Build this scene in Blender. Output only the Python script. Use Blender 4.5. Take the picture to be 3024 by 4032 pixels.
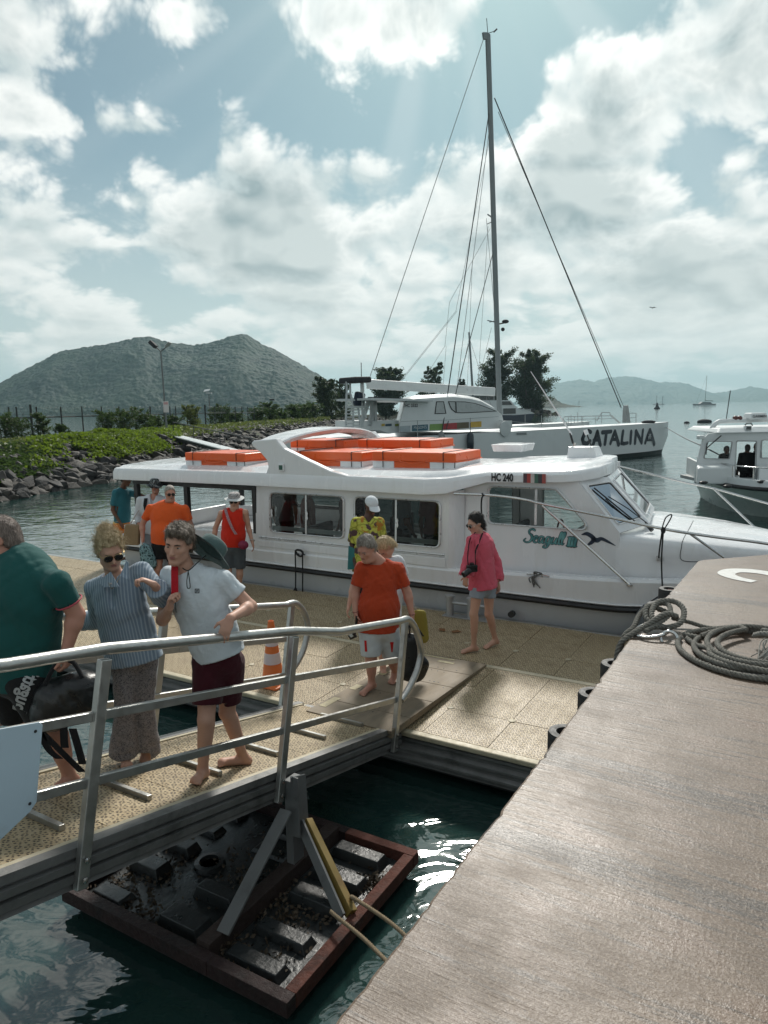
import bpy, bmesh, math, random
import numpy as np
from mathutils import Vector, Matrix

for o in list(bpy.data.objects): bpy.data.objects.remove(o)
SC = bpy.context.scene
COL = SC.collection
rnd = random.Random(7)
RNG = np.random.default_rng(11)
rad = math.radians

# ------------------------------------------------------------------ camera
EYE = 3.45                                   # metres above the water
F, CX, CY = 2800., 1512., 2016.              # pixels of the 3024 x 4032 photograph
PITCH, ROLL = rad(8.37), rad(1.0)
_r = np.array([1, 0, 0.]); _u = np.array([0, math.sin(PITCH), math.cos(PITCH)]); _f = np.array([0, math.cos(PITCH), -math.sin(PITCH)])
CR = _r * math.cos(ROLL) - _u * math.sin(ROLL)
CU = _r * math.sin(ROLL) + _u * math.cos(ROLL)
cam = bpy.data.cameras.new('camera'); camo = bpy.data.objects.new('camera', cam); COL.objects.link(camo)
cam.sensor_fit = 'VERTICAL'; cam.sensor_height = 36.; cam.lens = 36. * F / 4032.
cam.clip_start = 0.05; cam.clip_end = 40000.
camo.matrix_world = Matrix(((CR[0], CU[0], -_f[0], 0), (CR[1], CU[1], -_f[1], 0), (CR[2], CU[2], -_f[2], EYE), (0, 0, 0, 1)))
SC.camera = camo

# ------------------------------------------------------------------ light, sky, exposure
SUN_EL, SUN_AZ = 40., 9.                     # degrees; azimuth measured from straight ahead to the right
sl = bpy.data.lights.new('sun', 'SUN'); sl.energy = 3.1; sl.angle = rad(8.); sl.color = (1., .955, .88)
so = bpy.data.objects.new('sun', sl); COL.objects.link(so); so.location = (20, 60, 60)
sd = Vector((math.sin(rad(SUN_AZ)) * math.cos(rad(SUN_EL)), math.cos(rad(SUN_AZ)) * math.cos(rad(SUN_EL)), math.sin(rad(SUN_EL))))
so.rotation_euler = sd.to_track_quat('Z', 'Y').to_euler()
SC.view_settings.view_transform = 'Standard'; SC.view_settings.look = 'None'
SC.view_settings.exposure = 0.24; SC.view_settings.gamma = 1.0; SC.view_settings.use_curve_mapping = False
SC.render.engine = 'CYCLES'
cy = SC.cycles
cy.use_denoising = True; cy.max_bounces = 4; cy.diffuse_bounces = 2; cy.glossy_bounces = 2; cy.transmission_bounces = 4
cy.transparent_max_bounces = 12; cy.volume_bounces = 0; cy.caustics_reflective = False; cy.caustics_refractive = False
cy.use_adaptive_sampling = True; cy.adaptive_threshold = 0.015; cy.sample_clamp_indirect = 4.
SKY_STRENGTH = 0.10

class NT:
    """tiny wrapper: write shader maths as python expressions"""
    def __init__(s, tree): s.t = tree
    def new(s, typ, **kw):
        n = s.t.nodes.new(typ)
        for k, v in kw.items(): setattr(n, k, v)
        return n
    def put(s, sock, v):
        if v is None: return
        if isinstance(v, X): s.t.links.new(v.o, sock)
        elif hasattr(v, 'links'): s.t.links.new(v, sock)
        elif isinstance(v, (tuple, list)) and len(v) == 3 and hasattr(sock, 'default_value') and len(sock.default_value) == 4: sock.default_value = (*v, 1)
        else: sock.default_value = v
    def math(s, op, *a, clamp=False):
        n = s.new('ShaderNodeMath', operation=op); n.use_clamp = clamp
        for i, v in enumerate(a): s.put(n.inputs[i], v)
        return X(s, n.outputs[0])
    def vmath(s, op, *a, out=0):
        n = s.new('ShaderNodeVectorMath', operation=op)
        for i, v in enumerate(a): s.put(n.inputs[i], v)
        return X(s, n.outputs[out])
    def xyz(s, v):
        n = s.new('ShaderNodeSeparateXYZ'); s.put(n.inputs[0], v); return [X(s, o) for o in n.outputs]
    def vec(s, x, y, z):
        n = s.new('ShaderNodeCombineXYZ')
        for i, v in enumerate((x, y, z)): s.put(n.inputs[i], v)
        return X(s, n.outputs[0])
    def noise(s, v, scale, detail=4., rough=.5, dist=0., out=0):
        n = s.new('ShaderNodeTexNoise'); s.put(n.inputs['Vector'], v); n.inputs['Scale'].default_value = scale
        n.inputs['Detail'].default_value = detail; n.inputs['Roughness'].default_value = rough; n.inputs['Distortion'].default_value = dist
        return X(s, n.outputs[out])
    def voro(s, v, scale, feature='F1', out='Distance', rnd_=1.):
        n = s.new('ShaderNodeTexVoronoi', feature=feature); s.put(n.inputs['Vector'], v); n.inputs['Scale'].default_value = scale
        n.inputs['Randomness'].default_value = rnd_
        return X(s, n.outputs[out])
    def ramp(s, v, lo, hi, a=0., b=1., smooth=True):
        n = s.new('ShaderNodeMapRange'); n.interpolation_type = 'SMOOTHSTEP' if smooth else 'LINEAR'; n.clamp = True
        s.put(n.inputs[0], v); n.inputs[1].default_value = lo; n.inputs[2].default_value = hi
        s.put(n.inputs[3], a); s.put(n.inputs[4], b)
        return X(s, n.outputs[0])
    def mix(s, fac, a, b, blend='MIX'):
        n = s.new('ShaderNodeMix', data_type='RGBA', blend_type=blend); n.clamp_factor = True
        s.put(n.inputs[0], fac); s.put(n.inputs[6], a); s.put(n.inputs[7], b)
        return X(s, n.outputs[2])
class X:
    def __init__(s, nt, o): s.nt = nt; s.o = o
    def __add__(s, b): return s.nt.math('ADD', s, b)
    __radd__ = __add__
    def __sub__(s, b): return s.nt.math('SUBTRACT', s, b)
    def __rsub__(s, b): return s.nt.math('SUBTRACT', b, s)
    def __mul__(s, b): return s.nt.math('MULTIPLY', s, b)
    __rmul__ = __mul__
    def __truediv__(s, b): return s.nt.math('DIVIDE', s, b)
    def __pow__(s, b): return s.nt.math('POWER', s, b)

wd = bpy.data.worlds.new('World'); SC.world = wd; wd.use_nodes = True
wd.cycles.sampling_method = 'MANUAL'; wd.cycles.sample_map_resolution = 1024
def ray(u, v):
    d = (u - CX) * CR - (v - CY) * CU + F * _f
    return d / np.linalg.norm(d)
def sky_world():
    t = wd.node_tree; t.nodes.clear(); n = NT(t)
    out = n.new('ShaderNodeOutputWorld'); bg = n.new('ShaderNodeBackground')
    sky = n.new('ShaderNodeTexSky', sky_type='NISHITA'); sky.sun_disc = False
    sky.sun_elevation = rad(SUN_EL); sky.sun_rotation = rad(SUN_AZ); sky.air_density = 1.; sky.dust_density = 1.2; sky.ozone_density = 2.
    tc = n.new('ShaderNodeTexCoord'); D = X(n, tc.outputs['Generated'])
    x, y, z = n.xyz(D)
    az = n.math('ARCTAN2', x, y)
    el = n.math('ARCSINE', n.math('MINIMUM', n.math('MAXIMUM', z, -1.), 1.))
    # clouds lie in flat layers: squash with height above the horizon
    ey = n.math('LOGARITHM', n.math('MAXIMUM', el, 0.) + 0.10, math.e)
    P = n.vec(az * 1.0, ey * .52, 0.)
    def no(p, sc, det, ro, out=0):
        k = n.noise(p, sc, det, ro, out=out); k.o.node.noise_dimensions = '2D'; return k
    def vo(p, sc):
        k = n.voro(p, sc); k.o.node.voronoi_dimensions = '2D'; return k
    def vo(p, sc, det, ro):
        k = n.voro(p, sc); nd = k.o.node; nd.voronoi_dimensions = '2D'; nd.normalize = True
        nd.inputs['Detail'].default_value = det; nd.inputs['Roughness'].default_value = ro; nd.inputs['Lacunarity'].default_value = 2.3; return k
    wv = n.vmath('SUBTRACT', no(P, 9., 1., .5, 1), (.5, .5, .5))
    warp = n.vmath('SCALE', wv); warp.o.node.inputs[3].default_value = .035
    P1 = n.vmath('ADD', P, warp)
    def field(p): return no(p, 4.6, 8., .55) * 1.30 - vo(p, 10., 3., .62) * .64
    f0 = field(P1)
    def soft(p): return no(p, 4.6, 3.5, .5) * 1.30 - vo(p, 10., 1., .5) * .64
    fl0 = soft(P1); fl1 = soft(n.vmath('ADD', P1, (.008, .026, 0.)))
    # where the large cloud masses stand (u, v of their centre, half-width, half-height in pixels, weight)
    blobs = [(1020, 900, 280, 170, .52), (1200, 800, 520, 180, .26), (2400, 560, 260, 250, .54), (2230, 290, 200, 150, .14), (1500, 60, 330, 120, .48),
             (2900, 150, 260, 220, .42), (60, 180, 170, 170, .42), (330, 470, 420, 50, .20), (2800, 1000, 420, 260, .26), (1400, 1270, 2400, 230, .16), (330, 1000, 300, 90, .16), (2650, 1180, 400, 120, .16), (650, 60, 300, 70, .24),
             (780, 400, 620, 220, -.20), (2000, 300, 130, 330, -.12), (1700, 450, 260, 160, -.12), (250, 740, 330, 80, -.14), (1800, 900, 300, 240, .12), (2750, 560, 260, 170, -.22), (1500, 470, 420, 130, -.10)]
    C = None
    PE = n.vec(az, el, 0.)
    for (u, v, hw, hh, w) in blobs:
        d = ray(u, v); a0 = math.atan2(d[0], d[1]); e0 = math.asin(d[2]); sx, sy = F / hw * .95, F / hh * .95
        q = n.vmath('MULTIPLY_ADD', PE, (sx, sy, 0.), (-a0 * sx, -e0 * sy, 0.))
        g = n.math('POWER', .36788, n.vmath('DOT_PRODUCT', q, q, out=1))
        C = n.math('MULTIPLY_ADD', g, w, C if C is not None else 0.)
    d0 = f0 + C
    dens = n.ramp(d0, .42, .62) * n.ramp(el, -.01, .02)
    thick = n.ramp(d0, .60, .96)
    lit = n.math('MULTIPLY_ADD', fl0 - fl1, 4.6, .55, clamp=True)
    dot = n.vmath('DOT_PRODUCT', D, tuple(sd), out=1)
    glow = n.math('MAXIMUM', dot, 0.) ** 18.
    core = n.mix(lit, (2.6, 3.3, 3.45), (5.4, 5.9, 5.8))
    edge = n.mix(lit, (5.2, 5.9, 5.9), (8.9, 9.0, 8.7))
    cc = n.mix(thick, edge, core)
    lowc = n.ramp(el, .02, .27, .66, 0.)         # distant clouds pale into the haze
    cc = n.mix(lowc, cc, (7.7, 7.8, 7.4))
    cc = n.vmath('MULTIPLY', cc, n.vec(1. + glow * .35, 1. + glow * .33, 1. + glow * .30))
    veil = n.ramp(el, .0, .36, .86, .16)         # hazy air low over the sea
    skc = n.vmath('MULTIPLY', X(n, sky.outputs[0]), (.30, .44, .43))
    base = n.mix(veil, skc, (6.0, 6.7, 6.6))
    # light shafts fanning down from the cloud that hides the sun
    ang = n.math('ARCTAN2', az - .10, el - .62)
    sn = n.new('ShaderNodeTexNoise', noise_dimensions='1D'); n.put(sn.inputs['W'], ang); sn.inputs['Scale'].default_value = 3.2; sn.inputs['Detail'].default_value = 1.
    sh = n.ramp(X(n, sn.outputs[0]), .48, .70) * n.ramp(el, .10, .40, 0., .22)
    base = n.mix(sh, base, (7., 7.6, 7.6))
    col = n.mix(dens * .97, base, cc)
    n.put(bg.inputs[0], col); bg.inputs[1].default_value = SKY_STRENGTH
    t.links.new(bg.outputs[0], out.inputs[0])
sky_world()

# ------------------------------------------------------------------ coordinates
# s runs along the boat and the pontoon (to the right and a little towards the camera), t away from the camera along
# the quay edge and the gangway, z up from the camera's eye height
AX = rad(30.5)
AV = np.array([math.cos(AX), -math.sin(AX), 0.]); BV = np.array([math.sin(AX), math.cos(AX), 0.])
def W(p):
    p = np.asarray(p, float)
    q = p[..., 0:1] * AV + p[..., 1:2] * BV
    q = q.copy(); q[..., 2] = p[..., 2] + EYE
    return q
def px(u, v, Y):
    d = ray(u, v); p = d * (Y / d[1]); return np.array([p[0], p[1], p[2] + EYE])
def pz(u, v, zz):                             # on a level plane at world height zz
    d = ray(u, v); p = d * ((zz - EYE) / d[2]); return np.array([p[0], p[1], zz])
def pst(u, v, t):                             # on a plane of constant t: returns (s, t, z)
    d = ray(u, v); p = d * (t / (d @ BV)); return np.array([p @ AV, p @ BV, p[2]])
def pss(u, v, s):
    d = ray(u, v); p = d * (s / (d @ AV)); return np.array([p @ AV, p @ BV, p[2]])

# ------------------------------------------------------------------ objects
FRAME = {}
def empty(name, loc, rz=0., label=None, cat=None, group=None):
    o = bpy.data.objects.new(name, None); COL.objects.link(o); o.empty_display_size = .1
    o.location = loc; o.rotation_euler = (0, 0, rz)
    FRAME[o.name] = (np.array(loc, float), rz)
    tag(o, label, cat, group); return o
def sroot(name, s, t, z, label=None, cat=None, group=None):      # an Empty turned along the pontoon
    return empty(name, tuple(W((s, t, z))), -AX, label, cat, group)
def tag(o, label=None, cat=None, group=None, kind=None):
    if label: o['label'] = label
    if cat: o['category'] = cat
    if group: o['group'] = group
    if kind: o['kind'] = kind
    return o
def _frame(o):
    while o is not None:
        if o.name in FRAME: return FRAME[o.name]
        o = o.parent
    return (np.zeros(3), 0.)
def link(name, me, mat, parent=None, smooth=None, bevel=0., own=None):
    if mat is not None:
        for m in (mat if isinstance(mat, (list, tuple)) else [mat]): me.materials.append(m)
    o = bpy.data.objects.new(name, me); COL.objects.link(o)
    if parent is not None: o.parent = parent
    if smooth is not None:
        me.polygons.foreach_set('use_smooth', np.ones(len(me.polygons), bool))
        if smooth < 179: me.set_sharp_from_angle(angle=rad(smooth))
    if bevel:
        b = o.modifiers.new('bevel', 'BEVEL'); b.width = bevel; b.segments = 2; b.limit_method = 'ANGLE'; b.angle_limit = rad(40)
    return o
class MB:
    """collects geometry in world space (or s,t,z space) and links it as one mesh object under a parent"""
    def __init__(s, st=False): s.v = []; s.f = []; s.n = 0; s.st = st; s.mi = []
    def add(s, v, f, m=0):
        v = np.asarray(v, float).reshape(-1, 3); s.v.append(v)
        s.f += [tuple(int(i) + s.n for i in q) for q in f]; s.mi += [m] * len(f); s.n += len(v); return s
    def box(s, a, b, m=0):
        x0, y0, z0 = a; x1, y1, z1 = b
        return s.add([(x0, y0, z0), (x1, y0, z0), (x1, y1, z0), (x0, y1, z0), (x0, y0, z1), (x1, y0, z1), (x1, y1, z1), (x0, y1, z1)],
                     [(3, 2, 1, 0), (4, 5, 6, 7), (0, 1, 5, 4), (1, 2, 6, 5), (2, 3, 7, 6), (3, 0, 4, 7)], m)
    def obox(s, c, ax, ay, az, m=0):          # centre and three half vectors
        c, ax, ay, az = (np.array(q, float) for q in (c, ax, ay, az))
        P = [c + i * ax + j * ay + k * az for k in (-1, 1) for (i, j) in ((-1, -1), (1, -1), (1, 1), (-1, 1))]
        return s.add(P, [(3, 2, 1, 0), (4, 5, 6, 7), (0, 1, 5, 4), (1, 2, 6, 5), (2, 3, 7, 6), (3, 0, 4, 7)], m)
    def beam(s, p, q, w, h, up=(0, 0, 1), m=0):
        p, q, up = (np.array(k, float) for k in (p, q, up)); d = q - p; L = np.linalg.norm(d); d = d / L
        sd_ = np.cross(d, up); sd_ /= max(np.linalg.norm(sd_), 1e-9); u2 = np.cross(sd_, d)
        return s.obox((p + q) / 2, d * L / 2, sd_ * w / 2, u2 * h / 2, m)
    def loft(s, rings, closed=True, cap=True, loop=False, m=0):
        rings = [np.asarray(r, float) for r in rings]; k = len(rings[0]); base = 0; f = []
        R = len(rings)
        for i in range(R if loop else R - 1):
            a = i * k; b = ((i + 1) % R) * k
            for j in range(k if closed else k - 1):
                j2 = (j + 1) % k; f.append((a + j, a + j2, b + j2, b + j))
        if cap and closed and not loop: f.append(tuple(range(k - 1, -1, -1))); f.append(tuple((R - 1) * k + j for j in range(k)))
        return s.add(np.concatenate(rings), f, m)
    def tube(s, pts, r, n=8, cap=True, loop=False, m=0):
        P = np.asarray(pts, float); N = len(P)
        r = np.broadcast_to(np.asarray(r, float), (N,))
        T = np.zeros_like(P)
        if loop: T = np.roll(P, -1, 0) - np.roll(P, 1, 0)
        else:
            T[1:-1] = P[2:] - P[:-2]; T[0] = P[1] - P[0]; T[-1] = P[-1] - P[-2]
        T /= np.maximum(np.linalg.norm(T, axis=1, keepdims=True), 1e-9)
        nrm = np.cross(T[0], (0, 0, 1.)); 
        if np.linalg.norm(nrm) < 1e-3: nrm = np.cross(T[0], (0, 1., 0))
        nrm /= np.linalg.norm(nrm); a = np.arange(n) * 2 * math.pi / n; rings = []
        for i in range(N):
            nrm = nrm - T[i] * (nrm @ T[i]); nrm /= max(np.linalg.norm(nrm), 1e-9); bn = np.cross(T[i], nrm)
            rings.append(P[i] + r[i] * (np.cos(a)[:, None] * nrm + np.sin(a)[:, None] * bn))
        return s.loft(rings, True, cap, loop, m)
    def lathe(s, c, prof, n=20, axis=(0, 0, 1), m=0):
        ax = np.array(axis, float); ax /= np.linalg.norm(ax); e = np.cross(ax, (0, 1., 0) if abs(ax[1]) < .9 else (1., 0, 0)); e /= np.linalg.norm(e); g = np.cross(ax, e)
        a = np.arange(n) * 2 * math.pi / n
        rings = [np.array(c, float) + ax * z + r * (np.cos(a)[:, None] * e + np.sin(a)[:, None] * g) for (r, z) in prof]
        return s.loft(rings, True, True, False, m)
    def prism(s, pts, vec, m=0):
        P = np.asarray(pts, float); k = len(P); Q = P + np.array(vec, float)
        f = [tuple(range(k - 1, -1, -1)), tuple(range(k, 2 * k))] + [(i, (i + 1) % k, k + (i + 1) % k, k + i) for i in range(k)]
        return s.add(np.concatenate([P, Q]), f, m)
    def ball(s, c, r, n=12, k=8, m=0, R=None):
        r = np.broadcast_to(np.array(r, float), (3,)); V = []
        for i in range(1, k):
            th = math.pi * i / k
            for j in range(n): V.append((math.sin(th) * math.cos(2 * math.pi * j / n), math.sin(th) * math.sin(2 * math.pi * j / n), math.cos(th)))
        V += [(0, 0, 1), (0, 0, -1)]; V = np.array(V) * r
        if R is not None: V = V @ np.array(R).T
        f = []
        for i in range(k - 2):
            for j in range(n): f.append((i * n + j, (i + 1) * n + j, (i + 1) * n + (j + 1) % n, i * n + (j + 1) % n))
        T = (k - 1) * n
        for j in range(n): f.append((T, j, (j + 1) % n)); f.append((T + 1, (k - 2) * n + (j + 1) % n, (k - 2) * n + j))
        return s.add(V + np.array(c, float), f, m)
    def grid(s, P, m=0):                      # P: (a, b, 3) array of points
        P = np.asarray(P, float); a, b = P.shape[:2]
        f = [(i * b + j, i * b + j + 1, (i + 1) * b + j + 1, (i + 1) * b + j) for i in range(a - 1) for j in range(b - 1)]
        return s.add(P.reshape(-1, 3), f, m)
    def mesh(s, name, parent=None):
        v = np.concatenate(s.v)
        if s.st: v = W(v)
        loc, rz = _frame(parent); v = v - loc
        if rz:
            c, q = math.cos(-rz), math.sin(-rz); v = np.stack([c * v[:, 0] - q * v[:, 1], q * v[:, 0] + c * v[:, 1], v[:, 2]], 1)
        me = bpy.data.meshes.new(name); me.from_pydata(v.tolist(), [], s.f)
        if any(s.mi): me.polygons.foreach_set('material_index', np.array(s.mi, np.int32))
        me.update(); return me
    def build(s, name, mat, parent=None, smooth=None, bevel=0., fixn=False):
        me = s.mesh(name, parent)
        if fixn:
            b = bmesh.new(); b.from_mesh(me); bmesh.ops.recalc_face_normals(b, faces=b.faces); b.to_mesh(me); b.free()
        return link(name, me, mat, parent, smooth, bevel)
def S(): return MB(True)
def ownorigin(o, loc):                        # top-level single mesh: put its origin at its base
    loc = Vector(loc); o.data.transform(Matrix.Translation(-loc)); o.location = loc; return o
def smooth_path(P, k=6, closed=False):
    P = np.asarray(P, float); N = len(P); out = []
    for i in range(N if closed else N - 1):
        g = (lambda j: P[j % N]) if closed else (lambda j: P[min(max(j, 0), N - 1)])
        a, b, c, d = g(i - 1), g(i), g(i + 1), g(i + 2)
        for q in range(k):
            u = q / k; out.append(.5 * ((2 * b) + (c - a) * u + (2 * a - 5 * b + 4 * c - d) * u * u + (3 * b - a - 3 * c + d) * u ** 3))
    if not closed: out.append(P[-1])
    return np.array(out)

# ------------------------------------------------------------------ materials
MATS = {}
def M(name, col, rough=.5, metal=0., var=.12, vs=4., bump=0., bs=60., spec=.5, coat=0., alpha=1., trans=0., dirt=0., ds=2., dcol=(.12, .10, .07), stretch=(1, 1, 1), sheen=0.):
    if name in MATS: return MATS[name]
    m = bpy.data.materials.new(name); MATS[name] = m; m.use_nodes = True; t = m.node_tree; b = t.nodes['Principled BSDF']; n = NT(t)
    tc = n.new('ShaderNodeTexCoord'); o = X(n, tc.outputs['Object']); oi = n.new('ShaderNodeObjectInfo')
    o = n.vmath('MULTIPLY', o, stretch); 
    f = n.noise(o, vs, 5., .6)
    c = n.mix(f, tuple(x * (1 - var) for x in col), tuple(min(x * (1 + var), 1) for x in col))
    if dirt:
        g = n.ramp(n.noise(o, ds, 6., .65), .50, .72, 0., dirt); c = n.mix(g, c, dcol)
    n.put(b.inputs['Base Color'], c); b.inputs['Metallic'].default_value = metal
    n.put(b.inputs['Roughness'], n.ramp(n.noise(o, vs * 2.3, 3., .5), .3, .7, max(rough - .08, .02), min(rough + .1, 1), False))
    b.inputs['Specular IOR Level'].default_value = spec; b.inputs['Coat Weight'].default_value = coat
    b.inputs['Transmission Weight'].default_value = trans; b.inputs['Alpha'].default_value = alpha
    if sheen: b.inputs['Sheen Weight'].default_value = sheen
    if bump:
        bp = n.new('ShaderNodeBump'); bp.inputs['Strength'].default_value = min(bump, 1.); bp.inputs['Distance'].default_value = .01
        n.put(bp.inputs['Height'], n.noise(o, bs, 6., .6)); t.links.new(bp.outputs[0], b.inputs['Normal'])
    return m
def mat_new(name):
    m = bpy.data.materials.new(name); MATS[name] = m; m.use_nodes = True; t = m.node_tree; n = NT(t); b = t.nodes['Principled BSDF']
    tc = n.new('ShaderNodeTexCoord'); return m, t, n, b, X(n, tc.outputs['Object'])
def bump_to(n, b, h, strength=.5, dist=.01):
    bp = n.new('ShaderNodeBump'); bp.inputs['Strength'].default_value = strength; bp.inputs['Distance'].default_value = dist
    n.put(bp.inputs['Height'], h); n.t.links.new(bp.outputs[0], b.inputs['Normal']); return bp
# =================================================================== setting: water, hills, embankment
def _hash(i, j, k=0):
    h = np.sin(i * 127.1 + j * 311.7 + k * 74.7) * 43758.5453
    return h - np.floor(h)
def vnoise(x, y, k=0):
    xi, yi = np.floor(x), np.floor(y); xf, yf = x - xi, y - yi
    u, v = xf * xf * (3 - 2 * xf), yf * yf * (3 - 2 * yf)
    return (_hash(xi, yi, k) * (1 - u) + _hash(xi + 1, yi, k) * u) * (1 - v) + (_hash(xi, yi + 1, k) * (1 - u) + _hash(xi + 1, yi + 1, k) * u) * v
def fbm(x, y, o=5, k=0, g=.5):
    a = 1.; r = 0.; n = 0.
    for i in range(o): r = r + a * vnoise(x, y, k + i); n += a; a *= g; x = x * 2.03 + 11.3; y = y * 2.03 + 5.1
    return r / n - .5

def water_mat():
    m, t, n, b, o = mat_new('sea_water')
    x, y, z = n.xyz(o)
    b.inputs['IOR'].default_value = 1.9; b.inputs['Roughness'].default_value = .05
    n.put(b.inputs['Base Color'], n.mix(n.noise(o, .35, 3., .5), (.012, .035, .031), (.021, .053, .048)))
    p = n.vec(x * .8, y * 1.15, z)
    w = n.noise(p, .6, 2., .5, 1.2) * 1.0 + n.noise(p, 2.1, 2., .5, 1.4) * .34 + n.noise(p, 7., 2., .5, .8) * .060
    bump_to(n, b, w, .85, .050)
    return m
q = 14000.
me = MB().grid([[(-q, -60, 0), (q, -60, 0)], [(-q, 24000, 0), (q, 24000, 0)]]).mesh('water')
tag(link('water', me, water_mat()), 'rippled green sea water filling the harbour', kind='structure')

def forest_mat(name, c0, c1, sc):
    m, t, n, b, o = mat_new(name)
    v = n.voro(o, sc); v2 = n.noise(o, sc * .22, 5., .6); v3 = n.noise(o, sc * 3., 4., .6)
    v4 = n.noise(o, sc * .07, 4., .6); n.put(b.inputs['Base Color'], n.mix(n.ramp(v2 * .4 + v3 * .3 + v4 * .3, .40, .60), c0, c1))
    b.inputs['Roughness'].default_value = .8; b.inputs['Specular IOR Level'].default_value = .15
    bump_to(n, b, v * -1. + v3 * .4, .5, .4 / sc)
    return m
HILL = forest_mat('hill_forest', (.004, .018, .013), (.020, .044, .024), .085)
def ridge_hill(name, prof, Y, depth, label, nx=420, ny=70, amp=4., front=.72, seed=0, mat=None, cell=14.):
    U = np.array([p[0] for p in prof], float); Vv = np.array([p[1] for p in prof], float)
    xs = []; zs = []
    for u, v in prof: p = px(u, v, Y); xs.append(p[0]); zs.append(p[2])
    X_ = np.linspace(xs[0], xs[-1], nx); Z = np.interp(X_, xs, zs)
    k = np.hanning(7); k /= k.sum(); Zs = np.convolve(np.pad(Z, 3, 'edge'), k, 'valid')
    Zs = np.maximum(Zs, -2)
    rows = []
    for j in range(ny):
        f = j / (ny - 1)                                        # 0 shore .. front ridge .. 1 back
        y = Y - depth * front * (1 - f / front) if f < front else Y + depth * (f - front)
        g = (f / front) if f < front else 1 - (f - front) / (1 - front) * .9
        prof_y = (g ** .85) if f < front else g
        spur = fbm(X_ / (depth * .35) + seed, np.full(nx, y / (depth * .5)), 4, seed) * np.sin(math.pi * min(g, 1.)) * .42
        z = Zs * np.clip(prof_y + spur, 0, 1.0)
        z = z + (np.abs(fbm(X_ / cell, np.full(nx, y / cell), 3, seed + 3, .6)) * 2.2 - .35) * amp * 2.0 * np.clip(z / 12., 0, 1)
        sc = y / Y
        rows.append(np.stack([X_ * (1 + (sc - 1) * .6), np.full(nx, y), np.where(g < .012, -1., z)], 1))
    me = MB().grid(rows).mesh(name)
    o = link(name, me, mat or HILL, smooth=180)
    return tag(o, label, kind='structure')
LH = [(-700, 1640), (-300, 1600), (0, 1509), (110, 1449), (237, 1380), (328, 1367), (474, 1345), (545, 1326), (583, 1322), (620, 1330), (638, 1340), (711, 1352), (766, 1358), (857, 1340), (910, 1322), (948, 1311), (970, 1314), (993, 1327), (1039, 1358), (1094, 1380), (1167, 1422), (1258, 1476), (1331, 1527), (1420, 1585), (1480, 1625)]
ridge_hill('hill', LH, 1500., 420., 'forested green hill with two summits across the lagoon', 900, 210, 2.2, seed=3, cell=13.)
RI = [(725, 350), (760, 333), (790, 328), (850, 320), (910, 330), (960, 315), (1020, 308), (1080, 307), (1130, 320), (1190, 335), (1260, 332), (1310, 340), (1360, 358), (1420, 382), (1470, 375), (1530, 362), (1590, 352), (1640, 360), (1720, 372), (1850, 395), (1980, 415)]
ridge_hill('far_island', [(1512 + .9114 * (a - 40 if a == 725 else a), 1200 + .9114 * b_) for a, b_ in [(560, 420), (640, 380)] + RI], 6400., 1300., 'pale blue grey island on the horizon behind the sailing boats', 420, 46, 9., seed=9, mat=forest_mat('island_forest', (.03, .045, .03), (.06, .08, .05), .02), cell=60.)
HL = [(600, 425), (640, 400), (690, 385), (715, 395), (745, 408), (765, 424), (800, 432), (830, 436)]
ridge_hill('headland', [(1512 + .9114 * a, 1200 + .9114 * b_) for a, b_ in HL], 900., 130., 'low wooded headland running out to a point past the islet', 120, 30, 1.6, seed=5, cell=6.)

# ---- rock embankment
ROCKM = []
for i, c in enumerate([(.050, .046, .042), (.085, .076, .067), (.031, .030, .029)]):
    m, t, n, b, o = mat_new('granite_%d' % i)
    f = n.noise(o, 1.3, 8., .68); g = n.noise(o, 7., 5., .7)
    col = n.mix(f, tuple(q * .55 for q in c), tuple(q * 1.5 for q in c)); col = n.mix(n.ramp(g, .55, .75, 0., .5), col, (.05, .047, .042))
    n.put(b.inputs['Base Color'], col); b.inputs['Roughness'].default_value = .72; b.inputs['Specular IOR Level'].default_value = .35
    bump_to(n, b, f * 1.5 + g * .6, .8, .06); ROCKM.append(m)
def rock_mesh(seed, mat, flat=.62):
    r = random.Random(seed); bm = bmesh.new()
    pts = []
    for i in range(15):
        v = Vector((r.gauss(0, 1), r.gauss(0, 1), r.gauss(0, 1))).normalized() * (.42 + r.random() * .12)
        v.x *= 1.25; v.z *= flat; bm.verts.new(v)
    res = bmesh.ops.convex_hull(bm, input=bm.verts)
    bmesh.ops.delete(bm, geom=[g for g in res['geom_interior'] if isinstance(g, bmesh.types.BMVert)], context='VERTS')
    bmesh.ops.bevel(bm, geom=list(bm.edges), offset=.018, segments=1, affect='EDGES')
    me = bpy.data.meshes.new('rock'); bm.to_mesh(me); bm.free(); me.materials.append(mat); return me
ROCKS = [rock_mesh(40 + i, ROCKM[i % 3], .5 + .25 * (i % 3)) for i in range(12)]
BANK = np.array([(-19.5, 14.), (-17.0, 22.), (-15.6, 29.), (-13.9, 37.), (-12.4, 48.), (-10.8, 62.), (-8.9, 84.), (-6.8, 108.), (-3.2, 130.), (3., 150.)])
BK = smooth_path(np.c_[BANK, np.zeros(len(BANK))], 8)[:, :2]
BT = np.gradient(BK, axis=0); BT /= np.linalg.norm(BT, axis=1, keepdims=True); BNL = np.c_[-BT[:, 1], BT[:, 0]]   # normal pointing inland (left)
def bank(i, w, z): return np.array([*(BK[i] + BNL[i] * w), z])
prof = [(-1.2, -.7), (0., 0.05), (1.1, .7), (2.3, 1.30), (3.4, 1.62), (5.5, 1.68), (9.5, 1.6), (12.5, 1.5), (15., .6), (17., -.6)]
rows = []
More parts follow.
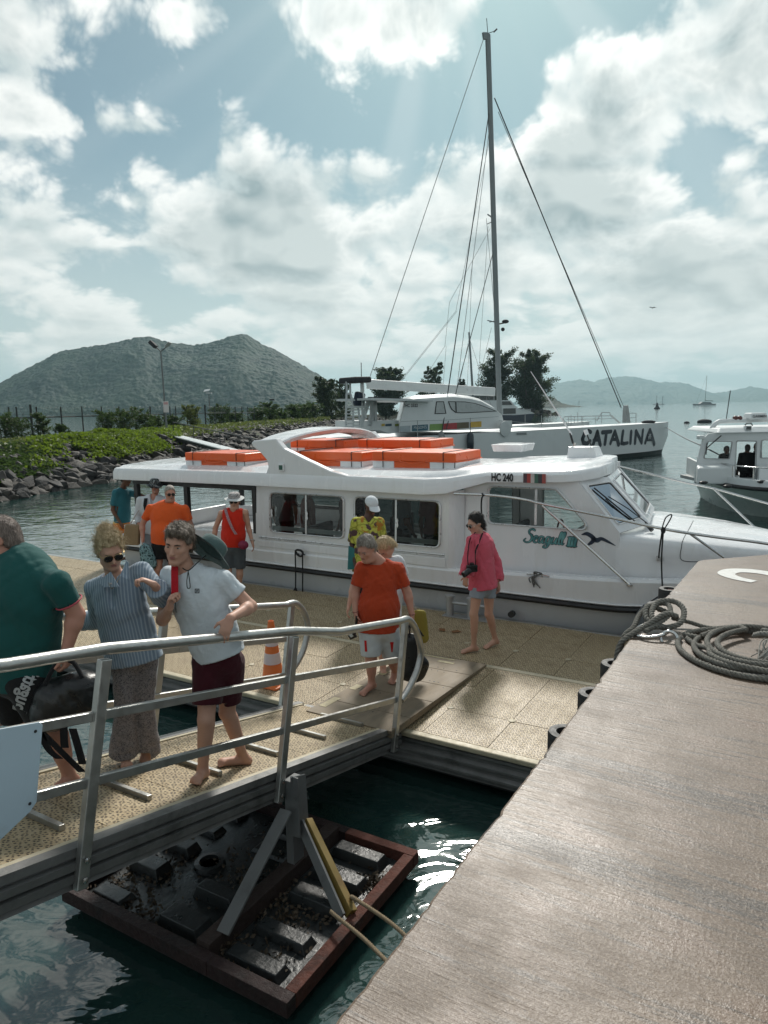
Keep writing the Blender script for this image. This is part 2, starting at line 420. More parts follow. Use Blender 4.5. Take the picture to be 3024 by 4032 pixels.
for w, z in prof:
    r_ = []
    for i in range(len(BK)):
        k = 1. if i < 44 else 1. - .35 * (i - 44) / (len(BK) - 44)
        zz = z * k + float(fbm(np.array(i * .7), np.array(w * .6), 3, 1)) * .45
        r_.append(bank(i, w, zz))
    rows.append(r_)
m, t, n, b, o = mat_new('bank_soil')
f = n.noise(o, .5, 7., .65)
n.put(b.inputs['Base Color'], n.mix(n.ramp(f, .42, .58), (.075, .066, .050), (.045, .062, .026))); b.inputs['Roughness'].default_value = .9
bump_to(n, b, n.noise(o, 4., 8., .7), 1., .15)
EMB = link('embankment', MB().grid(rows).mesh('embankment'), m, smooth=60); tag(EMB, 'rocky embankment with shrubs enclosing the harbour', kind='structure')
cand = []
for q in range(3400):
    i = rnd.random() ** 1.25 * (len(BK) - 2); i0 = int(i); fr = i - i0
    P0 = BK[i0] * (1 - fr) + BK[i0 + 1] * fr; N0 = BNL[i0]
    w = rnd.uniform(-.45, 3.7); z = np.interp(w, [p[0] for p in prof], [p[1] for p in prof])
    if i0 > 44: z *= 1. - .35 * (i0 - 44) / (len(BK) - 44)
    sz = rnd.uniform(.30, .82) * (1.1 if w < 1.2 else .85)
    pos = np.array([*(P0 + N0 * w), z + sz * .05])
    cand.append((pos[1] / sz, pos, sz, (rnd.uniform(-.5, .5), rnd.uniform(-.5, .5), rnd.uniform(0, 6.3)), rnd.randrange(12)))
cand.sort(key=lambda c: c[0])
vis = []
for c in cand:                                                  # nearest ones in view become rocks of their own
    d = c[1] - (0, 0, EYE); w_ = d @ _f; uu = CX + F * (d @ CR) / w_
    if len(vis) < 298 and -80 < uu < 1330: vis.append(c)
ids = {id(c) for c in vis}
for c in vis:
    o = bpy.data.objects.new('rock', ROCKS[c[4]]); COL.objects.link(o); o.parent = EMB
    o.location = c[1]; o.rotation_euler = c[3]; o.scale = (c[2] * 1.25,) * 3
mb = MB(); rv = []
for mm in ROCKS: rv.append((np.array([v.co[:] for v in mm.vertices]), [tuple(p.vertices) for p in mm.polygons]))
for c in cand:
    if id(c) in ids: continue
    R = np.array(Matrix.Rotation(c[3][2], 3, 'Z') @ Matrix.Rotation(c[3][0], 3, 'X'))
    mb.add((rv[c[4]][0] * c[2] * 1.25) @ R.T + c[1], rv[c[4]][1], c[4] % 3)
o = mb.build('rock_rubble', ROCKM, EMB); tag(o, kind='stuff')

# ---- foliage helpers
def leaf_mat(name, c0, c1, tr=.35):
    m, t, n, b, o = mat_new(name)
    gi = n.new('ShaderNodeNewGeometry'); rp = X(n, gi.outputs['Random Per Island'])
    c = n.mix(n.ramp(n.noise(o, .8, 3.) * .6 + rp * .4, .3, .7, smooth=False), c0, c1)
    n.put(b.inputs['Base Color'], c); b.inputs['Roughness'].default_value = .55; b.inputs['Specular IOR Level'].default_value = .3
    tl = n.new('ShaderNodeBsdfTranslucent'); n.put(tl.inputs[0], n.mix(.5, c, (c1[0] * 2, c1[1] * 2, c1[2])))
    mx = n.new('ShaderNodeMixShader'); mx.inputs[0].default_value = tr
    t.links.new(b.outputs[0], mx.inputs[1]); t.links.new(tl.outputs[0], mx.inputs[2]); t.links.new(mx.outputs[0], t.nodes['Material Output'].inputs[0])
    return m
L_CAS = leaf_mat('casuarina_needles', (.018, .034, .018), (.048, .070, .034)); L_SHR = leaf_mat('shrub_leaves', (.026, .052, .022), (.065, .105, .040))
L_GRN = leaf_mat('creeper_leaves', (.050, .085, .013), (.150, .215, .034), .4); L_OLV = leaf_mat('olive_leaves', (.06, .085, .03), (.13, .16, .055))
BARK = M('bark', (.085, .068, .052), .85, var=.4, vs=6, bump=.6, bs=20)
def leaves(C, size, asp, rs, droop=0., up=0.):
    """a triangle pair per centre, random orientation: returns verts, faces"""
    N = len(C); d = rs.normal(size=(N, 3)); d[:, 2] = d[:, 2] * .6 + up - droop; d /= np.linalg.norm(d, axis=1, keepdims=True)
    e = np.cross(d, rs.normal(size=(N, 3))); e /= np.linalg.norm(e, axis=1, keepdims=True)
    sz = size * rs.uniform(.6, 1.35, (N, 1)); a = C - d * sz * .5; c = C + d * sz * .5; w = e * sz * asp
    V = np.stack([a, C + w, c, C - w], 1).reshape(-1, 3)
    return V, np.arange(4 * N).reshape(N, 4)
def mesh_np(name, V, Fq, mat):
    me = bpy.data.meshes.new(name); me.vertices.add(len(V)); me.vertices.foreach_set('co', np.asarray(V, np.float32).ravel())
    k = Fq.shape[1]; me.loops.add(Fq.size); me.loops.foreach_set('vertex_index', Fq.ravel().astype(np.int32))
    me.polygons.add(len(Fq)); me.polygons.foreach_set('loop_start', np.arange(0, Fq.size, k, dtype=np.int32)); me.update(calc_edges=True)
    if mat is not None: me.materials.append(mat)
    return me
def tree(name, base, h, w, label, seed, n=2600, leaf=.5, asp=.22, cone=.55, low=.12, mat=None, group='casuarina trees behind the moored boats', trunks=1, gap=.45, cat='tree'):
    rs = np.random.default_rng(seed); base = np.array(base, float); n = int(n * (1.7 if cat == 'shrub' else 1.))
    root = empty(name, tuple(base), 0, label, cat, group)
    tb = MB(); C = []
    for k in range(trunks):
        off = rs.normal(size=2) * w * .16 * (trunks > 1); lean = rs.normal(size=2) * h * .03; hh = h * (1 - .12 * k * rs.random())
        top = np.array([off[0] + lean[0], off[1] + lean[1], hh])
        mid = np.array([off[0] * .6 + rs.normal() * .02 * h, off[1] * .6, hh * .5])
        path = smooth_path(np.array([base + (off[0] * .3, off[1] * .3, -.4), base + mid, base + top]), 5)
        tb.tube(path, np.linspace(h * .016, h * .003, len(path)), 7)
        nl = 26
        for i in range(nl):
            f = low + (1 - low) * (i + rs.random()) / nl; p = path[int(f * (len(path) - 1))]
            a = rs.random() * 6.283; ln = w * .5 * ((1 - f) ** cone) * rs.uniform(.55, 1.15) * min(1., .45 + (f - low) * 3.)
            e = p + np.array([math.cos(a) * ln, math.sin(a) * ln, ln * rs.uniform(.25, .8)])
            q = (p + e) / 2 + (0, 0, -ln * .08); lp = smooth_path(np.array([p, q, e]), 3)
            tb.tube(lp, np.linspace(h * .005, h * .0012, len(lp)), 5, False)
            if rs.random() < gap * .25: continue
            m_ = max(int(n / trunks / nl), 8); tt = rs.beta(2.2, 1.1, m_)
            pts = p + (e - p) * tt[:, None] + rs.normal(size=(m_, 3)) * np.array([.10, .10, .085]) * (ln * .9 + h * .035)
            pts[:, 2] += rs.normal(size=m_) * h * .012
            C.append(pts)
    tb.build('trunk', BARK, root, smooth=60)
    C = np.concatenate(C); C[:, 2] = np.maximum(C[:, 2], base[2] + .05 * h)
    V, Fq = leaves(C, leaf, asp, rs, droop=-.25)
    o = link('crown', mesh_np('crown', V - base, Fq, mat or L_CAS), None, root); return root
for i, (u0, u1, vt, vb, Y, lab, tk, cn, gp, nn) in enumerate([
        (1215, 1352, 1487, 1665, 128., 'bushy dark casuarina on the embankment beside the white boat ladder', 3, .35, .3, 4600),
        (1300, 1400, 1500, 1640, 150., 'slim casuarina directly behind the dark topped ladder tower', 2, .4, .3, 2600),
        (1462, 1592, 1452, 1650, 215., 'dense rounded casuarina behind the outer end of the boom', 4, .25, .05, 8000),
        (1628, 1772, 1425, 1612, 235., 'open lacy casuarina behind the middle of the boom', 3, .8, .5, 3600),
        (1765, 1850, 1490, 1612, 240., 'small sparse casuarina between the boom and the slim mast', 2, .8, .5, 2400),
        (1868, 2035, 1382, 1612, 245., 'broad casuarina standing right behind the tall mast', 4, .3, .25, 6500),
        (2010, 2178, 1383, 1622, 238., 'tall dark casuarina clump at the outer tip of the islet', 5, .22, .05, 9500)]):
    c = px((u0 + u1) / 2, vb, Y); zt = px((u0 + u1) / 2, vt, Y)[2]
    base = (c[0], c[1], max(c[2], .6) - .3)
    tree('casuarina_tree', base, zt - base[2], (u1 - u0) / F * Y * 1.02, lab, 100 + i, int(nn * 2.4), .75 if Y > 200 else .42, .2, cn, .10, trunks=tk, gap=gp)
# islet of boulders under the trees
mb = MB(); rs = np.random.default_rng(4)
for q in range(420):
    u = rs.uniform(1560, 2195); Y = rs.uniform(222, 262); top = np.interp(u, [1560, 1700, 2100, 2150, 2195], [1.6, 1.7, 2.2, 1.3, .1])
    c = px(u, 1620, Y); z = rs.uniform(-.2, max(top, .1)); k = rs.integers(12); sz = rs.uniform(.8, 1.9)
    mb.add(rv[k][0] * sz + (c[0], c[1], z), rv[k][1], int(k) % 3)
c0, c1 = px(1540, 1620, 242), px(2180, 1620, 242)
isl = empty('islet', (c0[0] * .5 + c1[0] * .5, 242, 0)); tag(isl, 'low boulder islet carrying the casuarina trees', kind='structure')
MB().loft([[(x_, 242 - w_, -1), (x_, 242 - w_ * .8, z_), (x_, 242 + w_ * .8, z_), (x_, 242 + w_, -1)] for x_, w_, z_ in [(c0[0] - 20, 12, .8), (c0[0], 14, 1.2), (c1[0] - 8, 15, 1.7), (c1[0] - 1, 9, .6), (c1[0] + 1, 3, -.5)]]).build('ground', MATS['bank_soil'], isl)
tag(mb.build('boulders', ROCKM, isl), kind='stuff')

# ---- shrubs along the fence, creeper on the bank
SHR = [(20, 1740, 46, 1.9, 2.6), (75, 1742, 47, 1.6, 2.0), (170, 1742, 48, 2.0, 1.5), (255, 1718, 52, 1.1, 1.3), (430, 1710, 56, 1.9, 2.2), (500, 1708, 58, 2.2, 2.6), (560, 1706, 60, 1.9, 2.4), (610, 1700, 62, 1.5, 2.0), (690, 1696, 66, 1.4, 2.0),
       (770, 1694, 70, 2.5, 1.9), (870, 1680, 82, 2.3, 3.0), (925, 1676, 88, 1.4, 3.0), (1010, 1670, 96, 1.9, 3.6), (1060, 1668, 100, 2.8, 2.8), (1105, 1664, 104, 1.8, 3.0), (1150, 1660, 108, 2.3, 3.2), (1195, 1655, 112, 2.4, 3.6), (1235, 1652, 116, 2.6, 4.)]
words = ['first', 'second', 'third', 'fourth', 'fifth', 'sixth', 'seventh', 'eighth', 'ninth', 'tenth', 'eleventh', 'twelfth', 'thirteenth', 'fourteenth', 'fifteenth', 'sixteenth', 'seventeenth', 'eighteenth', 'nineteenth', 'twentieth']
for i, (u, v, Y, h, w) in enumerate(SHR):
    c = px(u, v, Y); tree('fence_shrub', (c[0], c[1], 1.45), h, w, 'feathery grey green shrub, %s along the wire fence counting from the near end' % words[i], 300 + i, 1500, .30 * Y / 60, .10, .25, .02,
                          L_OLV if i in (9,) else L_SHR, 'young shrubs along the wire fence', 3, .4, 'shrub')
rs = np.random.default_rng(8)
def cover(N, ulo, uhi, wlo, whi, mat, size, name, label, dens=lambda x, y: 1., asp=.42, h=.35):
    C = []; got = 0
    while got < N:
        K_ = 20000; i = rs.integers(0, len(BK) - 1, K_); w = rs.uniform(wlo, whi, K_); fr = rs.random(K_)[:, None]
        P0 = BK[i] * (1 - fr) + BK[i + 1] * fr + BNL[i] * w[:, None]; z = np.interp(w, [p[0] for p in prof], [p[1] for p in prof])
        d = np.c_[P0, z - EYE]; u = CX + F * (d @ CR) / (d @ _f); mound = .5 + fbm(P0[:, 0] * .5, P0[:, 1] * .5, 3, 6)
        ok = (u > ulo) & (u < uhi) & (rs.random(K_) < dens(u, w) * np.clip(mound * 3.4 - 1.0, 0, 1))
        zz = z + .08 + mound * h * rs.random(K_) ** .6 + h * .25; C.append(np.c_[P0, zz][ok]); got += int(ok.sum())
    C = np.concatenate(C)[:N]
    V, Fq = leaves(np.array(C), size, asp, rs, up=.35)
    o = link(name, mesh_np(name, V, Fq, mat), None); return tag(o, label, 'creeper', kind='stuff')
cover(17000, 40, 720, .9, 6.2, L_GRN, .16, 'beach_creeper', 'bright green creeper spilling over the rocks', lambda u, w: np.clip(1 - abs(u - 430) / 330, 0, 1) * np.clip((w - .7 + (u - 430) ** 2 / 90000), 0, 1), h=.6)
cover(9000, -60, 1300, 2.3, 10., L_OLV, .22, 'bank_scrub', 'low olive scrub growing over the top of the embankment', lambda u, w: np.full(np.shape(u), .8), h=.4)
cover(4500, -40, 330, .5, 3.6, L_SHR, .22, 'dark_creeper', 'dark leafy creeper over the boulders at the near end of the bank', lambda u, w: np.full(np.shape(u), .8), h=.35)
# =================================================================== quay, pontoon, gangway, raft
ALU = M('weathered_aluminium', (.46, .46, .44), .38, .85, .22, 9., .12, 70., dirt=.35, ds=5., dcol=(.16, .15, .12))
ALU_D = M('dull_aluminium_beam', (.20, .20, .195), .5, .55, .3, 7., .2, 40., dirt=.6, ds=3., dcol=(.05, .052, .048))
STEEL = M('polished_stainless', (.62, .62, .61), .16, 1., .08, 6.)
RUBBER = M('black_rubber', (.022, .023, .023), .55, var=.3, vs=12., bump=.25, bs=60., dirt=.25, ds=9., dcol=(.09, .085, .075))
ROPE_D = M('dark_wet_rope', (.19, .182, .158), .8, var=.55, vs=26., bump=.8, bs=260., dirt=.6, ds=14., dcol=(.24, .23, .20))
ROPE_B = M('black_cord', (.016, .016, .017), .75, var=.3, vs=60., bump=.4, bs=300.)
ROPE_T = M('tan_rope', (.26, .20, .125), .85, var=.4, vs=50., bump=.6, bs=300.)
CREAM = M('cream_edge_strip', (.50, .44, .31), .55, var=.25, vs=9., bump=.2, bs=50., dirt=.5, ds=4., dcol=(.20, .17, .10))

def quay_mat():
    m, t, n, b, o = mat_new('wet_broomed_concrete')
    x, y, z = n.xyz(o)
    st_ = n.vec(x * 2.2, y * 34., z); st2 = n.vec(x * 5., y * 120., z)
    broom = n.noise(st_, 1., 6., .62); broom2 = n.noise(st2, 1., 3., .6)
    big = n.noise(o, .9, 6., .6); mid = n.noise(o, 3.7, 6., .62); grit = n.noise(o, 105., 3., .7); grit2 = n.noise(o, 34., 4., .65)
    joint = None
    for ty in (-.9, .35, 1.02, 2.6, 4.25):
        q = (y - ty + (mid - .5) * .12) * 11.; q = n.math('POWER', .36788, q * q); joint = q if joint is None else joint + q
    col = n.mix(n.ramp(big, .25, .75), (.085, .056, .036), (.185, .128, .085))
    col = n.mix(n.ramp(mid, .45, .75, 0., .45), col, (.165, .092, .066))           # pinkish grout patches
    col = n.mix(n.ramp(broom * .80 + big * .14 + joint * .14, .47, .62, 0., .80), col, (.030, .025, .022))
    col = n.mix(n.ramp(grit, .48, .68, 0., .55), col, (.30, .235, .175))
    col = n.mix(n.ramp(grit2, .58, .72, 0., .5), col, (.07, .06, .055))
    n.put(b.inputs['Base Color'], col)
    wet = n.ramp(big * .5 + mid * .3 + broom * .2, .32, .66)
    n.put(b.inputs['Roughness'], n.ramp(wet + grit * .3, .0, 1.2, .62, .30, False))
    b.inputs['Specular IOR Level'].default_value = .5
    bump_to(n, b, broom * .8 + broom2 * .35 + grit * .32 + grit2 * .4 - joint * .5, .6, .008)
    return m
Q = [(-.985, -4.), (-.975, 1.3), (-.965, 1.75), (-.95, 2.97), (-.945, 4.9), (-.915, 5.9), (-.845, 7.72), (-.80, 7.80), (-.63, 7.97), (-.245, 8.36), (.5, 8.95), (1.3, 9.35), (7., 10.6), (14., 11.), (14., -4.)]
QQ = []
for k in range(1, 9):
    a_, b_ = np.array(Q[k]), np.array(Q[k + 1]); nn_ = max(int(np.linalg.norm(b_ - a_) / .035), 1)
    for q in range(nn_): QQ.append(tuple(a_ + (b_ - a_) * q / nn_ + ((rnd.gauss(0, .0022) + (rnd.random() < .05) * rnd.uniform(.004, .016)), 0)))
QQ = [Q[0]] + QQ + Q[9:]
QM = quay_mat()
qr = sroot('quay', 0, 2, -1.6); tag(qr, 'wet broomed concrete quay running away along the water', kind='structure')
S().prism([(a, b_, -1.6) for a, b_ in QQ], (0, 0, -.10)).build('top_slab', QM, qr, bevel=.012, fixn=True)
cw = M('quay_face_concrete', (.13, .12, .11), .75, var=.35, vs=3., bump=.5, bs=25., dirt=.6, dcol=(.03, .035, .03))
S().prism([(a + .03, min(b_, b_ - .02 if b_ > 7 else b_), -1.702) for a, b_ in Q], (0, 0, -3.2)).build('quay_wall', cw, qr, fixn=True)
# construction joints are shallow grooves with dark dirt; the painted figure near the far corner
wp = M('worn_white_paint', (.66, .66, .63), .6, var=.12, vs=20., bump=.3, bs=90., dirt=.45, ds=22., dcol=(.30, .27, .24))
def ribbon(pts, w, z, th=.004):
    """flat painted stroke following pts (s,t)"""
    P = smooth_path(np.c_[np.array(pts), np.full(len(pts), z)], 6); T = np.gradient(P, axis=0); T /= np.linalg.norm(T, axis=1, keepdims=True)
    N = np.c_[-T[:, 1], T[:, 0], np.zeros(len(P))]; w = np.interp(np.linspace(0, 1, len(P)), np.linspace(0, 1, len(w)), w)[:, None]
    return P + N * w / 2, P - N * w / 2
a_, b_ = ribbon([(-.30, 7.00), (-.45, 7.08), (-.545, 7.22), (-.50, 7.38), (-.36, 7.44), (-.20, 7.40), (-.02, 7.26), (.16, 7.10), (.30, 6.98)], [.10, .125, .15, .16, .16, .15, .15, .15, .15], -1.596)
mb = S(); mb.grid(np.stack([a_, b_], 0)); mb.build('painted_mark', wp, qr)

# ---- pontoon
def tile_mat(name, c=.1016, kind=0, base=((.42, .32, .185), (.53, .42, .255))):
    m, t, n, b, o = mat_new(name)
    x, y, z = n.xyz(o)
    u = n.math('FRACT', x * (1 / c) + .5) - .5; v = n.math('FRACT', y * (1 / c) + .5) - .5
    if kind: u, v = v, u
    r = n.math('SQRT', u * u + v * v); th = n.math('ARCTAN2', v, u)
    ring1 = n.ramp(n.math('ABSOLUTE', r - .34), .055, .085, 1., 0.) * n.ramp(n.math('COSINE', th * 8. + .6), .05, .45)
    ring2 = n.ramp(n.math('ABSOLUTE', r - .15), .045, .07, 1., 0.) * n.ramp(n.math('COSINE', th * 4. + 3.14), .1, .5)
    u2 = .5 - n.math('ABSOLUTE', u); v2 = .5 - n.math('ABSOLUTE', v); r2 = n.math('SQRT', u2 * u2 + v2 * v2)
    ring3 = n.ramp(n.math('ABSOLUTE', r2 - .13), .04, .065, 1., 0.) * n.ramp(n.math('ABSOLUTE', u2 - v2), .02, .06)
    hole = n.math('MAXIMUM', n.math('MAXIMUM', ring1, ring2 * .8), ring3)
    rib = n.ramp(n.math('ABSOLUTE', r - .44), .0, .03, 1., 0.)
    dirt = n.noise(o, 2.2, 7., .65); d2 = n.noise(o, 11., 5., .65)
    col = n.mix(n.ramp(d2, .35, .65), base[0], base[1])
    col = n.mix(n.ramp(dirt, .48, .74, 0., .70), col, (.25, .19, .115))
    col = n.mix(rib * .25, col, (.60, .52, .38))
    oi = n.new('ShaderNodeObjectInfo'); rp = X(n, oi.outputs['Random']); col = n.mix(n.ramp(rp, 0., 1., 0., .30, False), col, (.27, .20, .115))
    col = n.mix(hole * .93, col, (.040, .028, .018))
    n.put(b.inputs['Base Color'], col); n.put(b.inputs['Roughness'], n.ramp(dirt, .3, .7, .36, .6, False)); b.inputs['Specular IOR Level'].default_value = .45
    bump_to(n, b, n.math('MULTIPLY_ADD', hole, -1., rib * .3 + d2 * .12), .8, .006)
    return m
TILE = tile_mat('beige_plastic_deck_tiles'); TILE2 = tile_mat('beige_gangway_tiles', .1016, 1)
pr = sroot('floating_pontoon', -6, 7.35, -3.45, 'long floating pontoon decked in beige perforated plastic tiles beside the white boat', 'pontoon')
pm = MB().box((0, 0, -.03), (.645, .604, 0)).mesh('deck_panel'); pm.materials.append(TILE)
pm2 = MB().box((0, 0, -.03), (.645, .570, 0)).mesh('deck_panel'); pm2.materials.append(TILE)
for i in range(19):
    for j in range(6):
        o = bpy.data.objects.new('deck_panel', pm if j < 3 else pm2); COL.objects.link(o); o.parent = pr
        s_ = -1.60 - .65 * (i + 1); t_ = (5.56 + .61 * j) if j < 3 else (7.485 + .575 * (j - 3))
        o.location = (s_ + 6 + .0025, t_ - 7.35, .45 + rnd.uniform(-.002, .002))
for i in range(19):
    m_ = S().lathe((-1.60 - .65 * i, 6.17, -3.0), [(.034, 0), (.034, .006), (.022, .009), (.001, .009)], 14).build('joint_cap', CREAM, pr, smooth=40)
    m_ = S().lathe((-1.60 - .65 * i, 8.06, -3.0), [(.034, 0), (.034, .006), (.022, .009), (.001, .009)], 14).build('joint_cap', CREAM, pr, smooth=40)
def ribbed(s0, s1, t, z0, z1, out, nr=3, d=.03):
    """ribbed beam face along s at plane t, ribs standing out towards out*t"""
    zs = []; zz = np.linspace(z1, z0, nr * 4 + 1)
    for k, z in enumerate(zz): zs.append((t + out * (d if k % 4 in (1, 2) else 0.), z))
    prof = zs + [(t - out * .05, z0), (t - out * .05, z1)]
    return S().loft([[(s0, a, b) for a, b in prof], [(s1, a, b) for a, b in prof]])
ribbed(-14., -1.30, 5.53, -3.33, -3.045, -1).build('edge_beam', ALU_D, pr, fixn=True)
ribbed(-14., -1.30, 9.235, -3.33, -3.045, 1).build('edge_beam', ALU_D, pr, fixn=True)
S().box((-14., 5.47, -3.043), (-1.30, 5.555, -2.995)).build('edge_strip', CREAM, pr, bevel=.012)
S().box((-14., 9.205, -3.043), (-1.30, 9.28, -2.995)).build('edge_strip', ALU, pr, bevel=.012)
S().box((-14., 7.392, -3.043), (-1.30, 7.478, -2.997)).build('centre_strip', CREAM, pr, bevel=.010)
S().box((-1.598, 5.56, -3.03), (-1.30, 9.2, -3.0)).build('end_deck_strip', TILE, pr)
S().box((-1.36, 5.50, -3.33), (-1.29, 9.23, -3.032)).build('end_beam', ALU_D, pr)
S().box((-13.9, 5.62, -3.40), (-1.40, 9.15, -3.05)).build('deck_frame', M('dark_frame', (.03, .03, .03), .8), pr)
fl = M('black_float', (.02, .021, .021), .6)
for k in range(6):
    S().box((-13.6 + k * 2.1, 5.8, -3.75), (-12.2 + k * 2.1, 9.0, -3.38)).build('float', fl, pr, bevel=.05)
# loose timber bridging board between the gangway and the pontoon
tb = M('weathered_plywood', (.235, .185, .125), .7, var=.3, vs=2.5, bump=.3, bs=30., dirt=.55, ds=3., dcol=(.11, .09, .065), stretch=(1, .25, 1))
br = sroot('timber_bridge_ramp', -3.5, 6.3, -2.95, 'brown plywood ramp bridging the gangway end and the pontoon deck', 'ramp')
def bz(t): return np.interp(t, [5.18, 7.42], [-2.865, -2.975])
tt = [5.18, 5.55, 6.02, 6.50, 6.96, 7.42]
for k in range(5):
    t0, t1 = tt[k] + .004, tt[k + 1] - .004
    S().loft([[(-3.96, t, bz(t)), (-3.02, t, bz(t)), (-3.02, t, bz(t) - .03), (-3.96, t, bz(t) - .03)] for t in (t0, t1)]).build('board', tb, br, bevel=.003, fixn=True)
for s_ in (-3.93, -3.05):
    S().loft([[(s_ - .025, t, bz(t) - .031), (s_ + .025, t, bz(t) - .031), (s_ + .025, t, bz(t) - .075 + (t - 5.2) * .02), (s_ - .025, t, bz(t) - .075 + (t - 5.2) * .02)] for t in (5.2, 7.38)]).build('bearer', tb, br, fixn=True)
hz_ = M('worn_hazard_tape', (.40, .34, .19), .6, var=.4, vs=30., dirt=.6, ds=20.)
for (a0, b0, a1, b1) in [(-3.94, 5.9, -3.86, 6.05), (-3.92, 6.45, -3.84, 6.58), (-3.93, 5.35, -3.85, 5.62), (-3.55, 7.2, -3.35, 7.26), (-3.8, 7.33, -3.4, 7.37)]:
    S().loft([[(a0, t, bz(t) + .0005), (a1, t, bz(t) + .0005), (a1, t, bz(t) + .003), (a0, t, bz(t) + .003)] for t in (b0, b1)]).build('tape_mark', hz_, br, fixn=True)
for k in range(26):
    s_, t_ = rnd.uniform(-3.9, -3.08), rnd.choice(tt[1:-1]) + rnd.choice((-.06, .06)); S().lathe((s_, t_, bz(t_)), [(.008, .0), (.008, .002), (.001, .003)], 8).build('screw_head', RUBBER, br)

# ---- gangway
def dz(t): return -2.895 + .2173 * (5.27 - t)
gr = sroot('gangway', -3.65, 5.3, -3.1, 'sloping aluminium gangway with tube handrails and beige tile deck', 'gangway')
def sloped(prof, t0, t1, n=2): return [[(a, t, dz(t) + b_) for a, b_ in prof] for t in np.linspace(t0, t1, n)]
ks = [5.36, 4.76, 4.15, 3.55, 2.95, 2.34, 1.74, 1.13, .53]
for k in range(8):
    S().loft(sloped([(-4.13, 0), (-3.165, 0), (-3.165, -.03), (-4.13, -.03)], ks[k] - .003, ks[k + 1] + .003)).build('deck_panel', TILE2, gr, fixn=True)
rp = [(-3.06, .012), (-3.055, -.035), (-3.075, -.04), (-3.075, -.055), (-3.045, -.06), (-3.045, -.10), (-3.075, -.105), (-3.075, -.118), (-3.045, -.123), (-3.045, -.165), (-3.075, -.17), (-3.06, -.205), (-3.13, -.205), (-3.13, .012)]
S().loft(sloped(rp, 5.42, .3)).build('side_beam', ALU_D, gr, fixn=True)
S().loft(sloped([(-8.43 + 1.135 - a - .0, b_) for a, b_ in rp], 5.42, .3)).build('side_beam', ALU_D, gr, fixn=True)
S().loft(sloped([(-3.133, .010), (-3.163, .010), (-3.163, -.03), (-3.133, -.03)], 5.38, .3)).build('edge_strip', CREAM, gr, fixn=True)
S().loft(sloped([(-4.133, .010), (-4.163, .010), (-4.163, -.03), (-4.133, -.03)], 5.38, .3)).build('edge_strip', CREAM, gr, fixn=True)
S().box((-4.12, 5.365, dz(5.4) - .20), (-3.14, 5.42, dz(5.4) - .002)).build('end_beam', ALU_D, gr)
for t_ in (5.15, 4.57, 3.95, 3.34, 2.735, 2.15, 1.55, .95):
    S().loft([[(a, t_ + q, dz(t_ + q) + h) for q, h in ((-.018, .0005), (.018, .0005), (.018, .036), (-.018, .036))] for a in (-3.76, -3.30)]).build('tread_bar', ALU, gr, bevel=.003, fixn=True)
def up(t, L): return (t + L * .2123, dz(t) - .2 + L * .977)           # point L up a post that stands square to the slope
for s_, sg in ((-3.035, 1), (-4.335, -1)):
    for t_ in (5.25, 3.62, 2.045, .5):
        a, b_ = up(t_, .0), up(t_, 1.175 if t_ > 5 else 1.165)
        S().beam((s_, *a), (s_, *b_), .044, .064, (0, 1, 0)).build('post', ALU, gr, bevel=.006)
        for h in (.05, .15):
            c = up(t_, h); S().lathe((s_ + sg * .028, *c), [(.016, 0), (.016, .006), (.008, .010), (.001, .011)], 8, (sg, 0, 0)).build('bolt', STEEL, gr)
    off = s_ + .055 * (-sg) + sg * .0
    x_ = s_ - sg * .0
    if sg > 0: hp = [(.3, -.80), (1.78, -1.119), (2.303, -1.205), (3.861, -1.557), (4.425, -1.725), (5.40, -1.905), (5.56, -1.935), (5.70, -2.07), (5.80, -2.30), (5.74, -2.46), (5.58, -2.585), (5.40, -2.66)]
    else: hp = [(.3, -.80), (2.0, -1.17), (3.75, -1.56), (4.42, -1.712), (5.40, -1.925), (5.56, -1.945), (5.69, -2.07), (5.75, -2.25), (5.68, -2.45), (5.54, -2.58), (5.38, -2.66)]
    P = np.array([(s_, *q) for q in hp]); tail = smooth_path(P[-7 if sg > 0 else -7:], 5); P = np.concatenate([P[:-7], tail])
    S().tube(P, .0315, 14).build('handrail', ALU, gr, smooth=40)
    r1 = [(.3, -1.115), (1.75, -1.436), (3.965, -1.934), (5.36, -2.262)]; r2 = [(.3, -1.46), (1.85, -1.80), (3.68, -2.24), (5.34, -2.63)]
    for rr in (r1, r2):
        for k in range(3):
            S().beam((s_ - sg * .018, *rr[k]), (s_ - sg * .018, *rr[k + 1]), .032, .050).build('mid_rail', ALU, gr, bevel=.005)
sp = M('white_painted_board', (.50, .62, .70), .5, var=.06, vs=3., dirt=.15, ds=6.)
sr = sroot('blank_sign_board', -3.0, 1.7, -1.85, 'plain white board screwed to the near gangway railing', 'board')
S().prism([(-2.995, a, b_) for a, b_ in [(1.35, -1.30), (1.885, -1.425), (1.90, -1.445), (1.835, -1.80), (1.80, -1.83), (1.62, -1.90), (1.3, -1.80)]], (-.008, 0, 0)).build('panel', sp, sr, bevel=.003, fixn=True)
for a, b_ in ((1.86, -1.46), (1.80, -1.79)): S().lathe((-2.994, a, b_), [(.008, 0), (.006, .004), (.001, .005)], 8, (1, 0, 0)).build('screw', RUBBER, sr)

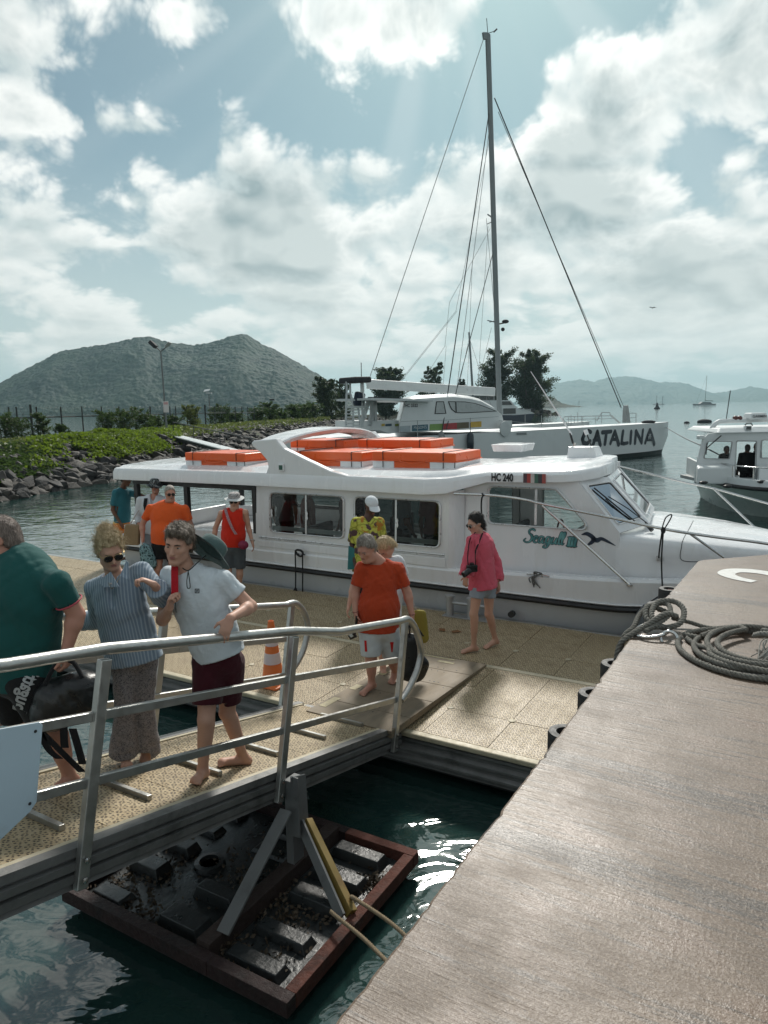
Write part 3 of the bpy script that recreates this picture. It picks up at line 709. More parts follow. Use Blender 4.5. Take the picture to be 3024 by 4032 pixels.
# ---- raft under the gangway
RUST = M('rusted_steel', (.105, .034, .022), .85, var=.6, vs=16., bump=1., bs=55., dirt=.85, ds=3., dcol=(.022, .014, .012))
PLAS = M('dark_grey_float_plastic', (.026, .030, .031), .32, var=.6, vs=4., bump=.4, bs=30., dirt=.8, ds=4., dcol=(.008, .008, .007))
PAINT_G = M('grey_painted_strut', (.16, .165, .165), .6, var=.2, vs=6., dirt=.4, ds=5., dcol=(.05, .045, .04))
PAINT_Y = M('rust_stained_yellow_paint', (.25, .17, .04), .6, var=.25, vs=4., dirt=.75, ds=4., dcol=(.13, .055, .02))
RUST_SHADE = M('shade_darkened_rust', (.026, .011, .010), .7, var=.7, vs=12., bump=1., bs=50., dirt=.8, ds=4., dcol=(.008, .007, .007))  # darker rust copy: gangway shade put into the colour of left and near bars
ra = sroot('support_raft', -3.3, 3.5, -3.45, 'dark plastic raft in a rusty steel frame floating under the gangway', 'raft')
zt = -3.27
for p, q_ in [((-4.27, 2.77), (-2.29, 2.77)), ((-4.27, 4.27), (-2.29, 4.27))]:
    S().box((p[0], p[1] - .04, zt - .10), (-2.9, q_[1] + .04, zt)).build('frame_bar', RUST_SHADE, ra, bevel=.004); S().box((-2.897, p[1] - .04, zt - .10), (q_[0], q_[1] + .04, zt)).build('frame_bar', RUST if p[1] > 3 else RUST_SHADE, ra, bevel=.004)
for s_ in (-4.23, -2.33):
    S().box((s_ - .04, 2.812, zt - .10), (s_ + .04, 4.228, zt - .002)).build('frame_bar', RUST if s_ > -3 else RUST_SHADE, ra, bevel=.004)
S().box((-3.06, 2.812, zt - .09), (-2.95, 4.228, zt + .035)).build('cross_beam', M('black_rusty_beam', (.035, .022, .018), .8, var=.5, vs=10., bump=.6), ra, bevel=.004)
S().box((-4.188, 2.814, zt - .22), (-3.062, 4.226, zt - .075)).build('float_tank', PLAS, ra, bevel=.01)
S().box((-2.948, 2.814, zt - .22), (-2.372, 4.226, zt - .075)).build('float_tank', PLAS, ra, bevel=.01)
for (a0, a1, ts) in [(-4.14, -3.80, (2.93, 3.22, 3.52, 3.82, 4.1)), (-3.50, -3.12, (2.95, 3.25, 3.82, 4.1)), (-2.90, -2.46, (2.90, 3.20, 3.52, 3.82, 4.08))]:
    for t_ in ts:
        h = rnd.uniform(.03, .085); w = rnd.uniform(.068, .092); t_ += rnd.uniform(-.025, .025); a0 += rnd.uniform(-.02, .02)
        S().loft([[(a0, t_ - w, zt - .075), (a1, t_ - w, zt - .075), (a1, t_ + w, zt - .075), (a0, t_ + w, zt - .075)], [(a0 + .03, t_ - w + .02, zt - .075 + h), (a1 - .03, t_ - w + .02, zt - .075 + h), (a1 - .03, t_ + w - .02, zt - .075 + h), (a0 + .03, t_ + w - .02, zt - .075 + h)]]).build('raised_rib', PLAS, ra, bevel=.006, fixn=True)
S().lathe((-3.62, 3.50, zt - .075), [(.12, 0), (.11, .03), (.075, .035), (.07, -.05), (.001, -.05)], 24).build('filler_hole', PLAS, ra, smooth=40)
S().box((-3.03, 3.68, zt + .034), (-2.965, 3.80, -2.60)).build('column', PAINT_G, ra, bevel=.004)
S().prism([(-2.955, 3.66, -2.55), (-2.955, 3.82, -2.60), (-2.955, 3.84, -3.05), (-2.955, 3.70, -2.86)], (.012, 0, 0)).build('bracket_plate', PAINT_G, ra)
S().box((-2.963, 3.67, -3.0), (-2.90, 3.682, -2.55)).build('bracket_flange', PAINT_G, ra)
S().beam((-2.97, 3.62, -2.78), (-2.95, 2.93, zt + .03), .02, .095, (1, 0, 0)).build('strut', PAINT_G, ra, bevel=.003)
S().beam((-2.93, 3.80, -2.95), (-2.36, 3.50, zt + .0), .055, .075, (1, 0, 1)).build('strut', PAINT_Y, ra, bevel=.004)
S().beam((-2.96, 3.76, -2.95), (-2.40, 3.44, zt + .0), .02, .08, (1, 0, 1)).build('strut', PAINT_G, ra, bevel=.003)
dl = M('dead_leaf_litter', (.075, .055, .035), .8, var=.6, vs=20.)
rs = np.random.default_rng(5); C = []
for (c0, c1, k) in [((-2.75, 3.35), .13, 260), ((-4.0, 3.0), .12, 170), ((-3.85, 3.36), .1, 130), ((-2.55, 3.62), .07, 110), ((-3.1, 3.9), .2, 110), ((-2.6, 2.98), .1, 90), ((-2.45, 3.9), .06, 160), ((-3.7, 2.86), .12, 200), ((-4.1, 3.6), .08, 160), ((-2.9, 2.9), .08, 150), ((-3.3, 3.5), .15, 160)]:
    for q in range(k): C.append((c0[0] + rs.normal() * c1, c0[1] + rs.normal() * c1, zt - .065 + rs.random() * .025))
C = np.array(C); C = C[(C[:, 0] > -4.17) & (C[:, 0] < -2.39) & (C[:, 1] > 2.83) & (C[:, 1] < 4.2)]
V, Fq = leaves(W(C), .035, .3, rs); o = mesh_np('leaf_litter', (lambda v: np.stack([v[:, 0] * math.cos(AX) - v[:, 1] * math.sin(AX), v[:, 0] * math.sin(AX) + v[:, 1] * math.cos(AX), v[:, 2]], 1))(V - np.array(W((-3.3, 3.5, -3.45)))), Fq, dl)
tag(link('leaf_litter', o, None, ra), kind='stuff')

# ---- ropes, ring, fenders
def twist(path, r, lay=.09, strands=3, n=6):
    """a laid rope: three strands winding round the path"""
    P = np.asarray(path, float); seg = np.linalg.norm(np.diff(P, axis=0), axis=1); L = np.r_[0, np.cumsum(seg)]
    k = max(int(L[-1] / (r * .55)), 8); u = np.linspace(0, L[-1], k); Q_ = np.stack([np.interp(u, L, P[:, i]) for i in range(3)], 1)
    T = np.gradient(Q_, axis=0); T /= np.linalg.norm(T, axis=1, keepdims=True)
    nr = np.cross(T, (0, 0, 1.)); nn_ = np.linalg.norm(nr, axis=1, keepdims=True); nr = np.where(nn_ > .05, nr / np.maximum(nn_, 1e-6), (1., 0, 0)); bn = np.cross(T, nr)
    out = []
    for q in range(strands):
        a = (u / lay * 2 * math.pi + q * 2 * math.pi / strands)[:, None]
        out.append(Q_ + (np.cos(a) * nr + np.sin(a) * bn) * r * .52)
    return out
def rope(name, path, r, mat, parent=None, lay=None, n=6):
    mb = S()
    for p in twist(path, r, lay or r * 4.2): mb.tube(p, r * .56, n)
    return mb.build(name, mat, parent, smooth=180)
def circle(c, rx, ry, z, a0, a1, n=40, wob=.02, seed=0):
    rs = np.random.default_rng(seed); ph = rs.random(4) * 6.28
    a = np.linspace(rad(a0), rad(a1), n); w = 1 + wob * (np.sin(2 * a + ph[0]) + np.sin(3 * a + ph[1]))
    zz = np.interp(np.linspace(0, 1, n), np.linspace(0, 1, len(z)), z)
    return np.stack([c[0] + rx * w * np.cos(a), c[1] + ry * w * np.sin(a), zz], 1)
zq = -1.6; rr = .0185
rc = sroot('mooring_rope', -.3, 4.95, zq, 'thick grey laid rope coiled on the quay and knotted to the steel ring', 'rope')
coil = np.concatenate([circle((-.20, 4.93), .44, .47, [zq + rr, zq + rr], 170, 520, 60, .015, 1), circle((-.17, 4.96), .37, .44, [zq + rr, zq + 2.4 * rr, zq + rr], 165, 520, 60, .02, 2)])
rope('coil', coil, rr, ROPE_D, rc)
rope('coil', np.concatenate([circle((-.13, 5.0), .34, .40, [zq + 2.6 * rr, zq + 2.9 * rr], 120, 480, 60, .03, 3), circle((-.12, 4.98), .28, .36, [zq + 2.9 * rr, zq + 3.2 * rr], 120, 300, 30, .03, 4)]), rr, ROPE_D, rc)
rope('coil', smooth_path([(-.60, 5.02, zq + rr), (-.52, 4.90, zq + rr), (-.44, 4.80, zq + 2.3 * rr), (-.40, 4.66, zq + 2.2 * rr), (-.22, 4.52, zq + 2.8 * rr), (.05, 4.52, zq + 2.8 * rr), (.3, 4.7, zq + 2.2 * rr)], 8), rr, ROPE_D, rc)
rope('lead', smooth_path([(-.74, 5.32, zq + .06), (-.62, 5.34, zq + .04), (-.48, 5.34, zq + rr), (-.30, 5.38, zq + 2.4 * rr), (-.1, 5.40, zq + 3 * rr)], 8), rr * .85, ROPE_D, rc)
kn = smooth_path([(-.80, 5.06, zq + .05), (-.86, 5.20, zq + .11), (-.84, 5.34, zq + .16), (-.74, 5.38, zq + .17), (-.66, 5.30, zq + .14), (-.66, 5.16, zq + .08), (-.76, 5.10, zq + .05), (-.88, 5.14, zq + .08), (-.90, 5.28, zq + .14), (-.80, 5.34, zq + .10), (-.70, 5.24, zq + .10), (-.76, 5.16, zq + .13), (-.86, 5.04, zq + .07), (-.93, 4.94, zq + .03), (-1.0, 4.86, zq - .04), (-1.01, 4.78, zq - .2), (-1.02, 4.70, zq - .5)], 8)
rope('knot', kn, rr * 1.08, ROPE_D, rc)
rope('knot', smooth_path([(-.86, 4.98, zq + .04), (-.80, 5.10, zq + .07), (-.74, 5.22, zq + .12), (-.78, 5.36, zq + .15), (-.88, 5.36, zq + .13), (-.94, 5.22, zq + .09), (-.95, 5.04, zq + .04), (-1.0, 4.95, zq - .03), (-1.02, 4.9, zq - .3)], 8), rr, ROPE_D, rc)
mb = S(); rs = np.random.default_rng(3)
for q in range(26):                                             # frayed whipping at the rope's end
    a = rs.normal(size=2) * .012; b0 = rs.normal(size=2) * .04
    mb.tube(smooth_path([(-.10 + a[0], 4.98 + a[1], zq + .10), (-.10 + a[0] * 2 + .01, 4.93 + a[1], zq + .075), (-.12 + b0[0], 4.86 + b0[1], zq + .012)], 4), .0035, 5)
mb.build('frayed_end', M('grey_fray', (.30, .29, .26), .9, var=.3, vs=30.), rc, smooth=180)
rope('end_hitch', smooth_path([(-.20, 5.12, zq + .07), (-.15, 5.05, zq + .11), (-.06, 5.03, zq + .12), (.0, 5.10, zq + .10), (-.06, 5.18, zq + .09), (-.16, 5.16, zq + .10)], 6), rr, M('pale_rope', (.24, .235, .21), .85, var=.4, vs=30., bump=.6, bs=250.), rc)
rg = sroot('mooring_ring', -.80, 4.98, zq, 'round galvanised steel mooring ring lying on the quay edge', 'ring')
c = np.array((-.835, 5.03, zq + .035)); a = np.linspace(0, 2 * math.pi, 49)[:-1]
S().tube([c + (.118 * math.cos(q), .118 * math.sin(q), .02 * math.cos(q - .6)) for q in a], .0115, 10, loop=True).build('ring', STEEL, rg, smooth=180)
c2 = np.array((-.70, 4.955, zq + .02)); S().tube([c2 + (.052 * math.cos(q), .02 * math.sin(q), .045 * math.sin(q)) for q in a], .0105, 10, loop=True).build('shackle_eye', STEEL, rg, smooth=180)
for k, (t_, lab) in enumerate([(3.74, 'black rubber cylinder fender, nearest of the row on the quay face'), (4.36, 'black rubber cylinder fender, second of the row on the quay face'), (4.95, 'black rubber cylinder fender just below the knotted rope'), (6.66, 'black rubber cylinder fender, fourth along the quay towards the bow'), (7.28, 'black rubber cylinder fender at the far corner of the quay, by the bow')]):
    fr_ = sroot('quay_fender', -1.045, t_, -2.6, lab, 'fender', 'rubber cylinder fenders along the quay')
    S().lathe((-1.045, t_, -2.67), [(.052, 0), (.100, 0), (.102, .02), (.102, .845), (.096, .86), (.056, .86), (.050, .85), (.050, .02)], 28).build('tube', RUBBER, fr_, smooth=40)
    S().beam((-1.06, t_, -1.85), (-.955, t_, -1.85), .025, .06).build('bracket', RUST, fr_)
mr = sroot('raft_mooring_line', -2.3, 3.45, -3.2, 'tan twisted line running from the raft strut to the quay', 'rope')
rope('strand', smooth_path([(-2.44, 3.38, -3.20), (-2.36, 3.34, -3.185), (-2.1, 3.24, -3.16), (-1.7, 3.02, -3.08), (-1.3, 2.8, -2.94), (-1.0, 2.62, -2.80)], 6), .013, ROPE_T, mr)
rope('strand', smooth_path([(-2.40, 3.56, -3.20), (-2.33, 3.52, -3.17), (-2.0, 3.40, -3.13), (-1.7, 3.25, -3.10), (-1.3, 3.0, -2.96), (-1.0, 2.84, -2.80)], 6), .013, ROPE_T, mr)

# ---- cone and bollards on the pontoon
cn = sroot('traffic_cone', -4.90, 5.84, -3.0, 'orange traffic cone with pale bands standing on the pontoon edge', 'cone')
OR = M('orange_cone_plastic', (.78, .19, .045), .45, var=.1, vs=6., dirt=.25, ds=7., dcol=(.3, .12, .06)); CB = M('pale_pink_reflective_band', (.74, .62, .62), .35, var=.06)
S().prism([(-5.08, 5.66, -3.0), (-4.72, 5.66, -3.0), (-4.72, 6.02, -3.0), (-5.08, 6.02, -3.0)], (0, 0, .03)).build('base', OR, cn, bevel=.015, fixn=True)
def cz(z): return .128 - z * .135
def cseg(z0, z1, off): return [(max(cz(z0) + off, .01), z0), (max(cz(z1) + off, .01), z1)]
S().lathe((-4.90, 5.84, -3.0), [(.132, .03)] + [(cz(z), z) for z in (.05, .3, .6, .70)] + [(.030, .715), (.026, .715), (.022, .70)], 26).build('body', OR, cn, smooth=40)
S().lathe((-4.90, 5.84, -3.0), [(cz(.24), .24), (cz(.24) + .003, .242), (cz(.36) + .003, .358), (cz(.36), .36)], 26).build('band', CB, cn, smooth=30)
S().lathe((-4.90, 5.84, -3.0), [(cz(.44), .44), (cz(.44) + .003, .442), (cz(.60) + .003, .598), (cz(.60), .60)], 26).build('band', CB, cn, smooth=30)
GAL = M('galvanised_grey', (.42, .43, .43), .45, .6, .2, 8., .1, 60.)
bo = sroot('mooring_bollard', -4.05, 9.05, -3.0, 'grey steel twin bollard on the pontoon beside the boat hull', 'bollard')
for s_ in (-4.26, -3.93):
    S().lathe((s_, 9.06, -3.0), [(.055, 0), (.055, .27), (.068, .275), (.068, .305), (.05, .31), (.001, .31)], 18).build('post', GAL, bo, smooth=40)
S().tube([(-4.26, 9.06, -2.80), (-3.60, 9.06, -2.80)], .024, 10).build('cross_bar', GAL, bo, smooth=40)
S().box((-4.35, 8.98, -2.997), (-3.6, 9.14, -2.985)).build('foot_plate', GAL, bo)
bo2 = S().tube([(-3.38, 9.18, -2.90), (-3.38, 9.26, -2.90)], .045, 14).build('pipe_stub', RUBBER, None, smooth=40)
ownorigin(bo2, W((-3.38, 9.2, -2.95))); tag(bo2, 'short black pipe stub at the pontoon edge behind the woman in pink', 'pipe')
lf = M('brown_dead_leaf', (.20, .095, .035), .75, var=.4, vs=40.)
for k, (u, v, lab) in enumerate([(1742, 2482, 'curled brown dead leaf lying on the pontoon'), (1790, 2488, 'smaller brown dead leaf beside the bigger one on the pontoon')]):
    c = pz(u, v, .452); rs = np.random.default_rng(60 + k); V = []
    for q in range(9): V.append(c + np.array([rs.normal() * .035, rs.normal() * .035, abs(rs.normal()) * .012 + .002]))
    bm = bmesh.new(); [bm.verts.new(v_) for v_ in V]; bmesh.ops.convex_hull(bm, input=bm.verts); me = bpy.data.meshes.new('dead_leaf'); bm.to_mesh(me); bm.free()
    o = link('dead_leaf', me, lf); ownorigin(o, c); tag(o, lab, 'leaf', 'dead leaves on the pontoon')
# =================================================================== the white passenger boat
GEL = M('white_gelcoat', (.80, .81, .82), .22, var=.03, vs=1.2, spec=.5, coat=.25, dirt=.22, ds=2.2, dcol=(.58, .56, .50), stretch=(2., 2., .45))
GEL2 = M('grey_lower_hull', (.50, .52, .53), .3, var=.06, vs=.8, dirt=.25, ds=1.2, dcol=(.34, .35, .34))
BLK = M('black_frame_rubber', (.018, .018, .019), .45, var=.2)
ORG = M('orange_float_fabric', (.80, .115, .018), .33, var=.10, vs=3., bump=.15, bs=30., dirt=.25, ds=2.5, dcol=(.55, .20, .10))
GREYIN = M('grey_interior', (.30, .31, .31), .6, var=.08)
WFR = M('window_frame_aluminium', (.62, .63, .63), .3, .5, .08)
def glass_mat(name, tint=(.42, .47, .46), f0=.05):
    m, t, n, b, o = mat_new(name); t.nodes.remove(b)
    tr = n.new('ShaderNodeBsdfTransparent'); tr.inputs[0].default_value = (*tint, 1); gl = n.new('ShaderNodeBsdfGlossy'); gl.inputs['Roughness'].default_value = .03
    lw = n.new('ShaderNodeLayerWeight'); lw.inputs[0].default_value = .28; mx = n.new('ShaderNodeMixShader')
    t.links.new(lw.outputs['Fresnel'], mx.inputs[0]); t.links.new(tr.outputs[0], mx.inputs[1]); t.links.new(gl.outputs[0], mx.inputs[2]); t.links.new(mx.outputs[0], t.nodes['Material Output'].inputs[0])
    return m
GLS = glass_mat('tinted_glass', (.33, .37, .365)); GLC = glass_mat('clear_glass', (.80, .84, .83)); GLD = glass_mat('grey_glass', (.30, .34, .34))
def rrect(s0, s1, z0, z1, r=.08, n=5, pts=None):
    """rounded polygon, counter-clockwise"""
    P = pts or [(s0, z0), (s1, z0), (s1, z1), (s0, z1)]; out = []; N = len(P)
    for i in range(N):
        a, b, c = (np.array(P[(i + k) % N], float) for k in (-1, 0, 1)); u = (a - b) / np.linalg.norm(a - b); v = (c - b) / np.linalg.norm(c - b)
        ang = math.acos(np.clip(u @ v, -1, 1)); L = r / math.tan(ang / 2); p0 = b + u * L; p1 = b + v * L
        for k in range(n + 1):
            f = k / n; out.append(tuple((1 - f) ** 2 * p0 + 2 * f * (1 - f) * b + f * f * p1))
    return out
def holed(name, outline, holes, mapf, thick, mat, parent):
    """flat panel with holes in the (a,b) plane mapped by mapf to (s,t,z); thick = vector"""
    bm = bmesh.new()
    for loop in [outline] + holes:
        vs = [bm.verts.new((a, b, 0)) for a, b in loop]
        for i in range(len(vs)): bm.edges.new((vs[i], vs[(i + 1) % len(vs)]))
    bmesh.ops.triangle_fill(bm, edges=list(bm.edges), use_beauty=True, use_dissolve=False)
    V = [v.co.copy() for v in bm.verts]; bm.verts.index_update(); Fs = [[v.index for v in f.verts] for f in bm.faces]; bd = [(e.verts[0].index, e.verts[1].index) for e in bm.edges if len(e.link_faces) == 1]; bm.free()
    A = np.array([mapf(v.x, v.y) for v in V]); B = A + np.array(thick, float); k = len(V)
    mb = S(); mb.add(np.concatenate([A, B]), [tuple(f) for f in Fs] + [tuple(i + k for i in f[::-1]) for f in Fs] + [(a, b, b + k, a + k) for a, b in bd])
    return mb.build(name, mat, parent, fixn=True)
def ringframe(name, loop, mapf, w, d, out, mat, parent):
    """a raised frame following a loop: w wide, d proud along the vector out"""
    P = np.array([mapf(*q) for q in loop]); c = P.mean(0); out = np.array(out, float)
    I = []
    for p in P:
        e = c - p; e = e / np.linalg.norm(e); I.append(p + e * w)
    I = np.array(I); mb = S(); mb.loft([P, P + out * d, (P * .6 + I * .4) + out * d * 1.3, I + out * d, I], True, False)
    return mb.build(name, mat, parent, smooth=35, fixn=True)
def pane(name, loop, mapf, off, mat, parent, th=.006):
    P = np.array([mapf(*q) for q in loop]) + np.array(off, float); k = len(P)
    return S().add(P, [tuple(range(k))]).build(name, mat, parent, fixn=True)

bt = sroot('passenger_boat', -5.5, 10.85, -3.45, 'white passenger boat with orange roof floats moored along the pontoon', 'boat')
TC = 10.85
hs = [(-11.55, 1.50), (-9., 1.55), (-6., 1.56), (-4., 1.56), (-2.2, 1.55), (-1.5, 1.47), (-.9, 1.30), (-.3, 1.02), (.25, .66), (.65, .33), (.95, .05)]
hx = np.linspace(-11.55, .95, 48); hb = np.interp(hx, [h[0] for h in hs], [h[1] for h in hs]); hb[1:-1] = (hb[:-2] + 2 * hb[1:-1] + hb[2:]) / 4
def gun(s): return np.interp(s, [-11.5, -4.4, -1.8, .95], [-2.42, -2.40, -2.30, -2.16])
def rubz(s): return np.interp(s, [-11.5, -2., .95], [-2.66, -2.67, -2.50])
# hull: lower body under the rub rail, upper strip to the gunwale
lo, uph = [], []
for s_, b_ in zip(hx, hb):
    r_ = rubz(s_); fl_ = np.interp(s_, [-3, .95], [0, .55])
    lo.append([(s_, TC - b_, r_), (s_, TC - b_ * (.96 - .1 * fl_), -3.05), (s_, TC - b_ * (.90 - .3 * fl_), -3.45), (s_, TC - b_ * (.55 - .3 * fl_), -3.75), (s_, TC, -3.95 + fl_ * .3), (s_, TC + b_ * (.55 - .3 * fl_), -3.75), (s_, TC + b_ * (.90 - .3 * fl_), -3.45), (s_, TC + b_ * (.96 - .1 * fl_), -3.05), (s_, TC + b_, r_)])
    g = gun(s_); w = min(.16, b_ * .5)
    uph.append([(s_, TC - b_, r_), (s_, TC - b_ - .012, g + .0), (s_, TC - b_ + .02, g + .035), (s_, TC - b_ + w, g + .035), (s_, TC - b_ + w + .02, g - .05), (s_, TC + b_ - w - .02, g - .05), (s_, TC + b_ - w, g + .035), (s_, TC + b_ - .02, g + .035), (s_, TC + b_ + .012, g), (s_, TC + b_, r_)])
S().loft(lo).build('hull', GEL2, bt, smooth=35, fixn=True)
S().loft(uph).build('gunwale', GEL, bt, smooth=35, fixn=True)
for sg in (-1, 1):
    P = [(s_, TC + sg * (b_ + .012), rubz(s_) - .005) for s_, b_ in zip(hx, hb)]
    S().tube(P, .042, 8).build('rub_rail', BLK, bt, smooth=40)
    P = [(s_, TC + sg * (b_ + .016), rubz(s_) + .055) for s_, b_ in zip(hx, hb)]
    S().tube(P, .012, 6).build('trim_line', GEL, bt, smooth=40)
S().box((-11.4, 9.45, -2.98), (-2.1, 12.25, -2.93)).build('cabin_sole', GREYIN, bt)

# ---- wide after-cabin walls with two sliding windows a side
def mapN(s, z): return (s, 9.29 + (z + 2.65) * .045, z)
def mapF(s, z): return (s, 2 * TC - (9.29 + (z + 2.65) * .045), z)
W1 = rrect(-7.75, -6.22, -2.07, -1.385, .10); W2 = rrect(-6.05, -4.52, -2.075, -1.375, .10)
out = [(-8.06, -2.60), (-4.40, -2.60), (-4.40, -1.24), (-8.06, -1.24)]
wp_ = WFR
def slider(win, mapf, off, side):
    fr_ = ringframe('window_frame', win, mapf, .035, .022, off, WFR, bt)
    s0 = min(p[0] for p in win); s1 = max(p[0] for p in win); z0 = min(p[1] for p in win); z1 = max(p[1] for p in win); c = (s0 + s1) / 2
    pane('pane', win, mapf, np.array(off) * .004, GLS, fr_)
    mb = S(); a = np.array(mapf(c, z0 + .02)); b_ = np.array(mapf(c, z1 - .02)); mb.beam(a, b_, .022, .03, (1, 0, 0)).build('divider', WFR, fr_)
    a = np.array(mapf(s0 + .03, z0 + .075)); b_ = np.array(mapf(s1 - .03, z0 + .075)); S().beam(a + np.array(off) * -.03, b_ + np.array(off) * -.03, .008, .075).build('sill_rail', GEL, fr_)
    if side:
        for q in (s0 + .06, c + .035):
            k = np.array(mapf(q, z0 + .33)) + np.array(off) * .02
            S().prism([k + (0, 0, .075), k + (.018, 0, .04), k + (.008, 0, 0), k + (.018, 0, -.04), k + (0, 0, -.075), k + (-.018, 0, -.04), k + (-.008, 0, 0), k + (-.018, 0, .04)], np.array(off) * .012).build('latch', GEL, fr_, fixn=True)
holed('cabin_side', out, [W1, W2], mapN, (0, .05, 0), GEL, bt); W1F = rrect(-7.75, -6.22, -2.42, -1.42, .10); W2F = rrect(-6.05, -4.52, -2.42, -1.42, .10)
holed('cabin_side', out, [W1F, W2F], mapF, (0, -.05, 0), GEL, bt)
for w_ in (W1, W2): slider(w_, mapN, (0, -1, 0), 1)
for w_ in (W1F, W2F): slider(w_, mapF, (0, 1, 0), 0)
for z_, r_ in ((-2.175, .012), (-2.20, .007)):
    S().tube([(-8.0, mapN(0, z_)[1] - .004, z_ + .01), (-6., mapN(0, z_)[1] - .004, z_), (-4.46, mapN(0, z_)[1] - .004, z_ + .005)], r_, 6).build('side_moulding', WFR, bt)
S().prism([mapN(-8.0, -2.23), mapN(-4.44, -2.22), mapN(-4.44, -2.36), mapN(-8.0, -2.33)], (0, -.012, 0)).build('side_panel_step', GEL, bt, bevel=.006, fixn=True)
# curved shoulder where the cabin narrows
for sg in (1, -1):
    rows = []
    for z in np.linspace(-2.62, -1.22, 8):
        t0 = mapN(0, z)[1]; r_ = []
        for k in range(7):
            f = k / 6; r_.append((-4.41 + .16 * f + .05 * math.sin(f * math.pi), TC + sg * ((t0 - TC) * (1 - f * f * (3 - 2 * f)) + (9.56 - TC) * f * f * (3 - 2 * f)), z))
        rows.append(r_)
    S().grid(rows).build('cabin_shoulder', GEL, bt, smooth=180)
# ---- fore cabin
def mapN2(s, z): return (s, 9.55 + (z + 2.4) * .03, z)
def mapF2(s, z): return (s, 2 * TC - (9.55 + (z + 2.4) * .03), z)
W3p = [(-3.90, -1.70), (-2.36, -1.70), (-2.86, -1.145), (-3.90, -1.145)]; W3 = rrect(0, 0, 0, 0, .09, 5, W3p)
o2 = [(-4.28, -2.42), (-2.02, -2.42), (-2.02, -1.70), (-2.58, -1.06), (-2.58, -.95), (-4.28, -.95)]
for mp, th, of, sd_ in ((mapN2, .05, (0, -1, 0), 1), (mapF2, -.05, (0, 1, 0), 0)):
    w3 = W3 if sd_ else rrect(-3.9, -2.5, -2.25, -1.16, .09)
    holed('cabin_side', o2, [w3], mp, (0, th, 0), GEL, bt)
    f_ = ringframe('window_frame', w3, mp, .04, .022, of, WFR, bt); pane('pane', w3, mp, np.array(of) * .004, GLC, f_)
    S().beam(np.array(mp(-3.17, -1.67)), np.array(mp(-3.17, -1.17)), .02, .035, (1, 0, 0)).build('divider', WFR, f_)
# windscreen: two raked side panes and a wide front one
def quadmap(A, B, C, D):
    A, B, C, D = (np.array(q, float) for q in (A, B, C, D))
    return lambda u, v: tuple((A * (1 - u) + B * u) * (1 - v) + (D * (1 - u) + C * u) * v)
def screen(A, B, C, D, th, out):
    mp = quadmap(A, B, C, D); n_ = np.cross(np.array(B, float) - A, np.array(D, float) - A); n_ /= np.linalg.norm(n_); n_ *= np.sign(n_ @ np.array(out))
    hole = rrect(.09, .91, .10, .88, .06)
    holed('windscreen_surround', [(0, 0), (1, 0), (1, 1), (0, 1)], [hole], mp, n_ * -.04, GEL, bt)
    f_ = ringframe('windscreen_frame', hole, mp, .02, .02, n_, GEL, bt)
    ringframe('seal', rrect(.11, .89, .12, .86, .05), mp, .018, .008, n_, BLK, f_)
    pane('pane', hole, mp, n_ * .003, GLC, f_); return mp, n_
A1, B1, C1, D1 = (-2.58, 9.60, -1.03), (-2.32, 10.12, -1.01), (-1.74, 10.12, -1.63), (-2.02, 9.575, -1.70)
m1, n1 = screen(A1, B1, C1, D1, .04, (1, -1, .5))
mi = lambda p: (p[0] - .13 * (2 * TC - 2 * p[1]), 2 * TC - p[1], p[2])
screen(mi(A1), mi(B1), mi(C1), mi(D1), .04, (1, 1, .5)); screen(B1, mi(B1), mi(C1), C1, .04, (1, 0, .5))
wpv = np.array(m1(.78, .98)) + n1 * .06
S().tube([wpv + (.10, -.06, -.10), wpv + (.02, -.02, -.03), wpv], [.03, .022, .012], 8).build('wiper_pivot', BLK, bt, smooth=40)
e_ = np.array(m1(.42, .38)) + n1 * .03; S().tube([wpv, (wpv + e_) / 2 + n1 * .02, e_], .008, 6).build('wiper_arm', BLK, bt)
d_ = np.array(m1(.22, .18)) + n1 * .025; d2_ = np.array(m1(.60, .90)) + n1 * .02; S().tube([d_, d2_], .011, 6).build('wiper_blade', BLK, bt)
# ---- foredeck
rows = []
for s_ in np.linspace(-2.06, .86, 22):
    b_ = np.interp(s_, hx, hb) - np.interp(s_, [-2, .9], [.25, .08]); b_ = max(b_, .03); zt_ = np.interp(s_, [-2.06, -1.75, -1., 0., .86], [-1.73, -1.74, -1.79, -1.89, -2.02]); g = gun(s_) + .02
    half = [(b_ + .03, g), (b_ + .01, zt_ - .20), (b_ - .005, zt_ - .09), (b_ - .04, zt_ - .03), (b_ - min(.10, b_ * .3), zt_ + .0), (b_ * .5, zt_ + .035)]
    rows.append([(s_, TC - a, c) for a, c in half] + [(s_, TC, zt_ + .06)] + [(s_, TC + a, c) for a, c in half[::-1]])
fdk = S().loft(rows, False, False).build('foredeck', GEL, bt, smooth=50)
from mathutils.bvhtree import BVHTree
mw = Matrix.Translation(bt.location) @ Matrix.Rotation(-AX, 4, 'Z'); tr_ = BVHTree.FromPolygons([mw @ v.co for v in fdk.data.vertices], [tuple(p.vertices) for p in fdk.data.polygons]); jl = []
for (u, v) in smooth_path(np.array([(2730, 2050, 0), (2712, 2085, 0), (2692, 2120, 0), (2684, 2150, 0), (2684, 2205, 0), (2760, 2212, 0)], float), 6)[:, :2]:
    d = Vector(ray(u, v)); h = tr_.ray_cast(Vector((0, 0, EYE)), d)
    if h[0] is not None: jl.append(np.array(h[0]) - np.array(d) * .002)
if len(jl) > 3: MB().tube(jl, .005, 5).build('hatch_joint', BLK, bt)
S().loft([rows[0], [(p[0] + .001, p[1], -2.4) for p in rows[0]]], False, False).build('foredeck_bulkhead', GEL, bt)
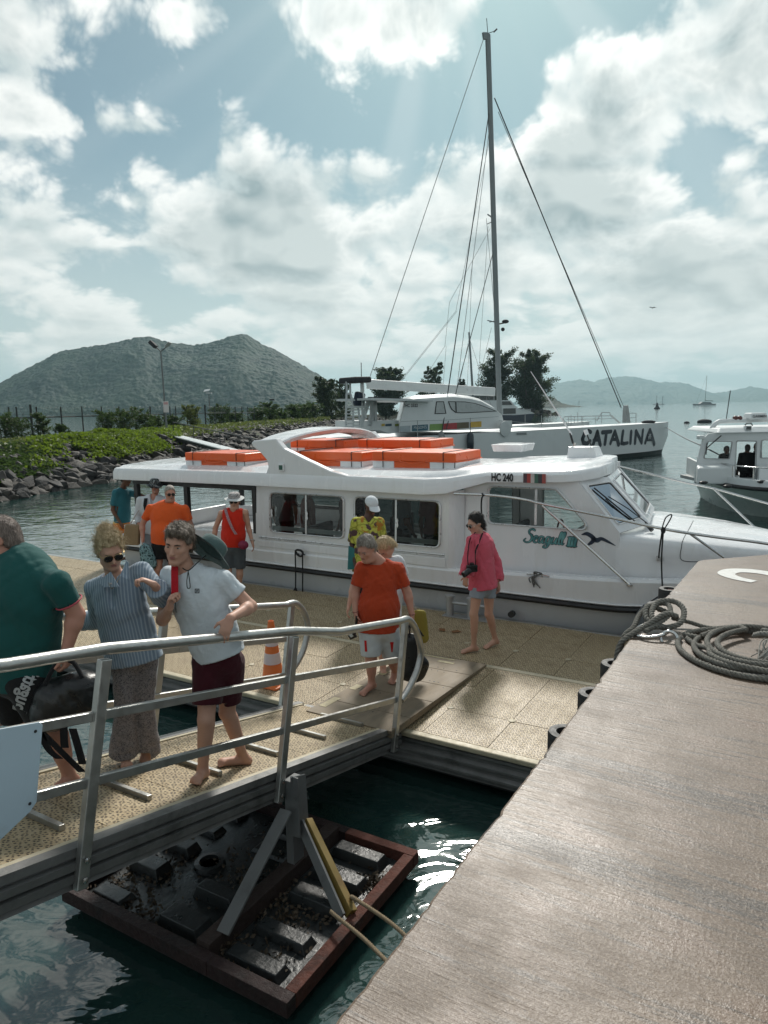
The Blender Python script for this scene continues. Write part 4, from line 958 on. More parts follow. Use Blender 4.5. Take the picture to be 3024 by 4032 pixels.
# joint of the bow hatch
v_ = pst(2597, 2200, 9.58)
for k in range(5): S().box((v_[0] - .04, v_[1] - .012, v_[2] - .03 + k * .014), (v_[0] + .04, v_[1] + .01, v_[2] - .024 + k * .014)).build('vent_slat', WFR, bt)
# ---- roof
rf = []
for (s_, tn, zl, zt_, zp) in [(-11.62, 9.30, -1.285, -1.10, -1.06), (-11.58, 9.26, -1.30, -1.085, -1.04), (-10., 9.22, -1.285, -1.065, -1.01), (-8., 9.20, -1.27, -1.05, -.985), (-5.6, 9.20, -1.27, -1.05, -.97), (-4.75, 9.20, -1.275, -1.05, -.96), (-4.42, 9.24, -1.25, -1.03, -.94), (-4.12, 9.37, -1.16, -.985, -.91), (-3.86, 9.465, -1.085, -.945, -.885), (-3.2, 9.475, -1.06, -.92, -.86), (-2.78, 9.49, -1.045, -.90, -.845), (-2.52, 9.60, -1.025, -.885, -.835), (-2.34, 9.85, -1.005, -.865, -.825), (-2.24, 10.25, -.99, -.85, -.82), (-2.20, 10.7, -.985, -.845, -.82)]:
    h = TC - tn; half = [(h - .10, zl + .012), (h, zl), (h - .004, zl + .66 * (zt_ - zl)), (h - .045, zt_ - .005), (h - .10, zt_ + .012), (h - .17, zt_ + .012), (h - .26, zp), (max(h * .45, .03), zp + .035)]
    half = [(max(a, .02 + .005 * i), c) for i, (a, c) in enumerate(half)]
    rf.append([(s_, TC - a, c) for a, c in half] + [(s_, TC, zp + .045)] + [(s_, TC + a, c) for a, c in half[::-1]])
rf = [[(a - .13 * (b - 9.6) * np.clip((a + 4.2) / 1.6, 0, 1), b, c) for a, b, c in r] for r in rf]
S().loft(rf).build('roof', GEL, bt, smooth=38, fixn=True)
# ---- swept roof arch
pts = [pst(u, v, 9.24) for u, v in [(1040, 1880), (1056, 1838), (1050, 1812), (1028, 1786), (993, 1756), (988, 1745), (997, 1735), (1085, 1727), (1094, 1740), (1116, 1766), (1205, 1810), (1300, 1855), (1390, 1880), (1512, 1897), (1633, 1903), (1690, 1914), (1633, 1916), (1300, 1902), (1040, 1898)]]
for sg in (1, -1):
    mb = S(); a = np.array(pts); b_ = a + (0, .14, 0)
    if sg < 0: a[:, 1] = 2 * TC - a[:, 1]; b_[:, 1] = 2 * TC - b_[:, 1]
    mb.prism(a, (b_ - a)[0]); mb.build('arch_side', GEL, bt, bevel=.02, fixn=True)
a0, a1 = pts[5][0] + .02, pts[8][0] - .0; zt0 = pts[6][2]
rows = []
for f in np.linspace(0, 1, 17):
    t_ = 9.375 + (2 * TC - 2 * 9.375) * f; c_ = math.sin(math.pi * f) ** .7 * .17; sh = math.sin(math.pi * f) * .15
    rows.append([(a0 + sh, t_, zt0 - .035 + c_), (a0 + .10 + sh, t_, zt0 + .012 + c_), (a1 + sh, t_, zt0 - .005 + c_), (a1 + .02 + sh, t_, zt0 - .03 + c_), (a1 - .05 + sh, t_, zt0 - .10 + c_), (a0 + .12 + sh, t_, zt0 - .10 + c_)])
S().loft(rows).build('arch_top', GEL, bt, smooth=40, fixn=True)
c = pst(1108, 1841, 9.22); S().box((c[0] - .05, 9.205, c[2] - .06), (c[0] + .05, 9.239, c[2] + .06)).build('side_light', GEL, bt, bevel=.008); S().box((c[0] - .035, 9.195, c[2] - .035), (c[0] + .032, 9.204, c[2] + .04)).build('green_lens', M('green_lens', (.02, .09, .06), .15), bt)
# ---- open stern: bulwarks, dark posts, header, rolled clear curtains
for sg in (1, -1):
    def mt(t): return t if sg > 0 else 2 * TC - t
    for (s0, s1, z1) in ((-11.45, -10.75, -2.20), (-9.55 if sg > 0 else -10.76, -8.04, -2.16)):
        S().loft([[(s0, mt(9.30), -2.62), (s1, mt(9.30), -2.62), (s1, mt(9.40), -2.62), (s0, mt(9.40), -2.62)], [(s0, mt(9.33), z1), (s1, mt(9.33), z1 + .05), (s1, mt(9.42), z1 + .05), (s0, mt(9.42), z1)]]).build('bulwark', GEL, bt, bevel=.015, fixn=True)
    for s_ in (-11.05, -9.72, -8.09):
        S().box((s_ - .045, min(mt(9.33), mt(9.41)), -2.62), (s_ + .045, max(mt(9.33), mt(9.41)), -1.30)).build('stern_post', BLK, bt)
    S().box((-11.1, min(mt(9.325), mt(9.415)), -1.375), (-8.05, max(mt(9.325), mt(9.415)), -1.302)).build('header', BLK, bt)
    if sg < 0:
        S().box((-9.7, mt(9.41), -2.12), (-8.1, mt(9.33), -2.05)).build('sill_bar', BLK, bt)
        S().tube([(-11.0, mt(9.5), -1.46), (-9.7, mt(9.5), -1.47), (-8.15, mt(9.5), -1.50)], .055, 10).build('rolled_curtain', M('clear_vinyl_roll', (.25, .28, .29), .25), bt, smooth=40)
        for s_ in (-10.4, -9.2, -8.6): S().tube([(s_, mt(9.5) + .0, -1.33), (s_ - .05, mt(9.43), -1.46), (s_, mt(9.5), -1.53), (s_ + .05, mt(9.56), -1.46), (s_, mt(9.5), -1.33)], .01, 5).build('curtain_tie', BLK, bt)
S().box((-11.5, 9.5, -2.9), (-11.4, 12.2, -2.15)).build('transom', GEL, bt, bevel=.03)
# ---- seats inside
seatm = M('navy_seat_vinyl', (.035, .04, .05), .5, var=.2)
for k in range(5):
    for t0 in (9.62, 11.25):
        s_ = -7.7 + .78 * k; S().box((s_, t0, -2.92), (s_ + .42, t0 + .85, -2.52)).build('seat', seatm, bt, bevel=.04); S().box((s_ + .40, t0, -2.5), (s_ + .48, t0 + .85, -2.0)).build('seat_back', seatm, bt, bevel=.04)
S().box((-2.9, 9.75, -2.9), (-2.35, 11.9, -1.86)).build('helm_console', GREYIN, bt, bevel=.05)
S().tube([(-3.0 + .0 * math.cos(a), 10.2 + .17 * math.cos(a), -1.85 + .17 * math.sin(a)) for a in np.linspace(0, 6.283, 25)[:-1]], .013, 8, loop=True).build('steering_wheel', BLK, bt, smooth=180)
# ---- stainless rails
def rail(name, P, r=.017, par=bt): return S().tube(P, r, 10).build(name, STEEL, par, smooth=40)
nr = smooth_path(np.array([pst(1788, 1944, 9.27), pst(1930, 1950, 9.30), pst(2060, 1966, 9.32), pst(2140, 1985, 9.33), pst(2400, 2037, 9.34), pst(2620, 2084, 9.36), pst(2800, 2112, 9.42), pst(2960, 2132, 9.52), pst(3060, 2146, 9.64), pst(3250, 2165, 9.95)]), 5)
rail('bow_rail', nr, .019)
rail('rail_stanchion', [pst(2135, 1990, 9.33), pst(2479, 2302, 9.33)], .019); rail('rail_stanchion', [pst(2715, 2100, 9.40), pst(2850, 2196, 9.55)], .017)
c = pst(2479, 2303, 9.33); S().lathe(c, [(.04, -.01), (.04, .004), (.022, .012)], 14).build('stanchion_foot', STEEL, bt, smooth=40)
frl = [pst(2436, 1836, 11.95), pst(2560, 1866, 12.05), pst(2700, 1900, 12.10), pst(2820, 1926, 12.10), pst(2960, 1965, 12.0), pst(3080, 1998, 11.9)]
rail('bow_rail', smooth_path(np.array(frl), 4), .018); rail('rail_stanchion', [pst(2812, 1926, 12.1), pst(2985, 2090, 11.95)], .017)
def cordloop(P, r=.008, name='black_line', mat=ROPE_B): return S().tube(smooth_path(np.array(P), 5), r, 7).build(name, mat, bt, smooth=180)
c = pst(1900, 1950, 9.28); cordloop([c + (0, -.02, .03), c + (.02, -.03, 0), c + (0, -.03, -.05), c + (-.01, -.02, -.18), c + (.005, -.02, -.42), c + (.0, -.02, -.62)], .012)
c = pst(2612, 2085, 9.345); cordloop([c + (-.01, -.02, .02), c + (.0, -.03, .07), c + (.03, -.03, .16), c + (.09, -.03, .20), c + (.085, -.03, .15), c + (.02, -.03, .02)], .008); S().ball(c + (0, -.01, -.01), (.03, .03, .045), 10, 8).build('line_knot', ROPE_B, bt, smooth=180)
cordloop([c + (.005, -.03, -.02), c + (.0, -.04, -.4), pst(2610, 2340, 9.30)], .010); cordloop([c + (-.01, -.03, -.02), c + (-.03, -.04, -.25), c + (-.035, -.04, -.36)], .010)
fd = sroot('inflatable_fender', -1.5, 9.2, -3.1, 'dark rounded boat fender hanging between the bow and the quay', 'fender')
S().lathe((-1.58, 9.12, -3.15), [(.01, 0), (.10, .04), (.15, .15), (.155, .35), (.11, .52), (.05, .60), (.03, .64)], 20).build('bladder', M('dark_grey_fender', (.09, .10, .105), .35, var=.2), fd, smooth=180)
S().tube([(-1.58, 9.12, -2.51), pst(2610, 2338, 9.20)], .009, 6).build('lanyard', ROPE_B, fd)
# cleats with lines
def cleat(c, L=.16):
    S().tube([c + (-L, -.02, .03), c + (-L * .4, -.02, .045), c + (L * .4, -.02, .045), c + (L, -.02, .03)], .010, 8).build('cleat', STEEL, bt, smooth=60)
    for q in (-.35, .35): S().tube([c + (L * q, 0, -.01), c + (L * q, -.02, .045)], .010, 6).build('cleat_foot', STEEL, bt)
c = pst(2120, 2272, 9.30); cleat(c); rs = np.random.default_rng(2)
for q in range(6):
    f = rs.normal(size=4) * .02; S().tube(smooth_path([c + (-.05 + f[0], -.03, .05), c + (-.02 + f[1], -.05, .08), c + (.05 + f[2], -.05, .06), c + (-.06 + f[3], -.05, -.01), c + (-.10 + q * .025 + f[0], -.045, -.08 - .03 * (q % 3))], 4), .008, 6).build('hitched_line', M('grey_frayed_line', (.13, .13, .125), .9, var=.4, vs=40.), bt, smooth=180)
c = pst(1183, 2180, 9.25); S().tube([c + (-.10, -.02, 0), c + (.12, -.02, 0)], .012, 8).build('cleat', STEEL, bt)
cordloop([c + (-.07, -.04, .04), c + (-.03, -.05, .07), c + (.05, -.05, .065), c + (.09, -.05, .02), c + (.05, -.05, -.03), c + (-.02, -.05, -.01), c + (-.06, -.04, .03)], .018)
cordloop([c + (-.07, -.05, .03), c + (-.075, -.05, -.3), c + (-.08, -.06, -.58)], .012); cordloop([c + (.08, -.05, .02), c + (.07, -.05, -.3), c + (.06, -.07, -.82)], .012)
mb = S()
for q in range(18):
    a = rs.normal(size=2) * .05; mb.tube([c + (-.08, -.06, -.55), c + (-.085 + a[0] * .5, -.07 + a[1] * .15, -.66), c + (-.10 + a[0] * 1.3, -.07 + a[1] * .4, -.80)], .006, 5)
mb.build('rope_tassel', ROPE_B, bt)
# ---- roof gear
def floatbox(s0, s1, t0, t1, z, lab):
    r = sroot('life_float', (s0 + s1) / 2, (t0 + t1) / 2, z, lab, 'life float', 'orange life floats on the boat roof')
    S().box((s0, t0, z + .115), (s1, t1, z + .265)).build('float_cushion', ORG, r, bevel=.018)
    S().box((s0 + .02, t0 + .02, z + .012), (s1 - .02, t1 - .02, z + .113)).build('lower_cushion', ORG, r)
    L = s1 - s0
    for a, b_ in ((s0 + .005, s0 + L * .27), (s1 - L * .30, s1 - .005)):
        S().box((a, t0 + .006, z + .0), (b_, t1 - .006, z + .122)).build('white_pad', GEL, r, bevel=.008)
    for k in range(3):
        P = [(s0 + L * (.02 + .32 * k + .32 * f), t0 - .014 - .006 * math.sin(f * 3.14), z + .128 - .035 * math.sin(f * math.pi) * (k == 1)) for f in np.linspace(0, 1, 9)]
        S().tube(P, .010, 6).build('grab_line', ORG, r, smooth=180)
    S().tube([(s1 + .012, t0 - .01, z + .13), (s1 + .02, (t0 + t1) / 2, z + .12), (s1 + .012, t1, z + .13)], .010, 6).build('grab_line', ORG, r, smooth=180)
    for q in (.14, .86): S().tube([(s0 + L * q, t0 - .008, z + .02), (s0 + L * q, t0 - .008, z + .27), (s0 + L * q, t1 + .008, z + .27), (s0 + L * q, t1 + .008, z + .02)], .007, 5).build('lashing', BLK, r)
    S().beam((s1 - L * .01, t0 - .004, z), (s1 - L * .01, t0 - .004, z + .12), .004, .012, (1, 0, 0)).build('strap', BLK, r)
floatbox(-9.98, -8.50, 9.62, 10.60, -1.035, 'orange life float by itself at the after end of the roof')
floatbox(-7.62, -6.17, 9.80, 10.78, -.985, 'orange life float showing through the arch, beside the forward near one')
floatbox(-5.98, -4.50, 9.80, 10.78, -.965, 'biggest looking orange life float, forward on the near side of the roof')
floatbox(-8.6, -7.35, 11.05, 12.0, -.86, 'orange life float mostly hidden, far side behind the arch opening')
floatbox(-7.05, -5.55, 11.05, 12.0, -.84, 'orange life float on the far side of the roof behind the two near ones')
hb_ = sroot('roof_hatch_box', -4.6, 11.4, -.90, 'small white hatch tray on the roof centre line', 'hatch')
a = pst(1953, 1775, 11.5); b_ = pst(2075, 1775, 11.5); S().loft([[(a[0] + .03, 11.3, a[2]), (b_[0] - .03, 11.3, a[2]), (b_[0] - .03, 11.9, a[2]), (a[0] + .03, 11.9, a[2])], [(a[0], 11.27, a[2] + .12), (b_[0], 11.27, a[2] + .12), (b_[0], 11.93, a[2] + .12), (a[0], 11.93, a[2] + .12)]]).build('tray', GEL, hb_, bevel=.01, fixn=True)
ab = sroot('antenna_box', -2.75, 10.85, -.78, 'white plinth with whip aerial and lamp on the front of the roof', 'aerial mount')
t0 = 10.75; a = pst(2232, 1797, t0); b_ = pst(2352, 1797, t0); zt_ = pst(2234, 1759, t0)[2]
S().loft([[(a[0], t0, a[2] - .03), (b_[0], t0, a[2] - .03), (b_[0] + .02, t0 + .35, a[2] - .03), (a[0] + .02, t0 + .35, a[2] - .03)], [(a[0] + .01, t0 + .03, zt_), (b_[0] - .07, t0 + .03, zt_), (b_[0] - .05, t0 + .32, zt_), (a[0] + .02, t0 + .32, zt_)]]).build('plinth', GEL, ab, bevel=.008, fixn=True)
p0 = pst(2264, 1752, t0 + .15); S().tube([p0 + (0, 0, -.04), p0 + (0, 0, .03)], .022, 10).build('aerial_foot', STEEL, ab); S().tube([p0 + (-.03, 0, .02), pst(2245, 1705, t0 + .15)], .017, 8).build('aerial_ferrule', BLK, ab, smooth=60)
S().tube([pst(2252, 1712, t0 + .15), pst(2090, 1463, t0 + .15)], [.014, .006], 8).build('whip_aerial', GEL, ab, smooth=60)
p1 = pst(2328, 1756, t0 + .1); p2 = pst(2312, 1712, t0 + .1); S().tube([p1, p2], .010, 8).build('lamp_stem', BLK, ab); S().tube([p2, p2 + (p2 - p1) * .45], .032, 12).build('lamp', GEL, ab, smooth=60)

# ---- lettering
def text_mesh(txt, size, bold=.0):
    cu = bpy.data.curves.new('t', 'FONT'); cu.body = txt; cu.size = size; cu.offset = bold; cu.fill_mode = 'FRONT'; cu.align_x = 'CENTER'; cu.align_y = 'CENTER'; cu.resolution_u = 3
    o = bpy.data.objects.new('t', cu); COL.objects.link(o); dg = bpy.context.evaluated_depsgraph_get(); dg.update(); me = o.evaluated_get(dg).to_mesh()
    V = np.array([v.co[:] for v in me.vertices]); Fs = [tuple(p.vertices) for p in me.polygons]; o.evaluated_get(dg).to_mesh_clear(); bpy.data.objects.remove(o); bpy.data.curves.remove(cu); return V, Fs
def lettering(name, txt, size, c, ex, ey, mat, parent, bold=0., sx=1., st=False, slant=0., depth=0.):
    """flat letters; c centre, ex / ey unit vectors of reading direction and up"""
    V, Fs = text_mesh(txt, size, bold); c, ex, ey = (np.array(q, float) for q in (c, ex, ey)); mb = MB(st)
    mb.add(c + (V[:, 0:1] * sx + V[:, 1:2] * slant) * ex + V[:, 1:2] * ey, Fs); return mb.build(name, mat, parent)
INK = M('black_vinyl_letter', (.018, .018, .02), .4, var=.1); TEAL = None
lettering('registration_letters', 'HC 240', .15, np.array((-3.63, 9.46, -1.012)), (1, 0, 0), (0, 0, 1), INK, bt, .006, .68, True)
fc = np.array((-3.16, 9.465, -1.005))
for k, cc in enumerate([(.10, .05, .06), (.42, .06, .05), (.55, .50, .48), (.07, .16, .12), (.05, .05, .06), (.35, .08, .07)]):
    f0, f1 = k / 6, (k + 1) / 6
    S().add([fc + (-.16 + .32 * f0, 0, -.065), fc + (-.16 + .32 * f1, 0, -.065), fc + (-.16 + .32 * min(1, f1 * 1.0), 0, .065), fc + (-.16 + .32 * f0 * 1.0, 0, .065)], [(0, 1, 2, 3)]).build('flag_stripe', M('flag_ink_%d' % k, cc, .5, var=.3, vs=12.), bt)
m, t, n, b, o = mat_new('teal_gradient_letter'); n.put(b.inputs['Base Color'], n.mix(n.ramp(n.noise(o, 9., 2.), .35, .65), (.05, .20, .21), (.16, .42, .42))); b.inputs['Roughness'].default_value = .4; TEALM = m
def strokes(name, paths, w, mp, mat, parent, off, st=True, k=6, flatend=False, smooth=True):
    """brush strokes: ribbons of (half) width w along paths given in the plane, mapped by mp"""
    mb = MB(st)
    for P, ww in paths:
        P = np.array(P, float); 
        if smooth and len(P) > 2: P = smooth_path(np.c_[P, np.zeros(len(P))], k)[:, :2]
        else: P = np.array([P[0] * (1 - f) + P[1] * f for f in np.linspace(0, 1, 4)]) if len(P) == 2 else P
        T = np.gradient(P, axis=0); T /= np.maximum(np.linalg.norm(T, axis=1, keepdims=True), 1e-9); N = np.c_[-T[:, 1], T[:, 0]]
        wd_ = np.interp(np.linspace(0, 1, len(P)), np.linspace(0, 1, len(ww)), ww)[:, None] * w if not np.isscalar(ww) else np.full((len(P), 1), ww * w)
        A, B_ = P + N * wd_, P - N * wd_
        q = [np.array([np.array(mp(*p)) + off for p in A]), np.array([np.array(mp(*p)) + off for p in B_])]
        mb.grid(np.stack(q, 0))
        if not flatend:
            for e, sgn in ((0, -1), (-1, 1)):
                c = P[e]; r = wd_[e, 0]; aa = [c + r * (math.cos(x_) * N[e] * 1. + math.sin(x_) * T[e] * sgn) for x_ in np.linspace(0, math.pi, 7)]
                mb.add([np.array(mp(*p)) + off for p in aa], [tuple(range(7))])
    return mb.build(name, mat, parent)
# 'Seagull' in brush script, letter space roughly 0..3.6 wide, x-height 0..1
SG = [([(.62, 1.55), (.40, 1.72), (.12, 1.55), (.14, 1.20), (.40, .95), (.50, .55), (.30, .12), (-.05, .05), (-.25, .25), (-.12, .5)], (.8, 1.2, 1., .9, 1.2, 1.2, 1., .9, .8, .6)),
      ([(.62, .42), (.88, .55), (.98, .80), (.84, .92), (.70, .70), (.70, .30), (.86, .08), (1.06, .18)], (.6, .8, .9, .9, 1.1, 1.1, .9, .6)),
      ([(1.55, .85), (1.32, .90), (1.16, .55), (1.22, .15), (1.42, .20), (1.58, .80), (1.54, .25), (1.66, .08), (1.80, .22)], (.8, 1., 1.1, 1., .8, .9, 1., .8, .5)),
      ([(2.22, .85), (1.98, .90), (1.84, .55), (1.92, .15), (2.10, .25), (2.26, .85), (2.16, .0), (1.98, -.42), (1.72, -.40), (1.80, -.15), (2.2, .05), (2.4, .2)], (.8, 1., 1.1, 1., .8, .9, 1., 1., .9, .7, .6, .5)),
      ([(2.48, .85), (2.40, .40), (2.46, .10), (2.64, .20), (2.84, .85), (2.78, .30), (2.86, .08), (3.0, .22)], (1., 1.1, 1., .8, .9, 1.1, .8, .5)),
      ([(3.02, .3), (3.24, 1.1), (3.24, 1.55), (3.12, 1.50), (3.06, .6), (3.14, .1), (3.28, .2)], (.5, .8, .9, .9, 1.1, .9, .5)),
      ([(3.30, .3), (3.52, 1.1), (3.52, 1.55), (3.40, 1.50), (3.34, .6), (3.42, .1), (3.58, .25)], (.5, .8, .9, .9, 1.1, .9, .5)),
      ([(4.02, 0.), (4.02, 1.05)], (1.4, 1.4)), ([(4.30, 0.), (4.30, 1.05)], (1.4, 1.4)), ([(4.58, 0.), (4.58, 1.05)], (1.4, 1.4)), ([(3.86, 1.05), (4.74, 1.05)], (.8, .8)), ([(3.86, 0.), (4.74, 0.)], (.8, .8))]
sgm = lambda x_, y_: mapN2(-3.30 + x_ * .150 + y_ * .02, -1.93 + y_ * .115)
for nm, w_, mt_, of_ in (('name_outline', .135, INK, -.006), ('name_letters', .082, TEALM, -.009)):
    strokes(nm, SG, w_, sgm, mt_, bt, (0, of_, 0))
bird = [([(0, .10), (.25, .16), (.50, .05), (.62, -.06)], (.15, .9, 1., .9)), ([(.55, -.05), (.75, -.10), (.95, -.02), (1.25, -.12), (1.62, -.28)], (1., 1.1, .8, .6, .1)), ([(.60, -.10), (.45, -.25), (.30, -.34)], (1., .8, .3))]
bdm = lambda x_, y_: mapN2(-2.52 + x_ * .28, -1.79 + y_ * .30)
strokes('gull_emblem', bird, .10, bdm, M('navy_vinyl', (.02, .035, .06), .4), bt, (0, -.006, 0))
# =================================================================== other boats, lamps, fence
WHB = M('white_boat_paint', (.66, .69, .69), .4, var=.05, vs=.4, dirt=.18, ds=.8, dcol=(.42, .44, .43))
WHS = M('white_spar_paint', (.55, .58, .58), .45, var=.12, vs=.7, dirt=.3, ds=1.2, dcol=(.3, .31, .31))
DKG = M('dark_antifouling', (.022, .035, .034), .6, var=.3); WIRE = M('dark_rigging_wire', (.05, .055, .058), .45, .4); WIRE2 = M('pale_rigging_line', (.30, .32, .32), .6)
NAVY = M('navy_hull_paint', (.022, .034, .055), .35, var=.1); DGL = M('dark_window_glass', (.045, .055, .058), .08, var=.2, vs=1.); CVS = M('dark_canvas', (.030, .032, .036), .8, var=.2)
class Frame2:
    """vertical plane through P0 along e (unit, world XY); n points away from the camera"""
    def __init__(s, P0, e):
        s.P = np.array([*P0, 0.]); e = np.array([*e, 0.]); s.e = e / np.linalg.norm(e); s.n = np.array([-s.e[1], s.e[0], 0.])
    def hit(s, u, v, off=0.):
        d = ray(u, v); o = np.array([0, 0, EYE]); k = ((s.P + s.n * off - o) @ s.n) / (d @ s.n); p = o + d * k; return (float((p - s.P) @ s.e), off, float(p[2]))
    def w(s, p): return s.P + s.e * p[0] + s.n * p[1] + np.array([0, 0, p[2]])
    def W(s, L): return np.array([s.w(p) for p in L])
    def at(s, u, v, off=0.): return s.w(s.hit(u, v, off))
K = Frame2((20.24, 48.5), (.807, .590))
ct = empty('sailing_catamaran', tuple(K.w((-10, 4, 0))), math.atan2(.590, .807), 'large white sailing catamaran with tall mast and a name on its bow', 'catamaran')
# near hull
secs = []; bot = []
for x in np.linspace(-25.6, 0., 30):
    f = np.interp(x, [-28, -8, -3, -.8, 0], [1., 1., .78, .34, .05]); zt_ = np.interp(x, [-28, -22, 0], [1.5, 2.0, 2.13]); rk = np.interp(x, [-4, 0], [0, .9])
    secs.append([K.w((x, 1. - f, zt_)), K.w((x - rk * .0, 1. - f * .97, 1.2)), K.w((x - rk * .6, 1. - f * .93, .28)), K.w((x - rk * .6, 1. + f * .93, .28)), K.w((x, 1. + f * .97, 1.2)), K.w((x, 1. + f, zt_))])
    bot.append([K.w((x - rk * .6, 1. - f * .93, .28)), K.w((x - rk * .9, 1. - f * .7, -.4)), K.w((x - rk * .9, 1. + f * .7, -.4)), K.w((x - rk * .6, 1. + f * .93, .28))])
MB().loft(secs).build('near_hull', WHB, ct, smooth=40, fixn=True); MB().loft(bot).build('antifouling', DKG, ct, smooth=40, fixn=True)
MB().loft([[p + K.n * 6.6 for p in r] for r in secs]).build('far_hull', WHB, ct, smooth=40, fixn=True)
MB().loft([[p + K.n * 6.6 for p in r] for r in bot]).build('antifouling', DKG, ct, smooth=40, fixn=True)
def kbox(x0, x1, y0, y1, z0, z1, name, mat, bev=0.):
    P = [K.w((x, y, z)) for z in (z0, z1) for x, y in ((x0, y0), (x1, y0), (x1, y1), (x0, y1))]
    return MB().add(P, [(3, 2, 1, 0), (4, 5, 6, 7), (0, 1, 5, 4), (1, 2, 6, 5), (2, 3, 7, 6), (3, 0, 4, 7)]).build(name, mat, ct, bevel=bev)
kbox(-27, -9., 1.9, 6.7, 1.3, 1.95, 'bridge_deck', WHB); kbox(-9., -2.2, 1.9, 2.2, 1.5, 1.75, 'net_beam', WHS); kbox(-2.6, -2.2, 1.9, 6.7, 1.6, 1.9, 'cross_beam', WHS)
cp = [(1572, 1702), (1572, 1678), (1580, 1648), (1598, 1585), (1612, 1574), (1640, 1570), (1784, 1563), (1851, 1570), (1895, 1581), (1948, 1609), (1977, 1634), (1983, 1660), (1966, 1688)]
Y0 = .45
for (o0, o1, nm) in ((Y0, 7.6, 'deckhouse'),):
    pts = [K.hit(u, v, Y0) for u, v in cp]
    rings = []
    for y, sh in ((Y0, 1.), (Y0 + .25, 1.0), (4.2, 1.), (7.6 - .25, 1.0), (7.6, 1.)):
        rise = .16 if Y0 + .1 < y < 7.5 else 0.
        rings.append([K.w((p[0] + (.73 * (y - Y0) * np.clip((pts[9][0] - p[0]) / 6., 0, 1)), y, p[2] + (rise if p[2] > 2.9 else 0.))) for p in pts])
    MB().loft(rings).build(nm, WHB, ct, smooth=40, fixn=True)
def kpoly(L, off, name, mat, parent=ct): 
    P = [K.at(u, v, off) for u, v in L]; return MB().add(P, [tuple(range(len(P)))]).build(name, mat, parent, fixn=True)
def c5(x, y): return (1350 + .4822 * x, 1340 + .4822 * y)
big = [c5(*p) for p in [(858, 497), (1000, 500), (1080, 512), (1150, 535), (1262, 580), (1100, 590), (985, 595), (920, 592), (885, 565), (868, 530)]]
CURT = M('pale_window_curtain', (.40, .43, .43), .3, var=.25, vs=2.5)
for L, inner in ((big, [c5(*p) for p in [(868, 503), (1000, 506), (1078, 517), (1146, 540), (1240, 576), (1098, 584), (985, 589), (924, 586), (893, 562), (877, 530)]]), ([c5(*p) for p in [(762, 498), (826, 498), (846, 600), (748, 602)]], [c5(*p) for p in [(768, 505), (820, 505), (836, 594), (757, 595)]])):
    w_ = kpoly(L, Y0 - .012, 'window_frame', INK); kpoly(inner, Y0 - .024, 'pane', CURT, w_)
MB().beam(K.at(*c5(922, 500), Y0 - .03), K.at(*c5(925, 592), Y0 - .03), .05, .05).build('window_bar', INK, ct)
for L, col, nm in [([(465, 702), (552, 697), (550, 744), (465, 748)], (.33, .38, .40), 'a'), ([(565, 694), (695, 686), (695, 735), (565, 742)], (.035, .11, .15), 'b'), ([(710, 685), (818, 680), (816, 732), (708, 735)], (.20, .33, .10), 'c'), ([(820, 680), (932, 672), (932, 724), (818, 730)], (.36, .05, .055), 'd'), ([(932, 672), (1030, 667), (1030, 716), (932, 724)], (.13, .11, .07), 'e'), ([(1038, 666), (1132, 661), (1132, 706), (1038, 712)], (.55, .36, .06), 'f')]:
    kpoly([c5(*p) for p in L], Y0 - .02, 'banner', M('banner_print_' + nm, col, .5, var=.35, vs=3.))
a, b_ = K.at(*c5(575, 715), Y0 - .035), K.at(*c5(688, 709), Y0 - .035); ex = (b_ - a); Lx = np.linalg.norm(ex); ex /= Lx
lettering('banner_letters', "MASON'S", Lx / 4.3, (a + b_) / 2, ex, (0, 0, 1), M('pale_letter', (.55, .60, .62), .5), ct, .0, .98)
a = K.at(*c5(560, 533), Y0 - .03); lettering('registration_letters', 'HC 2522', .22, a, K.e, (0, 0, 1), INK, ct, .004, 1.)
# bow name in brush capitals
def c6(x, y): return (2050 + .3918 * x, 1540 + .3918 * y)
NAME = [([(705, 412), (680, 400), (645, 425), (622, 480), (632, 520), (665, 530), (700, 500)], (.9, 1., 1.1, 1.1, 1., 1., .8)), ([(728, 538), (752, 470), (772, 408), (800, 540)], (1., 1., 1., 1.1)), ([(735, 492), (795, 490)], (.8, .8)), ([(822, 415), (910, 406)], (1., .9)), ([(862, 415), (848, 530)], (1., 1.)),
        ([(903, 525), (930, 450), (948, 405), (985, 535)], (.9, 1., 1., 1.2)), ([(915, 485), (970, 484)], (.8, .8)), ([(1030, 405), (1022, 460), (1015, 522), (1040, 528), (1076, 520)], (1., 1., 1., .9, .8)), ([(1112, 408), (1104, 520)], (1., 1.)),
        ([(1150, 522), (1160, 402)], (1., 1.)), ([(1160, 402), (1190, 460), (1216, 518)], (1., 1., 1.)), ([(1216, 518), (1230, 392)], (1., .9)), ([(1252, 520), (1280, 440), (1300, 392), (1345, 530)], (.9, 1., 1.1, 1.2)), ([(1268, 488), (1330, 486)], (.8, .8))]
def hulloff(x, z=1.9):
    f = np.interp(x, [-28, -8, -3, -.8, 0], [1., 1., .78, .34, .05]); return 1. - f * np.interp(z, [.28, 1.2, 2.1], [.93, .97, 1.])
PA = []
for P, ww in [([P_[k], P_[k + 1]], (w_[min(k, len(w_) - 1)], w_[min(k + 1, len(w_) - 1)])) for P_, w_ in NAME for k in range(len(P_) - 1)]:
    q = []
    for (x, y) in P:
        u, v = c6(x, y); h = K.hit(u, v, 0.)
        for _ in range(3): h = K.hit(u, v, hulloff(h[0], h[2]) - .015)
        q.append((h[0], h[2]))
    PA.append((q, ww))
NMAT = M('navy_name_letter', (.028, .036, .048), .5)
